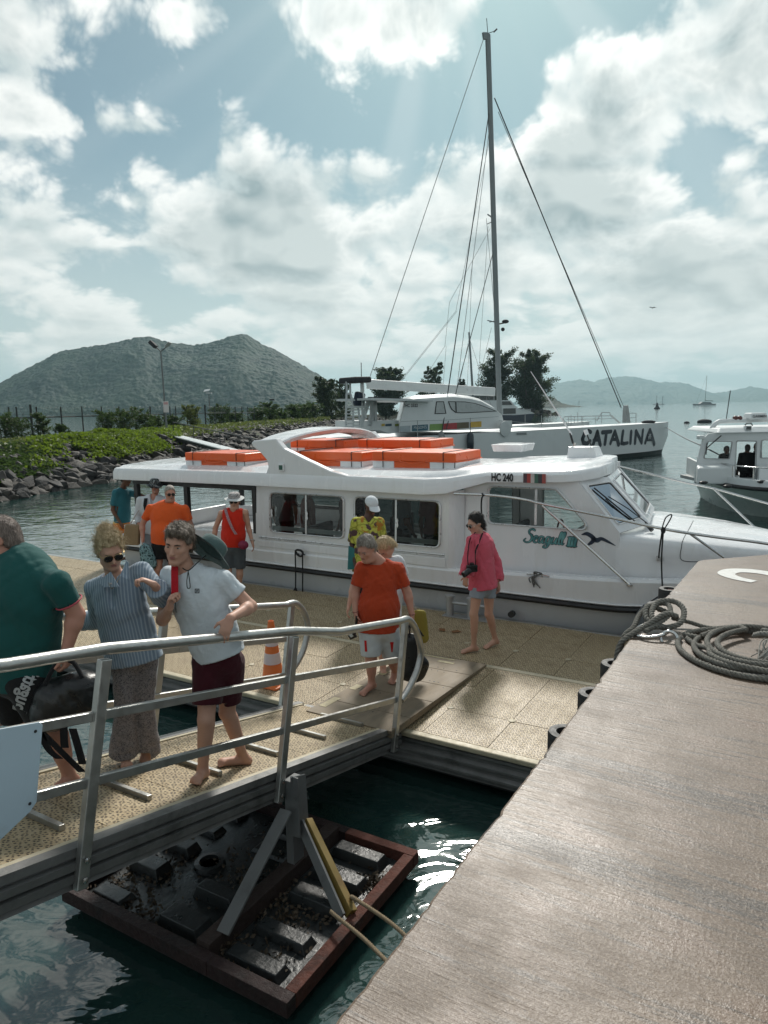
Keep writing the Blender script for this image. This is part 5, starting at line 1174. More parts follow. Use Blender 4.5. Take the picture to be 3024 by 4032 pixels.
strokes('name_letters', [(p, w_) for p, w_ in PA], .135, lambda x, z: K.w((x, hulloff(x, z) - .015, z)), NMAT, ct, (0, 0, 0), st=False, smooth=False)
u_ = c6(1298, 456); h = K.hit(*u_, .3)
for k in range(6):
    a_ = k * math.pi / 3; p = K.at(*u_, hulloff(h[0]) - .10); MB().beam(p, p + (K.e * math.cos(a_) + np.array([0, 0, 1]) * math.sin(a_)) * .20, .01, .05, K.n).build('flower_mark', WHB, ct)
kpoly([c5(1270, 655), c5(1380, 655), c5(1384, 716), c5(1268, 716)], .2, 'mast_step_locker', WHS)
c = K.at(*c5(1324, 722), -.03); MB().lathe(c, [(.42, 0), (.42, .05), (.36, .06), (.001, .06)], 24, -K.n).build('round_hatch', WHS, ct, smooth=40)
kpoly([c5(1418, 755), c5(1500, 752), c5(1500, 770), c5(1418, 773)], -.03, 'hull_port', M('port_grey', (.22, .24, .24), .4))
# mast, boom, spreaders
yc = 4.3
def mpt(u, v, y=yc): return K.at(u, v, y)
b0, t0 = mpt(1968, 1660), mpt(1921, 135)
rings = []
for f in np.linspace(0, 1, 12):
    c = b0 + (t0 - b0) * f; w_ = .20 * (1 - .12 * f); rings.append([c + K.e * w_ * math.cos(a) + K.n * w_ * .6 * math.sin(a) for a in np.arange(10) * .6283])
MSTM = M('grey_mast_paint', (.20, .225, .23), .45, var=.12, vs=.5)
MB().loft(rings).build('mast', MSTM, ct, smooth=40, fixn=True)
MB().beam(t0 + (0, 0, -.1), mpt(1902, 142), .12, .35).build('masthead_crane', MSTM, ct)
MB().tube([t0, mpt(1916, 72)], .02, 6).build('masthead_aerial', WIRE, ct); MB().tube([t0 + (0, 0, .05), mpt(1950, 122)], .02, 6).build('wind_vane', WIRE, ct); MB().beam(mpt(1944, 126), mpt(1957, 114), .04, .08).build('vane_tail', WIRE, ct)
e0, e1 = mpt(1946, 1543), mpt(1447, 1512)
MB().beam(e0, e1, .26, .50).build('boom', WHS, ct, bevel=.05); MB().prism([mpt(1443, 1497), mpt(1458, 1523), mpt(1470, 1523), mpt(1470, 1505)], K.n * .25).build('boom_end', WHS, ct)
for f in (.25, .5, .72, .88): c = e0 + (e1 - e0) * f; MB().tube([c + np.array([0, 0, -.3]), c + K.n * .16, c + np.array([0, 0, .3]), c - K.n * .16], .02, 5, loop=True).build('boom_strap', WHS, ct)
for (u, v, du, dv) in ((1946, 862, -26, -18), (1948, 868, -30, 14), (1955, 1262, -26, 6), (1956, 1270, -36, -8)): MB().beam(mpt(u, v), mpt(u + du, v + dv), .07, .05).build('spreader', MSTM, ct)
MB().tube([mpt(1968, 1275), mpt(1990, 1270)], .05, 6).build('lamp_arm', WIRE, ct); MB().ball(mpt(1990, 1266), (.22, .22, .12), 10, 6).build('deck_lamp', CVS, ct, smooth=60); MB().ball(mpt(1980, 1297), .12, 8, 6).build('deck_lamp', CVS, ct, smooth=60)
def stay(a, b, r=.022, mat=WIRE, ya=yc, yb=yc, nm='stay'): return MB().tube([mpt(*a, ya), mpt(*b, yb)], r, 5).build(nm, mat, ct)
stay((1947, 385), (2446, 1605), .036); stay((1962, 440), (2455, 1600), .018); stay((1905, 150), (1452, 1498), .020, WIRE2)
stay((1926, 440), (1740, 1705), .030, yb=.3); stay((1940, 1000), (1757, 1690), .022, yb=.3); stay((1930, 480), (1790, 1600), .016, WIRE2, yb=1.)
stay((1912, 160), (1938, 900), .018); stay((1938, 850), (1960, 1260), .016); stay((1915, 860), (1950, 1255), .014, WIRE2)
for a, b in (((1570, 1508), (1795, 1225)), ((1575, 1508), (1800, 1225)), ((1795, 1225), (1925, 560)), ((1655, 1516), (1752, 1362)), ((1752, 1362), (1770, 1190)), ((1770, 1190), (1930, 900)), ((1745, 1520), (1757, 1362)), ((1840, 1530), (1860, 1030)), ((1922, 890), (1880, 1540)), ((1935, 1290), (1880, 1520))): stay(a, b, .011, WIRE2, nm='lazy_jack')
MB().lathe(K.at(1738, 1722, .0), [(.05, -.35), (.18, -.2), (.20, 0.), (.12, .25), (.02, .32)], 14).build('hull_fender', M('grey_fender', (.20, .21, .21), .5), ct, smooth=60)
MB().lathe(K.at(1852, 1738, -.22), [(.03, -.45), (.17, -.38), (.19, 0), (.17, .35), (.08, .45), (.03, .5)], 14).build('hull_fender', M('navy_fender', (.03, .04, .05), .4), ct, smooth=60); MB().tube([K.at(1852, 1715, -.2), K.at(1852, 1655, .1)], .02, 5).build('fender_line', WIRE, ct)
# rails and pulpit
RLM = M('steel_rail_dull', (.33, .35, .35), .4, .6)
def krail(L, off, r=.025, nm='guard_rail'): return MB().tube([K.at(*p, off) for p in L], r, 6).build(nm, RLM, ct)
krail([c6(480, 322), c6(445, 310), c6(425, 280), c6(440, 258), c6(760, 250), c6(920, 248), c6(1000, 320)], .9); krail([c6(460, 285), c6(760, 280), c6(930, 276)], .9, .018)
for x in (480, 540, 612, 625, 752): krail([c6(x, 322), c6(x, 255)], .9, .018, 'stanchion')
krail([c6(765, 300), c6(800, 240), c6(815, 215), c6(895, 215), c6(905, 250), c6(990, 320)], 1.3); krail([c6(815, 215), c6(812, 325)], 1.3, .018, 'stanchion'); krail([c6(1095, 222), c6(1160, 222), c6(1160, 318)], 2.5); krail([c6(1095, 268), c6(1160, 266)], 2.5, .018)
for x, y0_, y1_ in ((45, 225, 330), (210, 245, 360), (305, 190, 320), (507, 235, 345), (574, 210, 310)): krail([c6(x, y0_), c6(x, y1_)], .3, .016, 'stanchion')
for (u, v0, v1) in ((1644, 1655, 1720), (1852, 1645, 1715)): krail([(u, v0), (u, v1)], .05, .02, 'stanchion')
krail([(1580, 1660), (1640, 1657), (1740, 1655), (1850, 1648), (1962, 1640)], .05, .012, 'lifeline'); krail([(1965, 1655), (2130, 1670), (2300, 1676)], .3, .012, 'lifeline')
MB().prism([K.at(*c6(x, y), 3.5) for x, y in [(1058, 318), (1062, 200), (1070, 145), (1080, 142), (1090, 200), (1105, 318)]], K.n * .3).build('furled_jib', M('furled_sail', (.33, .35, .35), .8, var=.2, vs=2.), ct, fixn=True)
MB().ball(K.at(*c6(1285, 310), .6), (.5, .2, .12), 10, 6).build('anchor_gear', CVS, ct, smooth=60)
# after structures: ladder tower, davits, awning
def kb(a, b, w, off=1., nm='strut', mat=WHS): return MB().beam(K.at(*a, off), K.at(*b, off), w, w).build(nm, mat, ct)
def c8(x, y): return (1340 + .2773 * x, 1400 + .2773 * y)
for a, b in (((88, 370), (92, 540)), ((138, 375), (142, 545)), ((297, 372), (300, 520)), ((322, 372), (328, 520)), ((88, 540), (78, 1020)), ((145, 545), (180, 740)), ((180, 740), (188, 1010)), ((255, 740), (285, 1010)), ((310, 640), (315, 1015)), ((320, 500), (365, 890))): kb(c8(*a), c8(*b), .07, 1.2)
for k in range(7): kb(c8(80 + 1, 735 + k * 46), c8(185, 735 + k * 46), .05, 1.2, 'step')
for k in range(6): kb(c8(190, 770 + k * 44), c8(268, 770 + k * 44), .05, 1.2, 'step')
kb(c8(85, 735), c8(350, 728), .10, 1.2, 'platform'); kb(c8(95, 545), c8(150, 545), .06, 1.2); kb(c8(105, 640), c8(205, 632), .06, 1.2)
MB().beam(K.at(*c8(85, 352), 1.2), K.at(*c8(330, 348), 1.2), 1.4, .28).build('tower_awning', CVS, ct, bevel=.08); MB().tube([K.at(*c8(300, 340), 1.4), K.at(*c8(296, 100), 1.4)], .02, 5).build('whip_aerial', WIRE, ct)
for a, b, w_ in (((405, 640), (280, 1010), .16), ((443, 640), (445, 1020), .14), ((496, 650), (400, 990), .14), ((493, 650), (498, 1025), .14)): kb(c8(*a), c8(*b), w_, 1.6, 'davit_leg')
MB().beam(K.at(*c8(180, 625), 1.6), K.at(*c8(1045, 648), 1.6), 3., .10).build('awning_roof', WHS, ct); MB().beam(K.at(*c8(410, 605), .6), K.at(*c8(1040, 640), .6), .25, .12).build('awning_roll', CVS, ct)
MB().prism([K.at(*c8(*p), .8) for p in [(560, 930), (830, 920), (830, 1090), (700, 1110), (560, 1060)]], K.n * 4).build('after_coaming', WHS, ct, fixn=True)
for (x0, x1, cc) in ((585, 632, (.42, .30, .06)), (640, 730, (.03, .07, .10)), (776, 830, (.20, .24, .05))): kpoly([c8(x0, 972), c8(x1, 966), c8(x1, 1000), c8(x0, 1004)], .77, 'banner', M('small_banner_%d' % x0, cc, .5, var=.3))
MB().beam(K.at(*c8(250, 720), 1.4), K.at(*c8(285, 520), 1.4), .35, .5).build('folded_tender_cover', M('navy_canvas', (.02, .03, .05), .8), ct, bevel=.1)
ln = MB().tube(smooth_path(np.array([K.at(2622, 1683, .9), px(2690, 1722, 36.), px(2762, 1755, 24.), px(2830, 1790, 22.4)]), 6), .022, 6).build('bow_mooring_line', WIRE, None, smooth=180)
ownorigin(ln, K.at(2622, 1683, .9)); tag(ln, 'thin dark mooring line from the catamaran bow to the small cabin boat', 'rope')

# ---- ferry behind the catamaran
fY = 140.
def fp(x, y, dy=0.): return px(*c5(x, y), fY + dy)
fe = empty('passenger_ferry', tuple(px(2000, 1640, fY + 2) * (1, 1, 0)), 0, 'navy and white motor ferry lying behind the catamaran mast', 'ferry')
def fpoly(L, name, mat, d0=0., d1=5., par=None): return MB().prism([fp(x, y, d0) for x, y in L], (0, d1, 0)).build(name, mat, par or fe, fixn=True)
fpoly([(880, 610), (1400, 612), (1568, 598), (1520, 690), (880, 690)], 'hull', NAVY); fpoly([(880, 560), (1300, 555), (1436, 560), (1520, 575), (1566, 597), (1400, 611), (880, 609)], 'topsides', WHB, .3, 4.4)
fpoly([(1100, 490), (1370, 490), (1400, 525), (1436, 558), (1100, 557)], 'saloon', WHB, .6, 3.8); fpoly([(870, 455), (1240, 452), (1240, 490), (870, 490)], 'upper_deck', GREYIN, .8, 3.4); fpoly([(860, 440), (1245, 437), (1245, 452), (860, 455)], 'canopy', WHB, .4, 4.2)
fpoly([(1310, 556), (1412, 554), (1412, 598), (1310, 600)], 'window', DGL, .2, .2); fpoly([(1300, 498), (1362, 498), (1386, 527), (1300, 527)], 'window', DGL, .5, .2)
for k in range(6): fpoly([(890 + 58 * k, 460), (938 + 58 * k, 459), (938 + 58 * k, 484), (890 + 58 * k, 485)], 'window', DGL, .7, .2)
for k in range(4): fpoly([(1440 + 18 * k, 562 + 6 * k), (1536, 562 + 6 * k + 2), (1536, 565 + 6 * k + 2), (1440 + 18 * k, 565 + 6 * k)], 'bow_rail', WHB, .2, .1)
sm = empty('moored_yacht_mast', tuple(px(1862, 1600, 120.) * (1, 1, 0)), 0, 'slim grey mast of a yacht hidden behind the catamaran deckhouse', 'mast')
MB().tube([px(1866, 1625, 120.), px(1847, 1308, 120.)], [.22, .15], 8).build('spar', MSTM, sm, smooth=60); MB().tube([px(1848, 1330, 120.), px(1790, 1600, 120.)], .03, 5).build('shroud', WIRE2, sm); MB().tube([px(1848, 1330, 120.), px(1935, 1600, 120.)], .03, 5).build('shroud', WIRE2, sm)

# ---- cabin boat at the right
rb = empty('cabin_boat', (11.6, 22.5, 0), 0, 'white cabin boat with open door and people aboard at the edge of the view', 'boat')
def P20(u, v, Y): return px(u, v, Y)
cxb = 11.75
def contour(hw, yf, z, L=5., n=22, sharp=2.4):
    out = []
    for k in range(n):
        a = math.pi * k / (n - 1); c_, s_ = math.cos(a), math.sin(a)
        yy = yf + L * (1 - abs(s_) ** (2 / sharp)); out.append((cxb + .26 * (yy - 20.) - np.sign(c_) * hw * abs(c_) ** (2 / sharp), yy, z))
    return out
zr = P20(2760, 1935, 20.3)[2]
GRH = M('pale_green_white_hull', (.52, .60, .57), .3, var=.06, vs=.6)
MB().loft([contour(1.55, 21.0, -.3), contour(1.75, 20.7, .25), contour(1.98, 20.3, zr * .62), contour(2.10, 20.0, zr)], False, False).build('hull', GRH, rb, smooth=50)
MB().tube(contour(2.12, 19.97, zr + .03), .06, 8).build('rub_rail', BLK, rb, smooth=50)
MB().loft([contour(2.08, 20.02, zr + .05), contour(2.06, 20.05, zr + .26), contour(1.92, 20.2, zr + .27), contour(1.86, 20.28, zr + .14)], False, False).build('bulwark', WHB, rb, smooth=40)
me_ = contour(1.9, 20.2, zr + .12); MB().add(me_, [tuple(range(len(me_)))]).build('foredeck', WHB, rb)
top = contour(2.0, 20.12, P20(2760, 1845, 20.6)[2]); MB().tube(top, .022, 8).build('guard_rail', STEEL, rb, smooth=60)
for k in (1, 3, 5, 7, 9, 11, 13, 15, 17, 19): MB().tube([top[k], (top[k][0] * .985 + cxb * .015, top[k][1] + .02, zr + .2)], .016, 6).build('stanchion', STEEL, rb)
CY_ = 22.2
def fr3(u, v): p = P20(u, v, CY_); return (p[0], p[2])
ol = [fr3(*p) for p in [(2735, 1900), (2745, 1822), (2768, 1728), (2790, 1708), (2850, 1698), (3060, 1692), (3270, 1698), (3320, 1720), (3350, 1900), (2985, 1900), (2985, 1748), (2896, 1738), (2890, 1895), (2895, 1900)]]
ol = [fr3(*p) for p in [(2735, 1905), (2745, 1822), (2768, 1728), (2790, 1708), (2850, 1698), (3060, 1692), (3270, 1698), (3320, 1720), (3350, 1905)]]
wl = rrect(0, 0, 0, 0, .05, 4, [fr3(*p) for p in [(2768, 1806), (2872, 1808), (2884, 1738), (2785, 1736)]]); wd_ = rrect(0, 0, 0, 0, .06, 4, [fr3(*p) for p in [(2892, 1902), (2974, 1902), (2980, 1735), (2898, 1734)]]); wr = rrect(0, 0, 0, 0, .05, 4, [fr3(*p) for p in [(2992, 1804), (3120, 1802), (3110, 1730), (2996, 1732)]])
holed_w = lambda a, b: (a, CY_, b)
def holed2(name, outline, holes, mapf, thick, mat, parent):
    bm = bmesh.new()
    for loop in [outline] + holes:
        vs = [bm.verts.new((a, b, 0)) for a, b in loop]; [bm.edges.new((vs[i], vs[(i + 1) % len(vs)])) for i in range(len(vs))]
    bmesh.ops.triangle_fill(bm, edges=list(bm.edges), use_beauty=True); bm.verts.index_update()
    A = np.array([mapf(v.co.x, v.co.y) for v in bm.verts]); Fs = [[v.index for v in f.verts] for f in bm.faces]; bd = [(e.verts[0].index, e.verts[1].index) for e in bm.edges if len(e.link_faces) == 1]; bm.free(); k = len(A)
    return MB().add(np.concatenate([A, A + np.array(thick, float)]), [tuple(f) for f in Fs] + [tuple(i + k for i in f[::-1]) for f in Fs] + [(a, b, b + k, a + k) for a, b in bd]).build(name, mat, parent, fixn=True)
holed2('cabin_front', ol, [wl, wd_, wr], holed_w, (0, .06, 0), WHB, rb)
for nm, L in (('window', wl), ('window', wr)):
    P = np.array([(a, CY_ - .01, b) for a, b in L]); c = P.mean(0); Iq = P + (c - P) * .07
    f_ = MB().loft([P, P + (0, -.02, 0), Iq + (0, -.02, 0), Iq], True, False).build(nm, GREYIN, rb, fixn=True); MB().add(P + (0, .02, 0), [tuple(range(len(P)))]).build('pane', GLC, f_)
P = np.array([(a, CY_ - .01, b) for a, b in wd_]); c = P.mean(0); Iq = P + (c - P) * .05; MB().loft([P, P + (0, -.02, 0), Iq + (0, -.02, 0), Iq], True, False).build('door_frame', GREYIN, rb, fixn=True)
xl, xr_ = fr3(2745, 1900)[0], fr3(3350, 1900)[0]; zl, zu = zr + .1, fr3(2850, 1702)[1]
for xx in (xl + .05, xr_ - .05):
    for y0_ in (CY_ + .15, CY_ + 1.35, CY_ + 2.5): MB().beam((xx + .27 * (y0_ - CY_) + .05, y0_, zl), (xx + .27 * (y0_ - CY_) + .05, y0_, zu), .08, .16).build('side_post', GREYIN, rb)
    MB().beam((xx + .07, CY_ + .07, zl + .27), (xx + .75, CY_ + 2.6, zl + .27), .09, .55).build('side_wall', WHB, rb)
MB().loft([[(xl + .50, CY_ - .12, zu - .02), (xr_ - .2, CY_ - .12, zu - .02), (xr_ + .65, CY_ + 3., zu - .02), (xl + .85, CY_ + 3., zu - .02)], [(xl + .65, CY_ + .1, zu + .12), (xr_ - .4, CY_ + .1, zu + .12), (xr_ + .4, CY_ + 2.8, zu + .12), (xl + 1.0, CY_ + 2.8, zu + .12)]]).build('cabin_roof', WHB, rb, bevel=.04, fixn=True)
MB().box((xl + .3, CY_ + .1, zl - .1), (xr_, CY_ + 2., zl)).build('cabin_sole', GREYIN, rb)
for (u0, u1) in ((2742, 2890), (2984, 3340)):
    P = [P20(u0, 1830, CY_), P20(u1, 1822, CY_), P20(u1, 1900, CY_ - .1), P20(u0 - 4, 1900, CY_ - .1)]; Q_ = [P20(u0 + 6, 1842, CY_ - .55), P20(u1 + 3, 1838, CY_ - .55), P20(u1 + 3, 1908, CY_ - .6), P20(u0, 1908, CY_ - .6)]
    MB().loft([P, Q_]).build('foredeck_locker', WHB, rb, bevel=.05, fixn=True)
MB().tube([P20(2868, 1712, CY_ + .5) + (0, 0, -.05), P20(2872, 1690, CY_ + .5) + (0, 0, .0)], .03, 6).build('aerial_foot', STEEL, rb)
ra_ = smooth_path(np.array([P20(2800, 1705, CY_ + .9), P20(2806, 1682, CY_ + .9), P20(2825, 1664, CY_ + .9), P20(2860, 1658, CY_ + .9), P20(3060, 1652, CY_ + .9), P20(3260, 1650, CY_ + .9)]), 5); MB().tube(ra_, .075, 10).build('radar_arch', WHB, rb, smooth=60)
MB().tube([P20(2859, 1656, CY_ + .9), P20(2876, 1538, CY_ + .9)], .014, 6).build('whip_aerial', WIRE, rb)
for u in (2895, 2912): MB().ball(P20(u, 1647, CY_ + .9), (.085, .09, .085), 10, 8).build('horn', M('dark_red_horn', (.10, .035, .03), .4), rb, smooth=60)
a, b_ = P20(2938, 1652, CY_ + .9), P20(3004, 1625, CY_ + .9)
MB().loft([[(a[0] + .0, CY_ + .6, a[2]), (b_[0], CY_ + .6, a[2]), (b_[0], CY_ + 1.15, a[2]), (a[0], CY_ + 1.15, a[2])], [(a[0] - .01, CY_ + .58, a[2] + .06), (b_[0] + .01, CY_ + .58, a[2] + .06), (b_[0] + .01, CY_ + 1.17, a[2] + .06), (a[0] - .01, CY_ + 1.17, a[2] + .06)], [(a[0] + .03, CY_ + .66, b_[2]), (b_[0] - .03, CY_ + .66, b_[2]), (b_[0] - .03, CY_ + 1.1, b_[2]), (a[0] + .03, CY_ + 1.1, b_[2])]]).build('radar_dome', WHB, rb, bevel=.03, fixn=True)
lettering('radar_letters', 'GARMIN', .125, ((a[0] + b_[0]) / 2, CY_ + .585, (a[2] * .52 + b_[2] * .48)), (1, 0, 0), (0, 0, 1), INK, rb, .002, .95)
c = P20(2945, 1685, CY_); MB().box(tuple(c - (.10, .05, .07)), tuple(c + (.10, .1, .07))).build('searchlight', WHB, rb, bevel=.02); MB().box(tuple(c - (.075, .056, .05)), tuple(c + (.075, -.051, .05))).build('searchlight_lens', DGL, rb); MB().tube([c + (-.1, 0, .08), c + (-.05, 0, .14), c + (.08, 0, .15), c + (.14, 0, .07)], .018, 6).build('searchlight_cable', BLK, rb)
a, b_ = P20(2840, 1715, CY_ - .08), P20(2782, 1765, CY_ - .05); MB().tube([a, b_], .018, 6).build('wiper_arm', BLK, rb); MB().tube([P20(2784, 1745, CY_ - .04), P20(2780, 1790, CY_ - .04)], .015, 6).build('wiper_blade', BLK, rb)
c = P20(2760, 1722, CY_); MB().box(tuple(c - (.10, .1, .06)), tuple(c + (.08, .1, .06))).build('side_light', WHB, rb, bevel=.02)
for u, v in ((2770, 1900), (2865, 1915), (3000, 1897)): MB().ball(P20(u, v, 20.4), (.14, .06, .05), 8, 6).build('deck_cleat', BLK, rb)

# ---- far sailing boats, buoys, bird
def yacht(u, vw, Y, hull_px, mast_px, lab, boom=True):
    c = px(u, vw, Y); c[2] = 0; s_ = Y / F; r = empty('anchored_yacht', tuple(c), 0, lab, 'yacht', 'yachts at anchor in the bay'); L = hull_px * s_
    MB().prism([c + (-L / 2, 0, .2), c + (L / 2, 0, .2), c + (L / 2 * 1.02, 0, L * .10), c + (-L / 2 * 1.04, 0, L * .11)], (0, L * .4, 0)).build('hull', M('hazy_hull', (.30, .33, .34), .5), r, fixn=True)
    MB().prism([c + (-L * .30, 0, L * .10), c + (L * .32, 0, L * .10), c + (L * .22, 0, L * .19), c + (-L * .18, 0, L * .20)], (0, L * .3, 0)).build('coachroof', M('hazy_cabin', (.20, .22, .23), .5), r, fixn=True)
    MB().tube([c + (-L * .02, L * .1, 0), c + (L * .02, L * .1, mast_px * s_)], .11 * Y / 500, 6).build('mast', WIRE, r)
    MB().tube([c + (L * .02, L * .1, mast_px * s_), c + (-L * .48, L * .1, L * .12)], .035 * Y / 500, 5).build('forestay', WIRE, r)
    if boom: MB().beam(c + (0, L * .1, L * .26), c + (L * .38, L * .1, L * .24), .35, .5).build('furled_sail', CVS, r)
    return r
yacht(2780, 1596, 620., 76, 116, 'anchored white catamaran yacht with bare mast, largest of the far boats'); yacht(2586, 1590, 1150., 24, 36, 'tiny far yacht, first of a close pair on the horizon', False); yacht(2609, 1590, 1100., 20, 32, 'tiny far yacht, second of a close pair on the horizon', False); yacht(2280, 1597, 900., 16, 24, 'tiny lone yacht beyond the catamaran foredeck on the horizon', False)
c = px(2587, 1608, 400.); c[2] = 0; o = MB().lathe(c, [(1.6, 0), (1.7, .4), (.9, 1.2), (.35, 3.2), (.1, 3.4)], 14).build('channel_buoy', CVS, None, smooth=40); ownorigin(o, c); tag(o, 'dark cone shaped channel buoy far out on the bay', 'buoy')
for u, v, r_, lab in ((2704, 1666, .45, 'small round dark mooring buoy floating off the catamaran bow'), (2774, 1663, .8, 'long dark float beyond the round mooring buoy'), (2786, 1690, .5, 'low dark mooring float nearest the cabin boat roof')):
    c = pz(u, v, 0.); o = MB().ball(c + (0, 0, r_ * .15), (r_ * (1.6 if r_ == .8 else 1.), r_, r_ * .55), 12, 8).build('mooring_float', CVS, None, smooth=60); ownorigin(o, c); tag(o, lab, 'float', 'mooring floats on the bay')
c = px(2570, 1212, 60.); mb = MB(); mb.add([c + (-.33, 0, .05), c + (-.12, .03, .09), c + (0, .12, .0), c + (-.05, -.1, .0)], [(0, 1, 2), (0, 2, 3)]); mb.add([c + (.33, 0, .02), c + (.12, .03, .08), c + (0, .12, .0), c + (.05, -.1, .0)], [(0, 2, 1), (0, 3, 2)]); mb.ball(c, (.05, .16, .045), 8, 6)
o = mb.build('flying_bird', CVS, None); ownorigin(o, c); tag(o, 'small dark bird gliding high in the open sky', 'bird')

# ---- fence along the embankment
fl_ = np.array([(-33., 40.), (-24., 48.), (-18.5, 73.), (-13.8, 130.), (-12., 150.)])
FM = M('dark_fence_steel', (.03, .036, .034), .6, var=.2)
def fence_at(u):
    """where the sight line of column u meets the fence line"""
    d = ray(u, 1610); d = d[:2] / np.linalg.norm(d[:2])
    for i in range(len(fl_) - 1):
        a, b = fl_[i], fl_[i + 1]; Mx = np.array([[d[0], -(b - a)[0]], [d[1], -(b - a)[1]]]); k = np.linalg.solve(Mx, a)
        if 0 <= k[1] <= 1.001: return a + (b - a) * k[1]
    return None
fn = empty('wire_fence', (-24., 48., 1.5), 0, 'tall dark post and wire fence topped with razor coils along the embankment', 'fence')
fx = [-60, 34, 64, 120, 143, 239, 322, 399, 468, 532, 591, 644, 669, 691, 735, 776, 807, 845, 903, 926, 952, 975, 1000, 1023, 1045, 1066, 1100, 1123, 1139, 1155, 1170, 1181, 1198, 1211]
tops = []
for u in fx:
    p = fence_at(u)
    if p is None: continue
    zt_ = EYE + np.interp(p[1], [40, 75, 130], [.46, .44, .10]); big_ = u in (120, 807)
    MB().tube([(p[0], p[1], 1.2), (p[0], p[1], zt_ + (.15 if big_ else 0))], .085 if big_ else .055, 6).build('fence_post', FM, fn); tops.append((p[0], p[1], zt_))
tops = np.array(tops); tops = tops[np.argsort(tops[:, 1])]
MB().tube(tops - (0, 0, .72), .05, 6).build('top_rail', FM, fn); MB().tube(tops * (1, 1, 0) + (0, 0, 1.75), .02, 5).build('bottom_wire', FM, fn)
seg = np.r_[0, np.cumsum(np.linalg.norm(np.diff(tops, axis=0), axis=1))]; LL = seg[-1]; u_ = np.linspace(0, LL, int(LL / .07)); base_ = np.stack([np.interp(u_, seg, tops[:, i]) for i in range(3)], 1)
ph = u_ / .55 * 2 * math.pi; nrm = np.array([.96, .27]); coil_ = base_ + np.stack([np.cos(ph) * .30 * .3, np.cos(ph) * .30, np.sin(ph) * .30 - .32], 1); coil_[:, :2] += 0
o = MB().tube(coil_, .010, 4, False).build('razor_coil', M('razor_wire', (.10, .115, .115), .5, .5), fn)
mb = MB()
for i in range(3):                                              # chain link of the nearest bays
    a, b = tops[i], tops[i + 1]; L = np.linalg.norm(b - a); k = int(L / .16)
    for q in range(-14, k):
        for sg in (0, 1):
            f0, f1 = q / k, (q + 14) / k; z0, z1 = (1.7, a[2] - .75) if sg == 0 else (a[2] - .75, 1.7)
            c0, c1 = max(f0, 0), min(f1, 1)
            if c1 <= c0: continue
            g0, g1 = (c0 - f0) / (f1 - f0), (c1 - f0) / (f1 - f0); mb.tube([(*(a + (b - a) * c0)[:2], z0 + (z1 - z0) * g0), (*(a + (b - a) * c1)[:2], z0 + (z1 - z0) * g1)], .006, 3, False)
mb.build('chain_link', FM, fn)
# ---- lamp posts
def lamp(u0, v0, u1, v1, Y, lab, kind):
    b = px(u0, v0, Y); t = px(u1, v1, Y); r = empty('solar_lamp_post', tuple(b), 0, lab, 'lamp post', 'solar lamp posts on the embankment'); PO = M('galvanised_pole', (.16, .175, .175), .5, .5); s_ = Y / F
    MB().tube([b, t], [.085, .06], 8).build('pole', PO, r, smooth=60)
    MB().box(tuple(b - (.3, .3, .5)), tuple(b + (.3, .3, .05))).build('footing', M('bank_concrete', (.22, .21, .19), .8, var=.2), r)
    if kind == 0:
        MB().tube([t, t + np.array([-22, 0, 22]) * s_], .045, 6).build('lamp_arm', PO, r); c = t + np.array([-28, 0, 27]) * s_
        MB().obox(c, np.array([-16, 0, 16]) * s_ * .68, (0, .28, 0), np.array([8, 0, 8]) * s_ * .6).build('lamp_head', CVS, r, bevel=.03)
        MB().tube([t, t + np.array([24, 0, 18]) * s_], .04, 6).build('panel_arm', PO, r); MB().obox(t + np.array([30, 0, 26]) * s_, np.array([9, 0, 9]) * s_ * .9, (0, .4, .0), np.array([1, 0, -1]) * s_ * 1.2).build('solar_panel', M('solar_panel_back', (.40, .43, .44), .4), r)
        MB().box(tuple(px(u1 + 13, 1624, Y) + (0, -.12, 0)), tuple(px(u1 + 31, 1580, Y) + (0, -.09, 0))).build('notice_plate', M('faded_notice', (.66, .62, .62), .6), r); MB().box(tuple(px(u1 + 14, 1593, Y) + (0, -.13, 0)), tuple(px(u1 + 30, 1583, Y) + (0, -.121, 0))).build('notice_heading', M('faded_red_print', (.60, .36, .36), .6), r)
    elif kind == 1: MB().obox(t + (0, 0, .15), (.32, 0, -.02), (0, .25, .0), (0, 0, .10)).build('lamp_head', M('solar_panel_back', (.40, .43, .44), .4), r); MB().obox(t + (-.25, 0, .45), (.32, 0, .05), (0, .3, .12), (.0, -.02, .03)).build('solar_panel', MATS['solar_panel_back'], r)
    else: MB().obox(t + (-.1, 0, .12), (.35, 0, 0), (0, .3, .0), (0, 0, .12)).build('lamp_head', CVS, r)
lamp(658, 1716, 633, 1384, 56., 'tall solar lamp post with notice plate, nearest along the embankment', 0)
lamp(829, 1690, 823, 1553, 84., 'middle solar lamp post with pale square panel behind the fence', 1); lamp(1077, 1668, 1074, 1577, 112., 'small far lamp post with dark head behind the fence', 2)
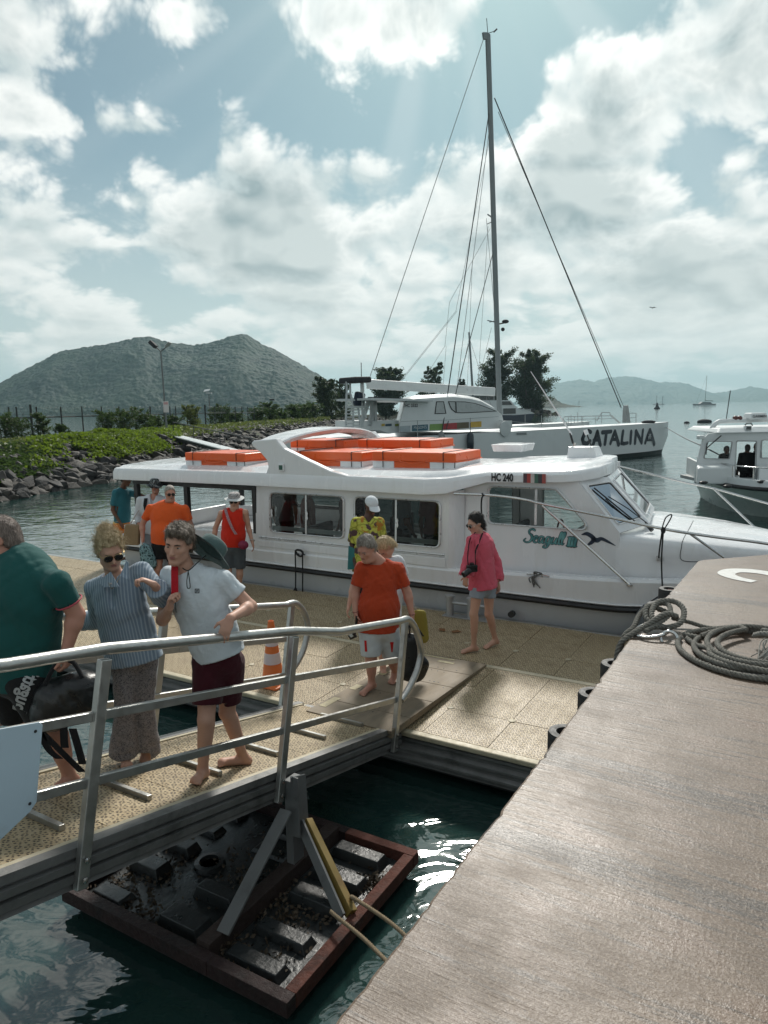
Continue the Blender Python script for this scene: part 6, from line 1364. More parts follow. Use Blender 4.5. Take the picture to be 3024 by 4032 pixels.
# ---- boarding plank on the rocks
bp = empty('boarding_plank', tuple(px(700, 1716, 52.)), 0, 'long grey aluminium boarding plank with a rail down the rocks', 'gangplank')
a, b_ = px(655, 1706, 53.), px(1010, 1798, 38.); d = (b_ - a); MB().beam(a, b_, .75, .06).build('walkway', M('plank_aluminium', (.55, .58, .58), .4, .3), bp); MB().beam(a + (0, 0, -.12), b_ + (0, 0, -.12), .6, .16).build('plank_beam', FM, bp)
for sgn in (1,):
    o_ = np.array([.25, .3, 0]) * sgn
    for f in (.04, .32, .62, .9): MB().tube([a + d * f + o_, a + d * f + o_ + (0, 0, .85)], .03, 6).build('rail_post', FM, bp)
    MB().tube([a + d * .04 + o_ + (0, 0, .85), a + d * .95 + o_ + (0, 0, .85)], .03, 6).build('hand_rail', FM, bp)
MB().box(tuple(px(630, 1722, 53.) - (.3, .3, .9)), tuple(px(668, 1708, 53.) + (.3, .9, 0))).build('landing_block', MATS['bank_concrete'], bp)
# =================================================================== people
def nrm(v): v = np.asarray(v, float); return v / max(np.linalg.norm(v), 1e-9)
class SDF:
    """distance field on a grid; union of tapered capsules and ellipsoids, meshed by surface nets"""
    def __init__(s, lo, hi, vox):
        s.v = vox; s.lo = np.array(lo, float) - 3 * vox; n = np.ceil((np.array(hi) + 3 * vox - s.lo) / vox).astype(int) + 1; s.n = n
        s.f = np.full(n, .25, np.float32)
    def sub(s, c, r):
        a = np.maximum(np.floor((np.asarray(c) - r - s.lo) / s.v).astype(int), 0); b = np.minimum(np.ceil((np.asarray(c) + r - s.lo) / s.v).astype(int) + 1, s.n)
        if (b <= a).any(): return None
        sl_ = tuple(slice(x, y) for x, y in zip(a, b)); g = [s.lo[i] + np.arange(a[i], b[i]) * s.v for i in range(3)]
        return sl_, np.stack(np.meshgrid(*g, indexing='ij'), -1).astype(np.float32)
    def put(s, sl_, d, k, sub=False):
        A = s.f[sl_]
        if sub:
            d = -d; h = np.maximum(k - np.abs(A - d), 0) / max(k, 1e-6); s.f[sl_] = np.maximum(A, d) + h * h * k * .25
        else:
            h = np.maximum(k - np.abs(A - d), 0) / max(k, 1e-6); s.f[sl_] = np.minimum(A, d) - h * h * k * .25
    def cap(s, a, b, r0, r1=None, k=.03, flat=None, sub=False):
        """tapered capsule; flat = (axis, ratio) squeezes it along an axis by ratio < 1"""
        a = np.asarray(a, float); b = np.asarray(b, float); r1 = r0 if r1 is None else r1; R = max(r0, r1)
        q = s.sub((a + b) / 2, np.abs(b - a) / 2 + R + k + 4 * s.v)
        if q is None: return s
        sl_, P = q; ba = b - a
        if flat is not None:
            ax, ra = nrm(flat[0]).astype(np.float32), flat[1]; rel = P - a.astype(np.float32); c = rel @ ax; rel = rel + (c * (1 / ra - 1))[..., None] * ax; ba = ba + ax * ((ba @ ax) * (1 / ra - 1))
        else: rel = P - a.astype(np.float32); ra = 1.
        ba = ba.astype(np.float32); L2 = max(float(ba @ ba), 1e-9); h = np.clip((rel @ ba) / L2, 0, 1)
        d = np.sqrt(((rel - h[..., None] * ba) ** 2).sum(-1)) - (r0 + (r1 - r0) * h)
        s.put(sl_, d * (ra ** .5 if ra < 1 else 1.), k, sub); return s
    def ell(s, c, r, axes=None, k=.03, sub=False):
        c = np.asarray(c, float); r = np.asarray(r, float); q = s.sub(c, max(r) + k + 4 * s.v)
        if q is None: return s
        sl_, P = q; rel = P - c.astype(np.float32)
        if axes is not None: rel = rel @ np.array(axes, np.float32).T
        k0 = np.sqrt(((rel / r.astype(np.float32)) ** 2).sum(-1)); k1 = np.sqrt(((rel / (r * r).astype(np.float32)) ** 2).sum(-1))
        s.put(sl_, k0 * (k0 - 1) / np.maximum(k1, 1e-6), k, sub); return s
    def grid(s):
        g = [s.lo[i] + np.arange(s.n[i]) * s.v for i in range(3)]; return np.meshgrid(*g, indexing='ij', sparse=True)
    def cut(s, p, n):                          # keep the side the normal points away from
        n = nrm(n); X_, Y_, Z_ = s.grid(); d = (X_ - p[0]) * n[0] + (Y_ - p[1]) * n[1] + (Z_ - p[2]) * n[2]
        s.f = np.maximum(s.f, d.astype(np.float32)); return s
    def folds(s, amp, dirs, seed=0):
        rs = np.random.default_rng(seed); X_, Y_, Z_ = s.grid(); d = 0.
        for (kx, ky, kz, w) in dirs:
            ph = rs.random(3) * 6.28; d = d + w * (lambda q: q * .5 + .8 - 1.3 * np.abs(np.sin(q * .8 + .4)))(np.sin(kx * X_ + ky * Y_ + kz * Z_ + ph[0] + 1.3 * np.sin(5 * X_ + 4 * Z_ + ph[1]) + 1.1 * np.sin(7 * Y_ + 3 * Z_ + ph[2])))
        s.f = s.f + (amp * d).astype(np.float32); return s
    def mesh(s):
        f = s.f; ins = f < 0; c = [f[i:f.shape[0] - 1 + i, j:f.shape[1] - 1 + j, k:f.shape[2] - 1 + k] for i in (0, 1) for j in (0, 1) for k in (0, 1)]
        cnt = sum((q < 0).astype(np.int8) for q in c); act = (cnt > 0) & (cnt < 8); I = np.argwhere(act); idx = -np.ones(act.shape, np.int32); idx[act] = np.arange(len(I))
        C = np.stack([q[act] for q in c], 1); off = np.array([(i, j, k) for i in (0, 1) for j in (0, 1) for k in (0, 1)], float); acc = np.zeros((len(I), 3)); num = np.zeros((len(I), 1))
        for a, b in [(0, 1), (2, 3), (4, 5), (6, 7), (0, 2), (1, 3), (4, 6), (5, 7), (0, 4), (1, 5), (2, 6), (3, 7)]:
            m = (C[:, a] < 0) != (C[:, b] < 0); t = C[m, a] / (C[m, a] - C[m, b]); acc[m] += off[a] + (off[b] - off[a]) * t[:, None]; num[m] += 1
        V = (I + acc / np.maximum(num, 1)) * s.v + s.lo; Q = []
        for ax in range(3):
            sh = list(f.shape); sl0 = [slice(1, -1)] * 3; sl1 = [slice(1, -1)] * 3; sl0[ax] = slice(0, -1); sl1[ax] = slice(1, None)
            A, B = ins[tuple(sl0)], ins[tuple(sl1)]; e = np.argwhere(A != B); e = e + 1; e[:, ax] -= 1; flip = A[A != B]
            b, c_ = [(1, 2), (2, 0), (0, 1)][ax]; o = np.zeros((4, 3), int); o[1][b] = -1; o[2][b] = -1; o[2][c_] = -1; o[3][c_] = -1
            q = np.stack([idx[tuple((e + o[k]).T)] for k in range(4)], 1); ok = (q >= 0).all(1); q = q[ok]; fl = flip[ok]
            q[~fl] = q[~fl][:, ::-1]; Q.append(q)
        return V, np.concatenate(Q)
def sdf_obj(name, sd_, mat, parent, relax=1):
    V, Q = sd_.mesh()
    for _ in range(relax):                     # light Laplacian smoothing
        acc = np.zeros_like(V); n = np.zeros(len(V))
        for k in range(4): np.add.at(acc, Q[:, k], V[Q[:, (k + 1) % 4]] + V[Q[:, (k + 3) % 4]]); np.add.at(n, Q[:, k], 2)
        V = V * .4 + .6 * acc / np.maximum(n, 1)[:, None]
    loc, rz = _frame(parent); me = mesh_np(name, V - loc, Q, mat); o = link(name, me, None, parent, smooth=180); return o

def skin_mat(name, c, red=(.40, .14, .11)):
    if name in MATS: return MATS[name]
    m, t, n, b, o = mat_new(name); f = n.noise(o, 9., 5., .6); g = n.noise(o, 55., 3., .6)
    col = n.mix(n.ramp(f, .35, .68, 0., .35), c, tuple(x * .6 + y * .4 for x, y in zip(c, red))); col = n.mix(n.ramp(g, .55, .75, 0., .25), col, tuple(x * .7 for x in c))
    n.put(b.inputs['Base Color'], col); b.inputs['Roughness'].default_value = .52; b.inputs['Subsurface Weight'].default_value = .0; b.inputs['Specular IOR Level'].default_value = .35
    bump_to(n, b, g, .12, .004); return m
SK_F = skin_mat('fair_skin', (.56, .325, .235)); SK_T = skin_mat('tanned_skin', (.46, .25, .17)); SK_R = skin_mat('reddened_skin', (.53, .27, .195)); SK_B = skin_mat('brown_skin', (.145, .075, .048)); SK_D = skin_mat('dark_brown_skin', (.075, .040, .028))  # skin tones from fair to dark brown
def cloth(name, c, bump=.25, bs=160., rough=.85, var=.06, wr=1., dirt=0., ds=2., dcol=(.1, .1, .1)):
    if name in MATS: return MATS[name]
    m, t, n, b, o = mat_new(name); wrinkles(n, b, o, bump, bs, wr)
    f = n.noise(o, 5., 4., .6); col = n.mix(f, tuple(x * (1 - var) for x in c), tuple(min(1, x * (1 + var)) for x in c))
    if dirt: col = n.mix(n.ramp(n.noise(o, ds, 5., .6), .5, .72, 0., dirt), col, dcol)
    n.put(b.inputs['Base Color'], col); b.inputs['Roughness'].default_value = rough; b.inputs['Specular IOR Level'].default_value = .2; b.inputs['Sheen Weight'].default_value = .12; return m
def wrinkles(n, b, o, bump=.25, bs=160., wr=1.):
    """weave plus soft creases in the cloth"""
    q = n.vmath('MULTIPLY', o, (1., 1., .55)); a = n.noise(q, 5.5, 2., .45, 1.6); c = n.noise(n.vmath('MULTIPLY', o, (1., 1., 1.6)), 13., 2., .5, 1.6)
    r1 = n.math('ABSOLUTE', a - .5); r2 = n.math('ABSOLUTE', c - .5); w = n.ramp(r1, 0., .16) * .35 + a * 1.9 + c * .7
    b1 = bump_to(n, b, w, .34 * wr, .015); b2 = n.new('ShaderNodeBump'); b2.inputs['Strength'].default_value = bump; b2.inputs['Distance'].default_value = .004
    n.put(b2.inputs['Height'], n.noise(o, bs, 2., .6)); n.t.links.new(b1.outputs[0], b2.inputs['Normal']); n.t.links.new(b2.outputs[0], b.inputs['Normal'])
def hair_mat(name, c0, c1, st=(60, 60, 9)):
    m, t, n, b, o = mat_new(name); f = n.noise(n.vmath('MULTIPLY', o, st), 2.2, 5., .7); n.put(b.inputs['Base Color'], n.mix(n.ramp(f, .35, .65), c0, c1)); b.inputs['Roughness'].default_value = .5; bump_to(n, b, f, 1., .012); return m

def hand(B, wr, d, nrm_, handed, size=1., curl=.5, k=.008, spread=1.):
    """palm, four fingers of different lengths with two bends, thumb from the side of the palm"""
    d = nrm(d); p = nrm(np.array(nrm_) - d * (np.array(nrm_) @ d)); sd_ = np.cross(d, p) * handed; z = size
    B.cap(wr, wr + d * .03 * z, .026 * z, .030 * z, .015, (p, .62)); B.ell(wr + d * .055 * z, np.array([.046, .040, .0165]) * z, [d, sd_, p], .014)
    for i, L in enumerate((.92, 1.05, 1., .78)):
        o = (i - 1.5) * .0195 * z * spread; b0 = wr + d * (.088 - abs(i - 1.4) * .004) * z + sd_ * -o; dr = nrm(d + sd_ * -o * 1.6); a = 0.; q = b0
        for j, (ln, cu) in enumerate(((.042, .55), (.027, .9), (.021, .6))):
            a += curl * cu * 1.25; v = dr * math.cos(a) + p * math.sin(a); e = q + v * ln * L * z; B.cap(q, e, (.0092 - .0006 * j) * z, (.0086 - .0008 * j) * z, k * .6); q = e
    q = wr + d * .028 * z + sd_ * .030 * z; v = nrm(sd_ * .85 + d * .75 + p * .25 * curl)
    e = q + v * .040 * z; B.cap(q, e, .0125 * z, .0105 * z, .012); v = nrm(v + d * .7 + p * .6 * curl - sd_ * .3 * curl); B.cap(e, e + v * .034 * z, .0105 * z, .0085 * z, k * .6)
def foot(B, an, toe, heelz, z=1., toes=True, k=.02):
    """bare foot from ankle to toe point; heelz = height of the sole"""
    an = np.array(an, float); toe = np.array(toe, float); d = toe - an; d[2] = 0; L = np.linalg.norm(d); d = d / max(L, 1e-6); sd_ = np.array([d[1], -d[0], 0]); up_ = np.array([0, 0, 1.])
    h = np.array([an[0], an[1], heelz]) - d * .035 * z + up_ * .030 * z; ball = np.array([toe[0], toe[1], toe[2]]) - d * .045 * z + up_ * .024 * z
    B.cap(an, h, .036 * z, .032 * z, k); B.cap(an + d * .01 - up_ * .02 * z, ball, .034 * z, .026 * z, k, (up_, .85)); B.cap(h, ball, .028 * z, .026 * z, k); B.cap(ball - sd_ * .022 * z, ball + sd_ * .022 * z, .020 * z, .020 * z, k, (up_, .8))
    if toes:
        for i in range(5):
            o = (i - 2) * .0165 * z; q = ball + sd_ * o - up_ * .006 * z + d * (.010 - .004 * abs(i - 1.2)) * z; B.cap(q, q + d * (.026 - .002 * i) * z - up_ * .004 * z, .0105 * z, .0095 * z, .004)
def head_axes(Fd, roll=0.):
    Fw = nrm(Fd); R = nrm(np.cross(Fw, (0, 0, 1.))); U = np.cross(R, Fw)
    if roll: c, s_ = math.cos(rad(roll)), math.sin(rad(roll)); R, U = R * c + U * s_, U * c - R * s_
    return R, Fw, U
def head(B, c, ax, z=1., ears=True):
    R, Fw, U = ax; A = [R, Fw, U]; c = np.array(c, float); g = lambda r, f, u: c + (R * r + Fw * f + U * u) * z; e = lambda *r: np.array(r) * z
    B.ell(g(0, -.012, .026), e(.075, .096, .094), A, .02); B.ell(g(0, .026, -.030), e(.062, .068, .086), A, .03); B.cap(g(-.032, .012, -.072), g(-.012, .066, -.104), .034 * z, .021 * z, .02); B.cap(g(.032, .012, -.072), g(.012, .066, -.104), .034 * z, .021 * z, .02)
    B.ell(g(0, .078, .024), e(.050, .018, .014), A, .016)
    for sg in (-1, 1): B.ell(g(sg * .040, .066, -.020), e(.022, .020, .022), A, .015); B.ell(g(sg * .032, .103, .002), e(.020, .016, .012), A, .012, sub=True)
    B.cap(g(0, .090, .008), g(0, .114, -.030), .0085 * z, .0125 * z, .010); B.ell(g(-.011, .104, -.034), e(.009, .010, .008), A, .006); B.ell(g(.011, .104, -.034), e(.009, .010, .008), A, .006)
    B.ell(g(0, .088, -.060), e(.026, .014, .012), A, .012); B.cap(g(-.018, .1005, -.0605), g(.018, .1005, -.0605), .0022 * z, k=.003, sub=True); B.ell(g(0, .080, -.098), e(.020, .016, .015), A, .012)
    if ears:
        for sg in (-1, 1): B.ell(g(sg * .077, -.012, -.004), e(.010, .019, .031), A, .008); B.ell(g(sg * .085, -.006, -.002), e(.006, .010, .018), A, .004, sub=True)
    return g
EYEW = M('eye_white', (.45, .40, .37), .25, var=.02); IRIS = M('dark_iris', (.03, .025, .02), .15, var=.02); LENS = M('dark_sunglass_lens', (.012, .011, .012), .06, var=.02); GOLD = M('thin_gold_frame', (.50, .36, .16), .25, .9); BROW = M('eyebrow_hair', (.06, .04, .03), .8)
LIP = M('lips', (.36, .15, .125), .55)
def face_parts(root, g, ax, z, brow=BROW, lips=LIP, eyes=True):
    R, Fw, U = ax; A = np.array([R, Fw, U]).T
    for sg in (-1, 1):
        if eyes:
            o = MB().ball(g(sg * .031, .080, .002), np.array([.0130, .010, .0050]) * z, 10, 8, R=A).build('eye', EYEW, root, smooth=180); MB().ball(g(sg * .031, .0885, .0025), np.array([.0055, .003, .0048]) * z, 8, 6, R=A).build('iris', IRIS, o, smooth=180)
        MB().tube([g(sg * .014, .0975, .020), g(sg * .030, .0965, .025), g(sg * .047, .084, .020)], np.array([.0042, .0046, .002]) * z, 6).build('eyebrow', brow, root, smooth=180)
    MB().ball(g(0, .0985, -.0565), np.array([.021, .0055, .0040]) * z, 10, 6, R=A).build('upper_lip', lips, root, smooth=180); MB().ball(g(0, .0970, -.0650), np.array([.018, .0065, .0050]) * z, 10, 6, R=A).build('lower_lip', lips, root, smooth=180)
def sunglasses(root, g, ax, z, frame=GOLD, lens=LENS, w=.027, h=.022):
    R, Fw, U = ax; A = np.array([R, Fw, U]).T; s_ = None
    for sg in (-1, 1):
        o = MB().ball(g(sg * .032, .1045, .000), np.array([w, .005, h]) * z, 16, 8, R=A).build('sunglasses', lens, root, smooth=180)
        ring = [g(sg * .032 + w * math.cos(a) * 1.02, .105 - .004 * abs(math.cos(a)), h * math.sin(a) * 1.02) for a in np.linspace(0, 6.283, 21)[:-1]]; MB().tube(ring, .0016 * z, 5, loop=True).build('rim', frame, o, smooth=180)
        MB().tube([g(sg * .058, .100, .008), g(sg * .074, .080, .010), g(sg * .082, -.005, .010), g(sg * .083, -.020, -.004)], .0022 * z, 6).build('temple', frame, o, smooth=180)
    MB().tube([g(-.008, .108, .006), g(0, .112, .008), g(.008, .108, .006)], .0018 * z, 5).build('bridge', frame, o)
def hair(root, g, ax, z, mat, vox, style='short', seed=0, top=0., sweep=0.):
    R, Fw, U = ax; A = [R, Fw, U]; c = g(0, 0, 0); B = SDF(c - .24 * z, c + .26 * z, vox); e = lambda *r: np.array(r) * z
    B.ell(g(0, -.020, .034), e(.0835, .102, .099 + top), A, .01); B.ell(g(0, -.055, -.025), e(.076, .062, .075), A, .02)
    if style in ('fringe',): B.ell(g(sweep * .02, .060, .088), e(.066, .036, .030), A, .02); B.ell(g(0, .0, .10), e(.06, .07, .035), A, .02)
    if style == 'bun': B.ell(g(-.0, -.075, .118), e(.050, .048, .044), A, .015); B.ell(g(0, -.01, .09), e(.075, .075, .04), A, .02); B.ell(g(-.07, -.03, -.03), e(.022, .045, .05), A, .02)
    if style == 'lowbun': B.ell(g(0, -.135, .02), e(.042, .040, .042), A, .012)
    if style == 'braid':
        for i in range(6): B.ell(g(0, -.095 - .008 * math.sin(i), -.045 - .028 * i), e(.020, .020, .020), A, .008)
        B.ell(g(0, -.06, -.05), e(.05, .05, .05), A, .03)
    if style == 'bob': B.ell(g(0, -.045, -.055), e(.088, .075, .085), A, .03)
    # keep the face clear
    B.cut(g(0, .040 if style != 'bun' else .046, .045), Fw * .80 - U * .60) if style not in ('fringe',) else B.cut(g(0, .062, .052), Fw * .70 - U * .72)
    B.ell(g(0, .085, -.045), e(.090, .090, .100), A, .012, sub=True)
    if style in ('short', 'fringe', 'buzz'): B.ell(g(.080, .006, -.030), e(.020, .034, .045), A, .01, sub=True); B.ell(g(-.080, .006, -.030), e(.020, .034, .045), A, .01, sub=True)
    rs = np.random.default_rng(seed); X_, Y_, Z_ = B.grid(); am = {'buzz': .0012, 'short': .0028, 'fringe': .0040, 'bun': .0046, 'bob': .004}.get(style, .003); d = 0.
    for i in range(7):
        kk = rs.normal(size=3) * np.array([1, 1, .7]) * rs.uniform(45, 130); d = d + np.sin(kk[0] * X_ + kk[1] * Y_ + kk[2] * Z_ + rs.random() * 6.28 + 1.5 * np.sin(22 * X_ + 17 * Z_ + i))
    B.f = B.f + (am * .55 * d * z).astype(np.float32)
    return sdf_obj('hair', B, mat, root, 0)
def comb(root, obj, mat, n, L, dirf, seed, r=.0007, lift=.25, jit=.35):
    """strands growing from the hair mass along a combing direction dirf(p)"""
    rs = np.random.default_rng(seed); me = obj.data; loc, _ = _frame(root); V = np.empty(len(me.vertices) * 3); me.vertices.foreach_get('co', V); V = V.reshape(-1, 3) + loc
    N = np.empty(len(me.vertices) * 3); me.vertices.foreach_get('normal', N); N = N.reshape(-1, 3); k = rs.integers(0, len(V), n); P = V[k]; Nn = N[k]
    D_ = dirf(P) + rs.normal(size=P.shape) * jit; D_ -= Nn * (D_ * Nn).sum(1, keepdims=True); D_ /= np.maximum(np.linalg.norm(D_, axis=1, keepdims=True), 1e-6); ln = (L * rs.uniform(.5, 1.2, n))[:, None]
    sd_ = np.cross(D_, Nn); pts = [P - Nn * .002, P + D_ * ln * .35 + Nn * ln * lift * .5, P + D_ * ln * .7 + Nn * ln * lift * .45, P + D_ * ln + Nn * ln * lift * rs.uniform(-.3, .6, (n, 1))]
    rr = (r, r, r * .8, r * .2); vs = []
    for p, q in zip(pts, rr): vs += [p + sd_ * q, p - sd_ * q * .5 + Nn * q * .87, p - sd_ * q * .5 - Nn * q * .87]
    A = np.stack(vs, 1).reshape(-1, 3); F0 = np.array([(i * 3 + j, i * 3 + (j + 1) % 3, (i + 1) * 3 + (j + 1) % 3, (i + 1) * 3 + j) for i in range(3) for j in range(3)]); Q = (F0[None] + (np.arange(n) * 12)[:, None, None]).reshape(-1, 4)
    return link('hair_strands', mesh_np('hair_strands', A - loc, Q, mat), None, root, smooth=180)
def bbox(J, m=.16):
    P = np.array(list(J.values())); return P.min(0) - m, P.max(0) + m
def person(label, J, Fd, skin, vox=.011, z=1., fat=1., roll=0., toes=True, hands=None, headz=None, curl=(.5, .5), group=None, sole=None, bust=0., chestf=None, hidehead=False, name='person'):
    """J: joints in world space. Returns the root and a dict for dressing"""
    hz_ = headz or z; J = {k: np.array(v, float) for k, v in J.items()}; bz_ = min(J['anL'][2], J['anR'][2]) - .08
    root = empty(name, (float(J['pel'][0]), float(J['pel'][1]), bz_), 0, label, 'person', group)
    up_ = nrm(J['nk'] - J['pel']); rt = nrm(J['shR'] - J['shL']); fw = nrm(np.cross(up_, rt)) if chestf is None else nrm(chestf); rt = np.cross(fw, up_); T = [rt, fw, up_]
    sw = np.linalg.norm(J['shR'] - J['shL']); lo, hi = bbox(J, .20); B = SDF(lo, hi, vox)
    ch = J['nk'] * .66 + J['pel'] * .34; be = J['nk'] * .30 + J['pel'] * .70; sl_ = np.linalg.norm(J['nk'] - J['pel'])
    B.ell(ch, (sw * .43, .105 * z * fat, .155 * sl_ / .5), T, .05); B.ell(be + fw * .02 * (fat - 1) * 3, (.138 * z * fat, .105 * z * fat ** 1.4, .16), T, .06); hp = (J['hpL'] + J['hpR']) / 2
    B.ell(hp + up_ * .03, (.155 * z * min(fat, 1.15), .115 * z, .115), T, .05)
    for sd_ in 'LR':
        sh, el, wr, h_, kn, an = (J[a + sd_] for a in ('sh', 'el', 'wr', 'hp', 'kn', 'an')); f2 = 1 + (fat - 1) * .5
        B.cap(J['nk'] - up_ * .03, sh, .055 * z, .054 * z, .05); B.cap(sh, el, .051 * z * f2, .041 * z * f2, .02); m_ = sh * .55 + el * .45; B.cap(el, wr, .042 * z * f2, .0265 * z * f2, .015); B.ell(el * .75 + wr * .25, np.array([.044, .044, .044]) * z * f2, None, .02)
        B.cap(h_, kn, .084 * z * f2, .054 * z * f2, .03); B.cap(kn, an, .050 * z * f2, .034 * z, .02); cf = nrm(np.cross(rt, nrm(kn - an))); ca = kn * .70 + an * .30 + fw * -.018; B.cap(kn * .86 + an * .14 + fw * -.012, kn * .48 + an * .52 + fw * -.008, .050 * z * f2, .040 * z * f2, .03)
        B.ell(kn + fw * .012, np.array([.046, .046, .050]) * z, None, .02)
        if hands is None or hands.get(sd_, 1): 
            hd = (hands or {}).get(sd_); d_ = nrm(wr - el) if not isinstance(hd, dict) else nrm(hd['d']); n_ = (-rt if sd_ == 'R' else rt) if not isinstance(hd, dict) else hd['n']
            hand(B, wr, d_, n_, (1 if sd_ == 'R' else -1) * (1 if not isinstance(hd, dict) else hd.get('flip', 1)), z, curl[0 if sd_ == 'L' else 1])
        tp = J.get('to' + sd_); 
        if tp is None: tp = an + fw * .17 * z
        tp = np.array([tp[0], tp[1], tp[2]]); foot(B, an, tp, min(an[2] - .075 * z, tp[2] + .05) if sole is None else sole, z, toes)
    ax = head_axes(Fd, roll); c = J['hd']; nb = c - ax[2] * .085 * hz_ - ax[1] * .018 * hz_
    B.cap(J['nk'], nb, .060 * z * f2, .054 * hz_ * f2, .025)
    g = head(B, c, ax, hz_)
    if fat > 1.05: B.ell(c - ax[2] * .115 * hz_ + ax[1] * .03, np.array([.062, .055, .035]) * hz_ * fat ** .5, [*ax], .03)
    sdf_obj('body', B, skin, root, 1)
    return root, dict(J=J, T=T, ch=ch, be=be, hp=hp, sw=sw, up=up_, fw=fw, rt=rt, z=z, fat=fat, vox=vox, g=g, ax=ax, hz=hz_, root=root, lo=lo, hi=hi, bust=bust)
FOLD = [(22, 13, 11, 1.), (-19, 15, 24, .8), (44, -26, 20, .55), (58, 40, -36, .40), (30, 20, 70, .25)]
def shirt(D, mat, hem, sleeve=.55, loose=1., neck=.075, name='shirt', vneck=0., fold=.0034, hemw=None, seed=0, armr=1., depth=.66, cuff=None, hemn=None, openfront=0., belly=0.):
    """hem: distance of the hem below the pelvis joint along the spine"""
    J, T, z = D['J'], D['T'], D['z']; rt, fw, up_ = T; B = SDF(D['lo'], D['hi'], D['vox']); fat = D['fat']; sw = D['sw']
    hemp = J['pel'] - up_ * hem; w0 = sw * .455 + .012; wm = (.150 * z * fat + .022) * loose; wh = (hemw or (.175 * z * min(fat, 1.2) * loose + .012))
    top = J['nk'] - up_ * max(.10, w0 * .66)
    B.cap(top, D['be'], w0, max(wm, w0 * .86), .05, (fw, depth)); B.cap(D['be'], hemp - up_ * .12, max(wm, w0 * .86), wh, .06, (fw, depth + .05)); 
    if fat > 1.05 or belly: B.ell(D['be'] + fw * (.05 * fat + belly), (.150 * z * fat, .125 * z * fat ** 1.2, .19), T, .07)
    if D['bust']:
        for sg in (-1, 1): B.ell(D['ch'] + fw * .080 * z + rt * sg * .065 * z - up_ * .045, np.array([.068, .058, .070]) * z * D['bust'], T, .07)
    B.ell(D['ch'] + fw * .012, (sw * .46, .130 * z * fat ** .6, .17), T, .05)
    for s_ in 'LR':
        sh, el, wr = J['sh' + s_], J['el' + s_], J['wr' + s_]; B.cap(J['nk'] - up_ * .045, sh, .062 * z, .064 * z, .05)
        if sleeve <= 0: continue
        if sleeve <= 1:
            e = sh + (el - sh) * sleeve; B.cap(sh, e, .064 * z * loose, .066 * z * loose * armr, .035)
        else:
            B.cap(sh, el, .064 * z * loose, .058 * z * loose * armr, .035); e = el + (wr - el) * (sleeve - 1); B.cap(el, e, .058 * z * loose * armr, (.046 if cuff is None else cuff) * z * loose * armr, .02)
    B.folds(fold, FOLD, seed)
    for s_ in 'LR':
        sh, el, wr = J['sh' + s_], J['el' + s_], J['wr' + s_]
        if 0 < sleeve <= 1: 
            e = sh + (el - sh) * sleeve; d_ = nrm(el - sh); q = B.sub(e + d_ * .05, .13)
            if q: X_ = (q[1] - e.astype(np.float32)) @ d_.astype(np.float32); r_ = np.sqrt(np.maximum(((q[1] - e.astype(np.float32)) ** 2).sum(-1) - X_ ** 2, 0)); B.f[q[0]] = np.where((r_ < .10) & (X_ > -.02), np.maximum(B.f[q[0]], X_), B.f[q[0]])
            B.cap(e - d_ * .05, e + d_ * .06, .050 * z * loose * armr, k=.004, sub=True)
        elif sleeve > 1:
            e = el + (wr - el) * (sleeve - 1); d_ = nrm(wr - el); q = B.sub(e + d_ * .05, .11)
            if q: X_ = (q[1] - e.astype(np.float32)) @ d_.astype(np.float32); r_ = np.sqrt(np.maximum(((q[1] - e.astype(np.float32)) ** 2).sum(-1) - X_ ** 2, 0)); B.f[q[0]] = np.where((r_ < .085) & (X_ > -.02), np.maximum(B.f[q[0]], X_), B.f[q[0]])
        else:
            B.cap(sh - rt * .0 + up_ * .0, sh - up_ * .10 * z, .066 * z, k=.01, sub=True)
    nn_ = nrm(D['g'](0, 0, -.09) - J['nk']); B.cap(J['nk'] + nn_ * .005, J['nk'] + nn_ * .16 + up_ * .02, neck, neck * 1.1, .008, sub=True)
    if vneck: B.cap(J['nk'] + fw * .09 * D['fat'] ** .5 + up_ * .05, J['nk'] + fw * .14 * D['fat'] ** .5 - up_ * vneck, .055, .012, .01, sub=True)
    if openfront: 
        a = J['nk'] + fw * .18 - up_ * .02; b = hemp + fw * .22; B.cap(a, b - up_ * .1, .012, openfront, .01, sub=True)
    B.cut(hemp, -up_ if hemn is None else hemn)
    return sdf_obj(name, B, mat, D['root'], 1)
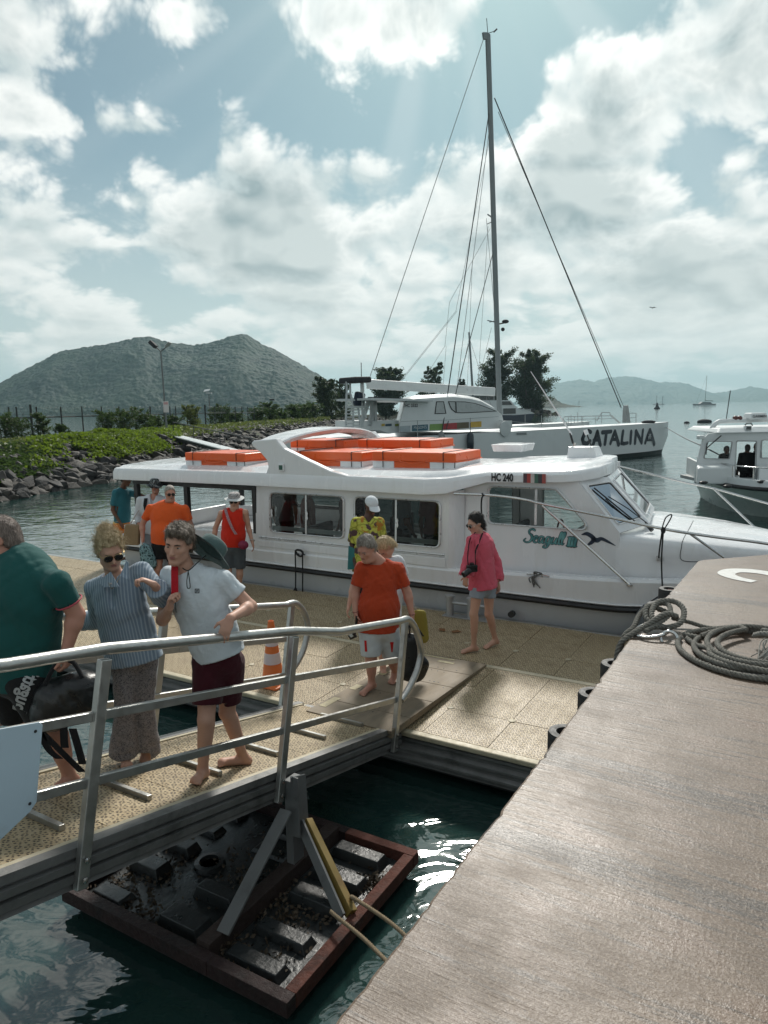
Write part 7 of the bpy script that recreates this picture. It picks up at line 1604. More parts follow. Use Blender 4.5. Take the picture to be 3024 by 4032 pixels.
def trousers(D, mat, leg=.75, loose=1., name='shorts', waist=.06, flare=1., fold=.003, seed=0, thigh=1.):
    """leg: 0..1 down the thigh, 1..2 down the shin"""
    J, T, z = D['J'], D['T'], D['z']; rt, fw, up_ = T; B = SDF(D['lo'], D['hi'], D['vox']); fat = min(D['fat'], 1.25); f2 = 1 + (D['fat'] - 1) * .5
    B.ell(D['hp'] + up_ * .05, (.168 * z * fat, .132 * z * fat, .15), T, .05); cuts = []
    for s_ in 'LR':
        h_, kn, an = J['hp' + s_], J['kn' + s_], J['an' + s_]; r0 = .100 * z * loose * f2 * thigh; r1 = .080 * z * loose * f2
        if leg <= 1: e = h_ + (kn - h_) * leg; B.cap(h_, e, r0, r0 + (r1 * 1.05 - r0) * leg * (2 - flare), .035); d_ = nrm(kn - h_)
        else: B.cap(h_, kn, r0, r1 * .95, .035); e = kn + (an - kn) * (leg - 1); B.cap(kn, e, r1 * .95, r1 * flare, .02); d_ = nrm(an - kn)
        cuts.append((e, d_))
    B.folds(fold, FOLD, seed + 5)
    for e, d_ in cuts:
        q = B.sub(e + d_ * .06, .17)
        if q: X_ = (q[1] - e.astype(np.float32)) @ d_.astype(np.float32); r_ = np.sqrt(np.maximum(((q[1] - e.astype(np.float32)) ** 2).sum(-1) - X_ ** 2, 0)); B.f[q[0]] = np.where((r_ < .14 * z * max(flare, 1)) & (X_ > -.03), np.maximum(B.f[q[0]], X_), B.f[q[0]])
        B.cap(e - d_ * .04, e + d_ * .08, .066 * z * loose * f2 * (flare if leg > 1 else 1.), k=.006, sub=True)
    B.cut(J['pel'] + up_ * waist, up_)
    return sdf_obj(name, B, mat, D['root'], 1)
def pj(Y0, **kw):
    """joints from (column, row, depth offset) at depth Y0"""
    return {k: px(v[0], v[1], Y0 + (v[2] if len(v) > 2 else 0.)) for k, v in kw.items()}
def on_deck(u, v): return deck_hit(u, v)
def deck_hit(u, v):
    d = ray(u, v); k = (-2.895 + .2173 * 5.27) / (d[2] + .2173 * (d @ BV)); p = d * k; return np.array([p[0], p[1], p[2] + EYE])
def blen(J):
    L = lambda a, b: round(float(np.linalg.norm(J[a] - J[b])), 2)
    return dict(ua=(L('shL', 'elL'), L('shR', 'elR')), fa=(L('elL', 'wrL'), L('elR', 'wrR')), th=(L('hpL', 'knL'), L('hpR', 'knR')), sn=(L('knL', 'anL'), L('knR', 'anR')), sw=L('shL', 'shR'), sp=L('nk', 'pel'), nh=L('nk', 'hd'))
from mathutils.bvhtree import BVHTree
def decal(name, obj, root, polys, mat, off=.003):
    """flat print on cloth: polygons given in photo pixels, laid onto the surface they fall on"""
    me = obj.data; loc, rz = _frame(root); vs = [Vector((v.co[0] + loc[0], v.co[1] + loc[1], v.co[2] + loc[2])) for v in me.vertices]; tr = BVHTree.FromPolygons(vs, [tuple(p.vertices) for p in me.polygons])
    mb = MB(); E = Vector((0, 0, EYE)); ok = False
    for poly in polys:
        P = []
        for (u, v) in poly:
            d = Vector(ray(u, v)); h = tr.ray_cast(E, d)
            if h[0] is None: P = None; break
            P.append(np.array(h[0] - d * off))
        if P: mb.add(P, [tuple(range(len(P)))]); ok = True
    return mb.build(name, mat, root) if ok else None
# ---- the man in the white T-shirt on the gangway
H_BR = hair_mat('brown_grey_hair', (.085, .066, .050), (.31, .25, .19)); H_BL = hair_mat('blond_hair', (.36, .25, .12), (.80, .66, .42)); H_GR = hair_mat('grey_hair', (.16, .135, .115), (.48, .43, .37)); H_DK = hair_mat('black_hair', (.010, .009, .009), (.04, .034, .030)); H_SB = hair_mat('short_sandy_hair', (.15, .11, .09), (.36, .29, .25))
J = pj(4.55, hd=(703, 2140, -.06), nk=(738, 2252), shR=(672, 2268, .10), shL=(876, 2284, -.02), elR=(640, 2440, .03), wrR=(668, 2392, -.18), elL=(987, 2388, .0), wrL=(916, 2430, -.20), pel=(858, 2560), hpR=(822, 2610, .02), hpL=(902, 2612, .06), knR=(812, 2832, -.10), knL=(895, 2805, .12), anR=(797, 3008, -.08), anL=(955, 2950, .28))
J['toR'] = deck_hit(764, 3098); J['toL'] = deck_hit(852, 3020); J['wrL'] = W(pss(888, 2484, -3.035)) + (.035, -.015, .085)
J['anR'][2] = deck_hit(797, 3046)[2] + .085; J['anL'][2] = deck_hit(958, 2985)[2] + .085
root, D = person('grey haired man in white T-shirt and maroon shorts holding the gangway rail', J, (-.12, -1., -.14), SK_F, .0078, 1., 1.0, roll=7, hands={'L': dict(d=(-.32, -.42, -.85), n=(.0, .95, -.3), flip=1), 'R': dict(d=(.25, -.35, .9), n=(.9, -.1, -.2))}, curl=(.5, 1.35), headz=1.04)
WHT = cloth('white_cotton', (.60, .655, .69), .18, 120.); ws = shirt(D, WHT, .04, .56, 1.08, .072, 't_shirt', seed=3, fold=.0075, hemw=.192)
MAR = cloth('maroon_shorts_fabric', (.055, .008, .014)); trousers(D, MAR, .74, 1.10, 'shorts', .05, seed=2, fold=.004)
R_, F_, U_ = D['ax']; ho = hair(root, D['g'], D['ax'], 1.04, H_BR, .005, 'fringe', 4, .0, -1.); face_parts(root, D['g'], D['ax'], 1.04); comb(root, ho, H_BR, 2600, .034, lambda P: F_ * .8 - U_ * .35 - R_ * .55 + (P - D['g'](0, 0, .02)) * 2., 5)
g = D['g']
def box_px(u0, v0, u1, v1): return [(u0, v0), (u1, v0), (u1, v1), (u0, v1)]
decal('chest_logo', ws, root, [box_px(767, 2318, 785, 2321), box_px(767, 2333, 785, 2336), box_px(767, 2321, 770, 2333), box_px(782, 2321, 785, 2333), box_px(773, 2323, 780, 2326), box_px(773, 2326, 776, 2332), box_px(776, 2328, 780, 2330)], INK if 'INK' in globals() else BROW)
RED = cloth('red_strap_webbing', (.42, .012, .022), .4, 220.); CORD = M('dark_green_cord', (.018, .026, .024), .8)
a, b_ = px(688, 2215, 4.50), px(690, 2352, 4.38)
MB().loft([[p + np.array([-w, q, 0]) for w, q in ((.022, -.004), (-.022, -.004), (-.022, .004), (.022, .004))] for p in smooth_path(np.array([px(700, 2214, 4.62), px(689, 2224, 4.50), px(688, 2280, 4.425), px(689, 2350, 4.375)]), 5)]).build('bag_strap', RED, root, smooth=60, fixn=True)
MB().tube(smooth_path(np.array([px(735, 2242, 4.60), px(718, 2236, 4.50), px(742, 2246, 4.40), px(778, 2215, 4.42), px(812, 2186, 4.55)]), 6), .0035, 6).build('hat_cord', CORD, root, smooth=180)
MB().tube(smooth_path(np.array([px(741, 2248, 4.40), px(736, 2285, 4.36), px(737, 2312, 4.355), px(743, 2317, 4.355), px(749, 2310, 4.355), px(745, 2275, 4.37), px(741, 2248, 4.40)]), 6), .003, 6).build('hat_cord', CORD, root, smooth=180)
MB().tube([px(690, 2356, 4.33), px(692, 2392, 4.32), px(694, 2412, 4.32)], .003, 5).build('strap_end', CORD, root)
def hat(name, root, c, Rv, Fv, Uv, r, h, brim, mat, bmat=None, droop=.02, cat=None, lab=None, squash=1.):
    """crown and wide brim turned on the axis Uv"""
    mb = MB(); pr_ = [(r * .30, h), (r * .72, h * .97), (r * .93, h * .80), (r * 1.0, h * .40), (r * 1.03, 0.)]; A = np.array([Rv, Fv, Uv])
    def ring(rr, z, wob=0.): return [c + (A[0] * math.cos(a) * rr * squash + A[1] * math.sin(a) * rr * 1.12 + A[2] * (z + wob * math.sin(2 * a + .5) + .3 * wob * math.sin(5 * a))) for a in np.arange(28) * 2 * math.pi / 28]
    mb.loft([ring(q, z_) for q, z_ in pr_][::-1], True, False); mb.add(ring(pr_[0][0], pr_[0][1]), [tuple(range(28))]); o = mb.build(name, mat, root, smooth=60)
    mb = MB(); mb.loft([ring(r * 1.02, .004), ring(r * 1.02 + brim * .5, -droop * .4, droop * .3), ring(r * 1.02 + brim, -droop, droop * .6), ring(r * 1.02 + brim, -droop - .004, droop * .6), ring(r * 1.02, -.004)], True, False); mb.build('brim', bmat or mat, root, smooth=60); return o
GRNH = cloth('faded_teal_canvas', (.085, .135, .130), .35, 90., dirt=.3, ds=12., dcol=(.16, .21, .205))
U_ = nrm((.52, .55, .62)); Fv = nrm(np.cross(U_, (0, -1, .2))); hat('hanging_sun_hat', root, px(828, 2165, 4.66), np.cross(U_, Fv), Fv, U_, .088, .085, .070, GRNH, cloth('dark_teal_canvas', (.035, .060, .058), .3, 90.), .02)

# ---- the woman in the striped shirt
J = pj(4.62, hd=(432, 2168, -.05), nk=(452, 2272), shR=(372, 2318, .02), shL=(556, 2250, .02), elR=(392, 2440, .16), wrR=(300, 2448, .28), elL=(640, 2350, -.10), wrL=(606, 2302, -.27), pel=(520, 2560), hpR=(488, 2590, 0), hpL=(572, 2585, .06), knR=(492, 2790, -.04), knL=(568, 2775, .05), anR=(488, 2985, .0), anL=(575, 2950, .12))
J['toR'] = deck_hit(505, 3036); J['toL'] = deck_hit(585, 2990); J['anR'][2] = deck_hit(488, 3010)[2] + .08; J['anL'][2] = deck_hit(575, 2968)[2] + .08
root, D = person('blond woman in sunglasses and striped blue shirt with paisley trousers on the gangway', J, (.62, -.92, -.42), SK_F, .0078, .92, .98, roll=-4, hands={'L': dict(d=(-.75, -.35, .55), n=(-.3, -.2, -.9)), 'R': 1}, curl=(1.1, .4), bust=1., headz=.97)
def stripe_mat(name, c0, c1, f, ax):
    m, t, n, b, o = mat_new(name); w = n.math('SINE', n.vmath('DOT_PRODUCT', o, ax, out=1) * f + n.noise(o, 9., 2.) * 1.6); fine = n.noise(o, 240., 2.)
    n.put(b.inputs['Base Color'], n.mix(n.ramp(w, -.2, .75) * .9, c0, c1)); b.inputs['Roughness'].default_value = .85; b.inputs['Sheen Weight'].default_value = .15; b.inputs['Specular IOR Level'].default_value = .2; bump_to(n, b, fine, .25, .004); return m
def pattern_mat(name, c0, c1, c2, sc, soft=.06, th=.5, sc2=None):
    m, t, n, b, o = mat_new(name); w = n.vmath('SCALE', n.noise(o, sc * .6, 3., out=1)); w.o.node.inputs[3].default_value = .6 / sc * 2; p = n.vmath('ADD', o, w)
    v = n.voro(p, sc, 'DISTANCE_TO_EDGE'); f = n.noise(p, sc2 or sc * 1.7, 4., .6)
    c = n.mix(n.ramp(f, th - soft, th + soft), c0, c1); c = n.mix(n.ramp(v, .04, .10, 1., 0.), c, c2); n.put(b.inputs['Base Color'], c); b.inputs['Roughness'].default_value = .85; b.inputs['Specular IOR Level'].default_value = .2; bump_to(n, b, n.noise(o, 200., 2.), .25, .004); return m
STR = stripe_mat('blue_striped_linen', (.205, .265, .335), (.37, .44, .50), 340., tuple(D['rt']))
sh_ = shirt(D, STR, .075, 1.74, 1.10, .070, 'shirt', vneck=.16, fold=.0065, seed=8, hemw=.215, armr=1.18, cuff=.060, depth=.70)
PAI = pattern_mat('grey_paisley_cotton', (.10, .10, .115), (.26, .24, .24), (.30, .28, .275), 85., sc2=70., soft=.12)
trousers(D, PAI, 2.0, .98, 'trousers', .06, flare=1.42, fold=.006, seed=9)
g, ax = D['g'], D['ax']; ho = hair(root, g, ax, .97, H_BL, .0055, 'bun', 6, .012); bc = g(0, -.085, .125); comb(root, ho, H_BL, 2600, .055, lambda P: (bc - P) * 9., 7, .0007, .22, .30); comb(root, ho, H_BL, 260, .075, lambda P: P - bc + ax[2] * -.02, 8, .0006, .8, .6); face_parts(root, g, ax, .97, M('pale_brow', (.16, .11, .07), .8), eyes=False); sunglasses(root, g, ax, .97, w=.030, h=.026)
# collar flaps, placket and pendant
def flap(pts, th, mat, name): 
    P = np.array(pts); return MB().prism(P, np.array(th, float)).build(name, mat, root, bevel=.002, fixn=True)
flap([px(437, 2250, 4.50), px(470, 2310, 4.42), px(412, 2312, 4.46), px(385, 2290, 4.52)], (0, -.006, 0), STR, 'collar'); flap([px(498, 2206, 4.50), px(508, 2215, 4.47), px(506, 2282, 4.42), px(472, 2268, 4.42)], (0, -.006, 0), STR, 'collar')
MB().tube(smooth_path(np.array([px(415, 2262, 4.53), px(432, 2305, 4.44), px(442, 2318, 4.43), px(462, 2290, 4.45), px(485, 2245, 4.50)]), 5), .0012, 5).build('necklace', GOLD, root); MB().ball(px(437, 2298, 4.43), .006, 8, 6).build('pendant', EYEW, root)

# ---- the man in the green polo shirt with the black bag
J = pj(4.12, hd=(-6, 2126, .0), nk=(74, 2206, .02), shL=(228, 2296, -.16), shR=(-50, 2262, .20), elL=(300, 2420, -.10), wrL=(262, 2562, -.14), elR=(-130, 2430, .22), wrR=(-160, 2560, .1), pel=(70, 2620, .02), hpL=(112, 2680, -.08), hpR=(40, 2680, .10), knL=(215, 2880, -.06), knR=(95, 2880, .14), anL=(272, 3058, .0), anR=(118, 3040, .20))
J['toL'] = deck_hit(215, 3128); J['toR'] = deck_hit(60, 3080); J['anL'][2] = deck_hit(275, 3090)[2] + .09; J['anR'][2] = deck_hit(118, 3060)[2] + .09
root, D = person('heavy man in dark green polo shirt carrying a black bag up the gangway', J, (-.93, -.42, -.30), SK_R, .0085, 1.06, 1.24, roll=-6, hands={'L': dict(d=(-.06, 0, -1), n=(-.9, .1, 0)), 'R': 1}, curl=(1.2, .5), headz=1.06)
GPO = cloth('dark_green_pique', (.014, .088, .082), .4, 300., wr=.5); ps = shirt(D, GPO, .10, .60, 1.10, .082, 'polo_shirt', seed=12, fold=.006, belly=.02, armr=.9)
BKS = cloth('black_shorts_fabric', (.012, .012, .013), .2, 150.); sh2 = trousers(D, BKS, .70, 1.12, 'shorts', .04, seed=4)
ho = hair(root, D['g'], D['ax'], 1.06, H_SB, .006, 'buzz', 9); comb(root, ho, H_SB, 3000, .014, lambda P: D['ax'][1] * .5 - D['ax'][2] * .7, 3, .0007, .8, .5); face_parts(root, D['g'], D['ax'], 1.06)
PINK = M('pink_piping', (.45, .06, .09), .7); e = J['shL'] + (J['elL'] - J['shL']) * .60; d_ = nrm(J['elL'] - J['shL']); u1 = nrm(np.cross(d_, (0, 1, 0))); u2 = np.cross(d_, u1)
MB().tube([e + (u1 * math.cos(a) + u2 * math.sin(a)) * .0745 for a in np.linspace(0, 6.283, 25)[:-1]], .005, 6, loop=True).build('sleeve_piping', PINK, root, smooth=180)
cv = []
for a in np.linspace(-2.5, 2.5, 22): cv.append(J['nk'] + D['fw'] * (-math.cos(a) * .083 + .012) + D['rt'] * math.sin(a) * .086 + D['up'] * (.030 - .03 * (1 - math.cos(a)) * .5))
cv = np.array(cv); MB().loft([[p + D['up'] * .052 + nrm(p - J['nk']) * -.004, p + D['up'] * .048 + nrm(p - J['nk']) * .008, p + nrm(p - J['nk']) * .026 - D['up'] * .006, p + nrm(p - J['nk']) * .016 - D['up'] * .008] for p in cv]).build('collar', GPO, root, smooth=60, fixn=True)
MB().tube([p + nrm(p - J['nk']) * .027 - D['up'] * .006 for p in cv[3:-3]], .003, 5).build('collar_piping', PINK, root)
# print on the leg of the shorts, read from the knee up
TXT, TF = text_mesh('bugatti', 1., .03) if 'text_mesh' in globals() else (None, None)
if TXT is not None:
    TXT = TXT.copy(); TXT[:, 0] -= TXT[:, 0].min(); L = TXT[:, 0].max(); a0, a1 = np.array([72., 2800.]), np.array([128., 2648.]); dd = (a1 - a0) / L; pp = np.array([dd[1], -dd[0]]) * -1.35 * -1
    polys = [[tuple(a0 + dd * TXT[i, 0] + np.array([-dd[1], dd[0]]) * TXT[i, 1] * 1.35) for i in f] for f in TF]
    decal('leg_lettering', sh2, root, polys, M('silver_print', (.42, .43, .43), .5))
SHO = M('black_sandal', (.015, .015, .016), .6)
for s_ in 'LR': MB().beam(J['an' + s_] * (1, 1, 0) + np.array([0, 0, J['to' + s_][2] + .008]), J['to' + s_] + (0, 0, .008), .095, .02).build('sandal', SHO, root, bevel=.008)

# ---- the man in the orange T-shirt on the timber ramp
J = pj(7.05, hd=(1442, 2158, -.10), nk=(1494, 2214, .0), shR=(1424, 2238, -.02), shL=(1566, 2240, .02), elR=(1398, 2330, -.02), wrR=(1400, 2408, -.10), elL=(1604, 2335, .02), wrL=(1622, 2418, -.04), pel=(1484, 2462), hpR=(1458, 2488, -.02), hpL=(1528, 2490, .04), knR=(1462, 2600, -.05), knL=(1548, 2600, .10), anR=(1464, 2712, -.02), anL=(1556, 2688, .25))
J['toR'] = px(1420, 2748, 6.86); J['toL'] = px(1535, 2706, 7.2); zf = EYE - 2.9; J['toR'][2] = zf + .0; J['toL'][2] = zf - .02; J['anR'][2] = zf + .085; J['anL'][2] = zf + .10
root, D = person('grey haired man in rust orange T-shirt and white shorts stepping onto the timber ramp', J, (-.52, -.80, -.55), SK_R, .0095, 1.0, 1.18, roll=3, hands={'R': dict(d=(.1, -.1, -1), n=(.9, .2, 0)), 'L': dict(d=(.1, -.05, -1), n=(-.9, .2, 0))}, curl=(1.1, .9), headz=1.02)
shirt(D, cloth('rust_orange_cotton', (.43, .052, .016), .2, 130., wr=1.5), .05, .72, 1.10, .074, 't_shirt', seed=5, fold=.009, belly=.01)
ws2 = trousers(D, cloth('white_shorts_fabric', (.56, .60, .62), .25, 140.), .82, 1.12, 'shorts', .03, seed=6, fold=.004); REDP = cloth('red_side_panel', (.55, .02, .02))
decal('side_panel', ws2, root, [[(1434, 2522), (1443, 2522), (1446, 2566), (1437, 2566)]], REDP, .004); decal('side_panel', ws2, root, [[(1536, 2528), (1550, 2528), (1546, 2568), (1541, 2568)]], REDP, .004)
ho = hair(root, D['g'], D['ax'], 1.02, H_GR, .0065, 'short', 11, .006); comb(root, ho, H_GR, 1500, .035, lambda P: D['ax'][1] * .6 - D['ax'][2] * .3 + D['ax'][0] * .4, 3, .0009, .35, .4); face_parts(root, D['g'], D['ax'], 1.02, M('grey_brow', (.2, .17, .15), .8))
for s_ in 'LR': c = J['wr' + s_]; MB().tube([c + np.array([math.cos(a) * .032, math.sin(a) * .032, .004 * math.cos(a)]) for a in np.linspace(0, 6.283, 17)[:-1]], .003, 5, loop=True).build('bracelet', M('dark_red_cord', (.16, .03, .03), .7), root)

# ---- the woman just behind him
J = pj(7.75, hd=(1516, 2154, -.04), nk=(1512, 2196, .0), shR=(1450, 2214, .0), shL=(1568, 2212, .02), elR=(1392, 2310, -.02), wrR=(1374, 2384, -.10), elL=(1592, 2282, .06), wrL=(1610, 2330, -.06), pel=(1512, 2410), hpR=(1490, 2440), hpL=(1540, 2440), knR=(1500, 2535, -.08), knL=(1530, 2540, .08), anR=(1508, 2620, -.10), anL=(1530, 2630, .2))
zf = EYE - 2.96; J['toR'] = px(1512, 2642, 7.55); J['toR'][2] = zf; J['anR'][2] = zf + .08; J['anL'][2] = zf + .1
root, D = person('blond woman in a white blouse half hidden behind the man in rust orange', J, (-.45, -.45, -.95), SK_F, .011, .92, 1., headz=.96, curl=(1., .5))
shirt(D, cloth('white_muslin', (.60, .63, .66), .3, 90.), .06, .80, 1.22, .07, 'blouse', seed=7, fold=.007); trousers(D, BKS, .62, 1.05, 'shorts', .05, seed=3); ho = hair(root, D['g'], D['ax'], .96, H_BL, .008, 'bob', 3); comb(root, ho, H_BL, 900, .05, lambda P: D['ax'][1] * .4 - D['ax'][2] * .8, 3, .001, .25, .4); face_parts(root, D['g'], D['ax'], .96)

# ---- the man in the yellow flowered shirt and white cap
J = pj(9.55, hd=(1462, 1992, .0), nk=(1450, 2042, .0), shR=(1402, 2058, -.02), shL=(1494, 2058, .02), elR=(1388, 2140, .02), wrR=(1396, 2210, -.10), elL=(1506, 2140, .05), wrL=(1502, 2210, .0), pel=(1446, 2222), hpR=(1424, 2240), hpL=(1468, 2240), knR=(1426, 2350, -.05), knL=(1470, 2350, .02), anR=(1428, 2440), anL=(1472, 2440, .05))
for s_ in 'LR': J['an' + s_][2] = EYE - 2.98 + .085
root, D = person('man in yellow flowered shirt and white cap standing against the boat side', J, (.42, -.80, -.48), SK_D, .0115, 1.0, 1., headz=1.0, curl=(.5, .9))
FLO = pattern_mat('yellow_flower_print', (.42, .43, .05), (.52, .52, .10), (.30, .31, .05), 9., th=.42); m = FLO; n = NT(m.node_tree); b = m.node_tree.nodes['Principled BSDF']
oo = X(n, m.node_tree.nodes['Texture Coordinate'].outputs['Object']); src = X(n, b.inputs['Base Color'].links[0].from_socket); wv = n.noise(oo, 22., 5., .7); bl = n.ramp(n.noise(oo, 9., 2., .5) * .7 + wv * .3, .53, .57); c2 = n.mix(bl, src, (.095, .055, .060)); bl2 = n.ramp(n.noise(n.vmath('ADD', oo, (3., 1., 2.)), 8., 3., .6), .60, .64); n.put(b.inputs['Base Color'], n.mix(bl2, c2, (.42, .20, .04)))
shirt(D, FLO, .10, .92, 1.18, .072, 'shirt', vneck=.15, seed=4, fold=.005); trousers(D, BKS, .85, 1.1, 'shorts', .05); face_parts(root, D['g'], D['ax'], 1.)
g, ax = D['g'], D['ax']; R_, F_, U_ = ax; CAPM = cloth('white_cap_cotton', (.66, .70, .72), .2, 120.)
B = SDF(g(0, 0, 0) - .2, g(0, 0, 0) + .22, .0065); B.ell(g(0, -.014, .040), (.090, .108, .098), [*ax], .01); B.cut(g(0, 0, .030), -U_ - F_ * .12); cp_ = sdf_obj('cap', B, CAPM, root, 1)
MB().loft([[g(math.sin(a) * .075, .060 + math.cos(a) * .03, .040 + .012 * math.cos(a)) for a in np.linspace(-1.3, 1.3, 11)], [g(math.sin(a) * .080, .085 + math.cos(a) * .095, .010 + .016 * math.cos(a)) for a in np.linspace(-1.3, 1.3, 11)], [g(math.sin(a) * .080, .085 + math.cos(a) * .095, .005 + .016 * math.cos(a)) for a in np.linspace(-1.3, 1.3, 11)], [g(math.sin(a) * .075, .060 + math.cos(a) * .03, .034 + .012 * math.cos(a)) for a in np.linspace(-1.3, 1.3, 11)]], False, False).build('cap_peak', CAPM, root, smooth=50)
decal('cap_patch', cp_, root, [[(1474, 1978), (1494, 1976), (1496, 1989), (1476, 1991)]], BROW, .006); MB().beam(g(-.09, -.06, .035), g(-.14, -.11, .03), .004, .018).build('cap_strap', CAPM, root)

# ---- the woman in pink with the camera
J = pj(8.45, hd=(1872, 2060, .0), nk=(1888, 2110, .02), shL=(1858, 2130, -.17), shR=(1922, 2134, .16), elL=(1846, 2208, -.20), wrL=(1836, 2268, -.22), elR=(1950, 2215, .16), wrR=(1958, 2292, .10), pel=(1900, 2292), hpL=(1880, 2320, -.09), hpR=(1925, 2320, .09), knL=(1866, 2418, -.12), knR=(1925, 2418, .06), anL=(1866, 2524, -.05), anR=(1950, 2524, .16))
zf = EYE - 3.0; J['toL'] = px(1812, 2566, 8.36); J['toR'] = px(1904, 2562, 8.5); J['toL'][2] = zf; J['toR'][2] = zf; J['anL'][2] = zf + .085; J['anR'][2] = zf + .095
root, D = person('young woman in a loose pink shirt with a camera round her neck on the pontoon', J, (-.90, -.42, -.34), SK_F, .0095, .93, .92, headz=.97, curl=(.6, .5), bust=.9)
PNK = cloth('coral_pink_gauze', (.62, .105, .150), .5, 70., wr=1.7); shirt(D, PNK, .07, 1.86, 1.16, .066, 'shirt', vneck=.12, seed=14, fold=.0095, hemw=.235, armr=1.28, depth=.78, cuff=.07)
trousers(D, cloth('pale_denim', (.30, .345, .40), .4, 180.), .34, 1.06, 'shorts', .06); g, ax = D['g'], D['ax']; ho = hair(root, g, ax, .97, H_DK, .007, 'braid', 2, .004); comb(root, ho, H_DK, 1400, .05, lambda P: -ax[1] * .9 - ax[2] * .5, 3, .0009, .2, .3); face_parts(root, g, ax, .97, eyes=False); sunglasses(root, g, ax, .97, M('silver_frame', (.6, .6, .58), .2, .8), w=.027, h=.022)
P = [g(-.03, .09, -.165), g(.035, .085, -.165)]; MB().prism([px(1866, 2098, 8.25), px(1858, 2128, 8.2), px(1846, 2142, 8.2), px(1852, 2110, 8.25)], (0, -.008, 0)).build('collar', PNK, root, fixn=True); MB().prism([px(1888, 2102, 8.25), px(1886, 2140, 8.2), px(1872, 2152, 8.2), px(1870, 2122, 8.22)], (0, -.008, 0)).build('collar', PNK, root, fixn=True)

# ---- the woman in the red top and white hat
J = pj(11.4, hd=(923, 1972, .0), nk=(921, 2008, .0), shR=(872, 2022, .0), shL=(966, 2018, .0), elR=(848, 2080, .05), wrR=(842, 2140, .0), elL=(978, 2076, .05), wrL=(994, 2136, -.02), pel=(918, 2146), hpR=(894, 2165), hpL=(942, 2165), knR=(900, 2258, -.05), knL=(944, 2258, .0), anR=(908, 2330), anL=(942, 2332, .05))
for s_ in 'LR': J['an' + s_][2] = EYE - 3.0 + .085
root, D = person('woman in red sleeveless top, grey shorts and white sun hat beside the boat', J, (.06, -1., -.12), SK_F, .0125, .95, 1.08, headz=1., toes=False, bust=1.1)
shirt(D, cloth('red_jersey', (.62, .028, .012), .2, 120.), .02, 0., 1.05, .085, 'top', seed=2, vneck=.06, fold=.004); trousers(D, cloth('grey_shorts_fabric', (.075, .085, .092), .25, 120.), .78, 1.14, 'shorts', .06); hair(root, D['g'], D['ax'], 1., H_BR, .010, 'bob', 5); face_parts(root, D['g'], D['ax'], 1., eyes=False); sunglasses(root, D['g'], D['ax'], 1., BROW)
hat('sun_hat', root, D['g'](0, -.01, .050), *D['ax'], .096, .085, .062, pattern_mat('floral_hat_print', (.42, .40, .40), (.12, .10, .10), (.55, .52, .50), 40.), cloth('white_hat_brim', (.62, .63, .62)), .012)
MB().loft([[p + np.array([-.022, -.01, 0]), p + np.array([.022, -.01, 0]), p + np.array([.022, 0, 0]), p + np.array([-.022, 0, 0])] for p in smooth_path(np.array([px(886, 2000, 11.36), px(898, 2040, 11.24), px(915, 2080, 11.20), px(930, 2104, 11.19)]), 5)]).build('bag_strap', pattern_mat('woven_strap', (.40, .20, .22), (.45, .38, .38), (.3, .1, .12), 60.), root, fixn=True)
MB().ball(px(958, 2146, 11.22), (.085, .05, .075), 12, 8).build('belt_bag', M('crimson_bag_nylon', (.20, .012, .05), .6), root, smooth=60); MB().tube([px(994 + 9 * math.cos(a), 2128 + 3 * math.sin(a), 11.38 + .03 * math.sin(a)) for a in np.linspace(0, 6.28, 13)[:-1]], .008, 5, loop=True).build('wristband', EYEW, root)

# ---- group by the stern
J = pj(12.2, hd=(670, 1942, -.03), nk=(660, 1988, .0), shR=(592, 2002, -.02), shL=(728, 2004, .02), elR=(560, 2066, .0), wrR=(562, 2128, -.08), elL=(752, 2070, .06), wrL=(760, 2130, .0), pel=(650, 2136), hpR=(624, 2155), hpL=(676, 2155), knR=(622, 2240, -.05), knL=(680, 2245, .1), anR=(622, 2310), anL=(684, 2315, .1))
for s_ in 'LR': J['an' + s_][2] = EYE - 3.0 + .085
root, D = person('stout man with moustache in bright orange T-shirt and black shorts by the stern', J, (.42, -.90, -.16), SK_R, .013, 1.04, 1.25, headz=1.06, toes=False)
shirt(D, cloth('bright_orange_cotton', (.80, .125, .028), .2, 120.), .02, .66, 1.08, .074, 't_shirt', seed=6, fold=.005); trousers(D, BKS, .55, 1.1, 'shorts', .05); hair(root, D['g'], D['ax'], 1.06, H_GR, .010, 'buzz', 3); face_parts(root, D['g'], D['ax'], 1.06, eyes=False); sunglasses(root, D['g'], D['ax'], 1.06, BROW)
g = D['g']; MB().tube([g(-.030, .096, -.055), g(0, .108, -.046), g(.030, .096, -.055)], np.array([.006, .010, .006]), 8).build('moustache', H_GR, root, smooth=180)
J = pj(13.2, hd=(612, 1914, .0), nk=(606, 1958, .0), shR=(552, 1970, -.02), shL=(662, 1970, .02), elR=(540, 2035, -.05), wrR=(552, 2085, -.18), elL=(674, 2035, .05), wrL=(668, 2090, .0), pel=(606, 2090), hpR=(586, 2110), hpL=(630, 2110), knR=(586, 2190), knL=(632, 2190), anR=(586, 2265), anL=(634, 2265))
for s_ in 'LR': J['an' + s_][2] = EYE - 3.0 + .085
root, D = person('man in camouflage bucket hat and white shirt with a cigarette behind the stern group', J, (.02, -1., -.05), SK_R, .013, 1., 1., headz=1.04, toes=False)
shirt(D, MATS['white_muslin'], .05, 1.5, 1.12, .074, 'shirt', vneck=.2, seed=9, fold=.006); trousers(D, MATS['pale_denim'], .7, 1.1, 'shorts', .05); face_parts(root, D['g'], D['ax'], 1.04, eyes=False); sunglasses(root, D['g'], D['ax'], 1.04, BROW, w=.03, h=.024)
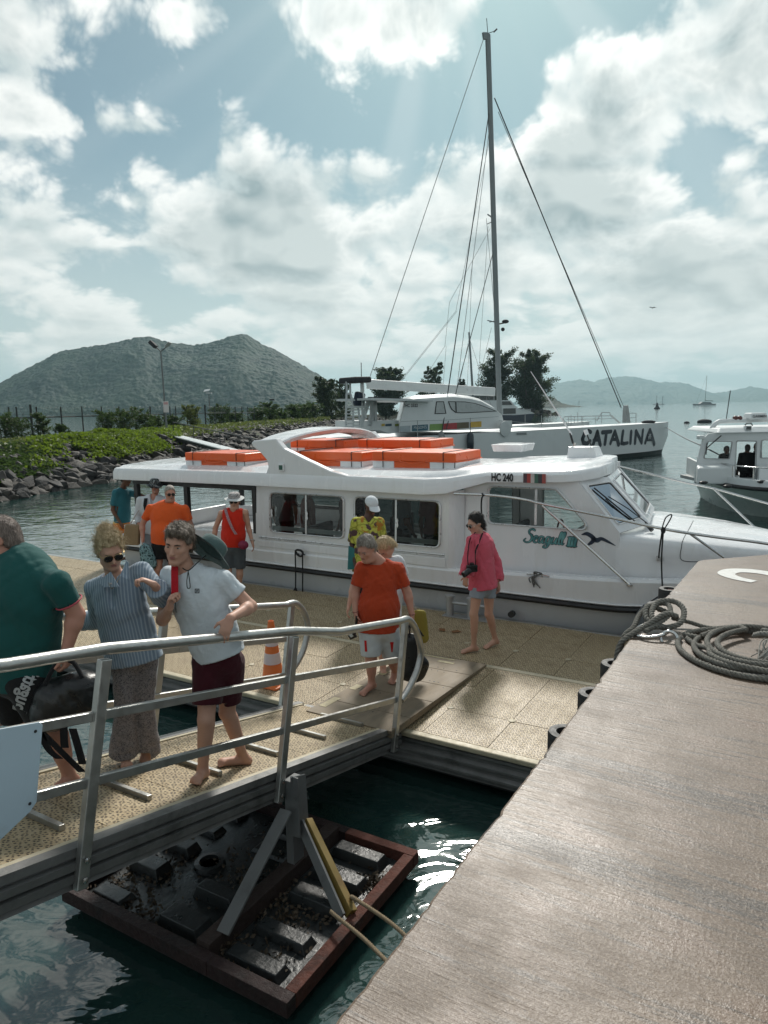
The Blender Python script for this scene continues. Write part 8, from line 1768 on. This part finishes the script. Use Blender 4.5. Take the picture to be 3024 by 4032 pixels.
g = D['g']; CAMO = pattern_mat('black_white_camouflage', (.02, .024, .026), (.26, .29, .29), (.035, .04, .042), 14., .02, .52); hat('bucket_hat', root, g(0, -.01, .045), *D['ax'], .098, .095, .055, CAMO, CAMO, .040)
MB().tube([g(-.012, .105, -.062), g(-.03, .165, -.085)], .005, 6).build('cigarette', EYEW, root); MB().loft([[p + np.array([-.03, 0, 0]), p + np.array([.03, 0, 0]), p + np.array([.03, .012, 0]), p + np.array([-.03, .012, 0])] for p in (px(574, 1962, 13.06), px(570, 1990, 12.98), px(576, 2015, 13.0))]).build('backpack_strap', BKS, root, fixn=True)
J = pj(14.1, hd=(498, 1886, .0), nk=(482, 1926, .0), shL=(508, 1938, .17), shR=(456, 1940, -.15), elL=(546, 1950, .02), wrL=(578, 1956, -.05), elR=(444, 2008, -.16), wrR=(474, 2060, -.20), pel=(482, 2050), hpL=(494, 2068, .08), hpR=(466, 2068, -.08), knL=(500, 2150, .08), knR=(472, 2150, -.08), anL=(502, 2220, .1), anR=(474, 2220, -.06))
for s_ in 'LR': J['an' + s_][2] = EYE - 3.0 + .085
root, D = person('dark haired crewman in teal T-shirt and yellow shorts holding the stern post', J, (.82, -.42, -.36), SK_B, .013, 1., .95, headz=1.04, toes=False)
shirt(D, cloth('teal_cotton', (.035, .165, .205), .2, 120.), .03, .75, 1.1, .070, 't_shirt', seed=3, fold=.004); m, t, n, b, o = mat_new('yellow_orange_shorts'); zz = n.xyz(o)[2]; n.put(b.inputs['Base Color'], n.mix(n.ramp(zz + n.noise(o, 6., 2.) * .1, .82, .90), (.72, .20, .02), (.50, .42, .05))); b.inputs['Roughness'].default_value = .8
trousers(D, m, .80, 1.14, 'shorts', .05); hair(root, D['g'], D['ax'], 1.04, H_DK, .010, 'lowbun', 4, .004); face_parts(root, D['g'], D['ax'], 1.04)

# ---- people aboard, seen through the windows
def standing(s, t, zf, head_, h=1.68, st_=True, sit=False):
    o = W((s, t, zf)) if st_ else np.array([s, t, zf]); a = rad(head_); fw = np.array([math.sin(a), math.cos(a), 0]); rt = np.array([math.cos(a), -math.sin(a), 0]); q = lambda r, f, u: o + rt * r * h + fw * f * h + np.array([0, 0, u * h])
    J = dict(hd=q(0, .02, .93), nk=q(0, 0, .845), shL=q(-.105, 0, .815), shR=q(.105, 0, .815), elL=q(-.135, -.01, .63), elR=q(.135, -.01, .63), wrL=q(-.125, .07, .50), wrR=q(.125, .07, .50), pel=q(0, 0, .53), hpL=q(-.05, 0, .51), hpR=q(.05, 0, .51), knL=q(-.055, .01, .28), knR=q(.055, .01, .28), anL=q(-.055, -.01, .05), anR=q(.055, -.01, .05))
    if sit:
        for k in ('hd', 'nk', 'shL', 'shR', 'elL', 'elR', 'wrL', 'wrR', 'pel', 'hpL', 'hpR'): J[k] = J[k] - np.array([0, 0, .22 * h])
        for s_, r in (('L', -.055), ('R', .055)): J['kn' + s_] = q(r, .24, .30); J['an' + s_] = q(r, .22, .05)
    return J, fw
BLKC = cloth('black_jacket', (.012, .013, .014)); FLD = pattern_mat('dark_flower_print', (.008, .010, .016), (.015, .018, .025), (.10, .11, .13), 22.)
for (s_, t_, hd_, top, bot, hr, lab, hh) in [(-7.45, 10.0, 60, cloth('dull_orange_shirt', (.42, .09, .06)), BKS, 'short', 'passenger in dull orange shirt behind the first cabin window', 1.62), (-7.0, 10.6, 200, cloth('pale_shirt', (.45, .45, .45)), BKS, 'bob', 'passenger bending in pale top, middle of the first cabin window', 1.5), (-6.52, 10.05, 20, FLD, BKS, 'short', 'broad passenger in dark flowered shirt behind the first cabin window', 1.66),
        (-5.75, 10.35, 30, cloth('sky_white_shirt', (.50, .54, .58)), BKS, 'bob', 'passenger in white top behind the second cabin window, next to the cap', 1.62), (-5.22, 10.5, 330, cloth('salmon_shirt', (.45, .17, .15)), BKS, 'short', 'passenger in salmon shirt, middle of the second cabin window', 1.64), (-4.86, 10.2, 40, cloth('stone_grey_shirt', (.24, .24, .25)), cloth('stone_trousers', (.27, .27, .27)), 'short', 'passenger in grey shirt with black bag behind the second cabin window', 1.64), (-8.45, 10.6, 330, cloth('slate_top', (.13, .14, .15)), BKS, 'short', 'passenger in slate top and hat inside the open stern', 1.62)]:
    J, fw = standing(s_, t_, -2.93, hd_ + 30.5, hh); root, D = person(lab, J, fw + (0, 0, -.2), SK_T, .017, .95, 1.12 if 'broad' in lab else 1., toes=False, group='passengers aboard the white boat')
    shirt(D, top, .04, .7, 1.1, .075, seed=1); trousers(D, bot, 1.9, 1.05, 'trousers'); hair(root, D['g'], D['ax'], .95, H_BR, .014, hr, 1)
    if 'hat' in lab.split(): hat('bucket_hat', root, D['g'](0, 0, .045), *D['ax'], .092, .08, .055, cloth('grey_hat_cotton', (.10, .10, .105)), None, .03)
for (u, Y, zf, hd_, top, lab, hh, sit) in [(2858, 24.0, 1752, 170, BLKC, 'seated helmsman behind the windscreen of the cabin boat', 1.75, True), (2942, 22.75, 1746, 15, BLKC, 'person in black jacket with a printed back in the cabin boat doorway', 1.78, False), (2982, 23.6, 1738, 280, BLKC, 'person in dark clothes standing behind the doorway of the cabin boat', 1.82, False)]:
    p = px(u, 1800, Y); J, fw = standing(p[0], p[1], px(u, zf, Y)[2] - hh * (.80 if sit else 1.02), hd_, hh, False, sit); root, D = person(lab, J, fw + (0, 0, -.12), SK_D, .018, 1., 1.1, toes=False, group='people aboard the cabin boat'); o = shirt(D, top, .06, 1.8, 1.1, .075, 'jacket', seed=1); trousers(D, BKS, 1.92, 1.05, 'trousers'); hair(root, D['g'], D['ax'], 1., H_DK, .014, 'short', 1)
    if 'printed' in lab: decal('back_print', o, root, [[(2908 + 7 * k, 1790), (2912 + 7 * k, 1790), (2912 + 7 * k, 1779 + 4 * (k % 2)), (2909 + 7 * k, 1777 + 3 * (k % 3))] for k in range(5)] + [[(2906, 1793), (2942, 1792), (2942, 1797), (2906, 1798)]], M('grey_print', (.2, .21, .21), .7), .01)

# ---- bags and things carried
BAGM = M('black_dry_bag', (.014, .015, .016), .32, var=.3, vs=8., bump=.4, bs=18.)
bg = empty('duffel_bag', tuple(px(250, 2900, 4.0)), 0, 'shiny black dry bag with hanging straps carried by the man in green', 'bag')
B = SDF(px(60, 2960, 4.0) - .3, px(420, 2600, 4.0) + .3, .0095); c = px(245, 2745, 3.96); B.cap(px(205, 2800, 3.99), px(345, 2740, 3.99), .125, .115, .05); B.ell(px(235, 2730, 3.98), (.15, .11, .10), None, .06); B.ell(px(320, 2690, 3.97), (.12, .10, .07), None, .06); B.folds(.006, FOLD, 3); sdf_obj('bag_body', B, BAGM, bg, 1)
MB().tube(smooth_path(np.array([px(175, 2700, 3.88), px(215, 2625, 3.93), px(255, 2600, 3.97), px(292, 2612, 3.96), px(325, 2668, 3.92)]), 6), .013, 8).build('handle', BKS, bg, smooth=60)
for L in ([(145, 2860), (190, 2950), (232, 2988)], [(160, 2880), (250, 2970), (322, 3040)], [(250, 2860), (252, 2920), (255, 2945)], [(285, 2870), (300, 2920), (325, 3010)]):
    P = [px(u, v, 3.90) for u, v in L]; MB().loft([[p + np.array([-.022, 0, 0]), p + np.array([.022, 0, .0]), p + np.array([.022, .006, 0]), p + np.array([-.022, .006, 0])] for p in smooth_path(np.array(P), 4)]).build('hanging_strap', BKS, bg, fixn=True)
hb2 = empty('hand_bag', tuple(px(1640, 2680, 6.95)), 0, 'black shoulder bag carried by the man in rust orange', 'bag')
B = SDF(px(1560, 2700, 6.95) - .12, px(1700, 2440, 6.95) + .14, .010); B.cap(px(1618, 2530, 6.95), px(1630, 2640, 6.95), .10, .13, .04, ((0, 1, 0), .5)); B.cap(px(1590, 2655, 6.95), px(1665, 2615, 6.95), .05, .06, .05, ((0, 1, 0), .7)); sdf_obj('bag_body', B, BAGM, hb2, 1)
for du in (-.02, .03): MB().tube(smooth_path(np.array([px(1600, 2510, 6.90) + (du, 0, 0), px(1622, 2448, 6.93), px(1655, 2505, 6.98) + (du, 0, 0)]), 5), .009, 6).build('handle', BKS, hb2, smooth=60)
yb = empty('tote_bag', tuple(px(1668, 2530, 7.55)), 0, 'mustard yellow tote bag hanging behind the black bag', 'bag'); YM = cloth('mustard_canvas', (.27, .225, .045), .3, 100.)
B = SDF(px(1600, 2560, 7.6) - .1, px(1700, 2380, 7.6) + .1, .010); B.cap(px(1652, 2425, 7.6), px(1664, 2510, 7.6), .085, .075, .02, ((0, 1, 0), .45)); B.folds(.004, FOLD, 2); B.cut(px(1650, 2402, 7.6), (0.1, 0, 1)); sdf_obj('bag_body', B, YM, yb, 1)
MB().beam(px(1612, 2330, 7.62), px(1644, 2412, 7.6), .006, .022, (0, 1, 0)).build('strap', EYEW, yb)
ac = empty('action_camera', tuple(px(1395, 2505, 6.85)), 0, 'small black action camera on a stick held by the man in rust orange', 'camera'); MB().tube([px(1405, 2425, 6.9), px(1402, 2475, 6.9)], .014, 10).build('grip', BAGM, ac, smooth=60); MB().tube([px(1402, 2475, 6.9), px(1398, 2495, 6.9)], .008, 8).build('mount', BAGM, ac); c = px(1388, 2505, 6.9); MB().obox(c, (.032, -.012, .018), (.004, .014, .0), (-.014, 0, .022)).build('camera_body', BAGM, ac, bevel=.004); MB().obox(c + (-.01, -.02, .012), (.014, -.004, .008), (.0, .003, 0), (-.008, 0, .012)).build('screen', M('pale_screen', (.5, .55, .56), .2), ac)
dc = empty('photo_camera', tuple(px(1846, 2270, 8.1)), 0, 'black interchangeable lens camera hanging on the woman in pink', 'camera'); c = px(1858, 2238, 8.12); MB().obox(c, (.058, .02, 0), (-.01, .03, 0), (0, 0, .042)).build('camera_body', BAGM, dc, bevel=.008); MB().obox(c + (-.0, 0, .052), (.022, .01, 0), (-.005, .02, 0), (0, 0, .014)).build('viewfinder', BAGM, dc, bevel=.004); d_ = nrm(px(1822, 2266, 8.02) - px(1850, 2246, 8.08)); MB().lathe(px(1850, 2246, 8.08), [(.034, 0), (.036, .03), (.034, .035), (.037, .07), (.036, .105), (.030, .105), (.028, .095), (.001, .095)], 20, d_).build('lens', BAGM, dc, smooth=40)
MB().tube(smooth_path(np.array([px(1843, 2226, 8.12), px(1842, 2180, 8.16), px(1852, 2120, 8.22), px(1872, 2096, 8.34)]), 5), .006, 6).build('neck_strap', BKS, dc, smooth=60); MB().tube(smooth_path(np.array([px(1872, 2226, 8.12), px(1872, 2175, 8.14), px(1880, 2150, 8.18), px(1900, 2100, 8.36)]), 5), [.005] * 5 + [.009] * 11, 6).build('neck_strap', BKS, dc, smooth=60)
sb = empty('straw_bag', tuple(px(512, 2150, 12.9)), 0, 'square straw basket bag carried by the man in the bucket hat', 'bag'); MB().prism([px(492, 2064, 12.9), px(546, 2070, 12.9), px(545, 2148, 12.9), px(478, 2146, 12.9)], (0, .12, 0)).build('basket', M('woven_straw', (.32, .225, .125), .85, var=.25, vs=8., bump=.8, bs=90.), sb, bevel=.02, fixn=True); MB().tube(smooth_path(np.array([px(512, 2066, 12.92), px(540, 2020, 12.95), px(548, 2010, 12.96)]), 5), .008, 6).build('handle', EYEW, sb)
mbag = empty('mesh_bag', tuple(px(590, 2230, 12.1)), 0, 'pale blue and black mesh beach bag hanging by the man in bright orange', 'bag'); B = SDF(px(540, 2260, 12.) - .15, px(620, 2120, 12.) + .15, .014); B.cap(px(575, 2165, 12.05), px(585, 2215, 12.05), .12, .15, .05, ((0, 1, 0), .5)); B.folds(.01, FOLD, 1); sdf_obj('bag_body', B, pattern_mat('blue_mesh', (.02, .035, .04), (.16, .27, .29), (.25, .38, .40), 16.), mbag, 1); MB().tube(smooth_path(np.array([px(562, 2168, 12.), px(562, 2138, 12.05), px(592, 2166, 12.)]), 5), .01, 6).build('handle', M('pale_blue_cord', (.25, .38, .42), .7), mbag)
tbk = empty('teal_folder', tuple(px(1396, 2240, 9.4)), 0, 'flat teal beach bag held by the man in the yellow shirt', 'bag'); MB().prism([px(1372, 2150, 9.45), px(1420, 2172, 9.45), px(1416, 2240, 9.45), px(1368, 2244, 9.45)], (0, .04, 0)).build('bag_panel', M('teal_nylon', (.02, .16, .17), .6), tbk, bevel=.01, fixn=True)
# =================================================================== hazy air
HAZE = 0.00014
m = bpy.data.materials.new('hazy_air'); m.use_nodes = True; t = m.node_tree; t.nodes.remove(t.nodes['Principled BSDF'])
v = t.nodes.new('ShaderNodeVolumePrincipled'); v.inputs['Color'].default_value = (.50, .74, .82, 1); v.inputs['Density'].default_value = HAZE; v.inputs['Anisotropy'].default_value = .35
t.links.new(v.outputs[0], t.nodes['Material Output'].inputs['Volume'])
hzo = MB().box((-9000, -120, -1.), (9000, 8600, 330.)).build('haze', m); tag(hzo, 'thin pale sea haze', kind='stuff')
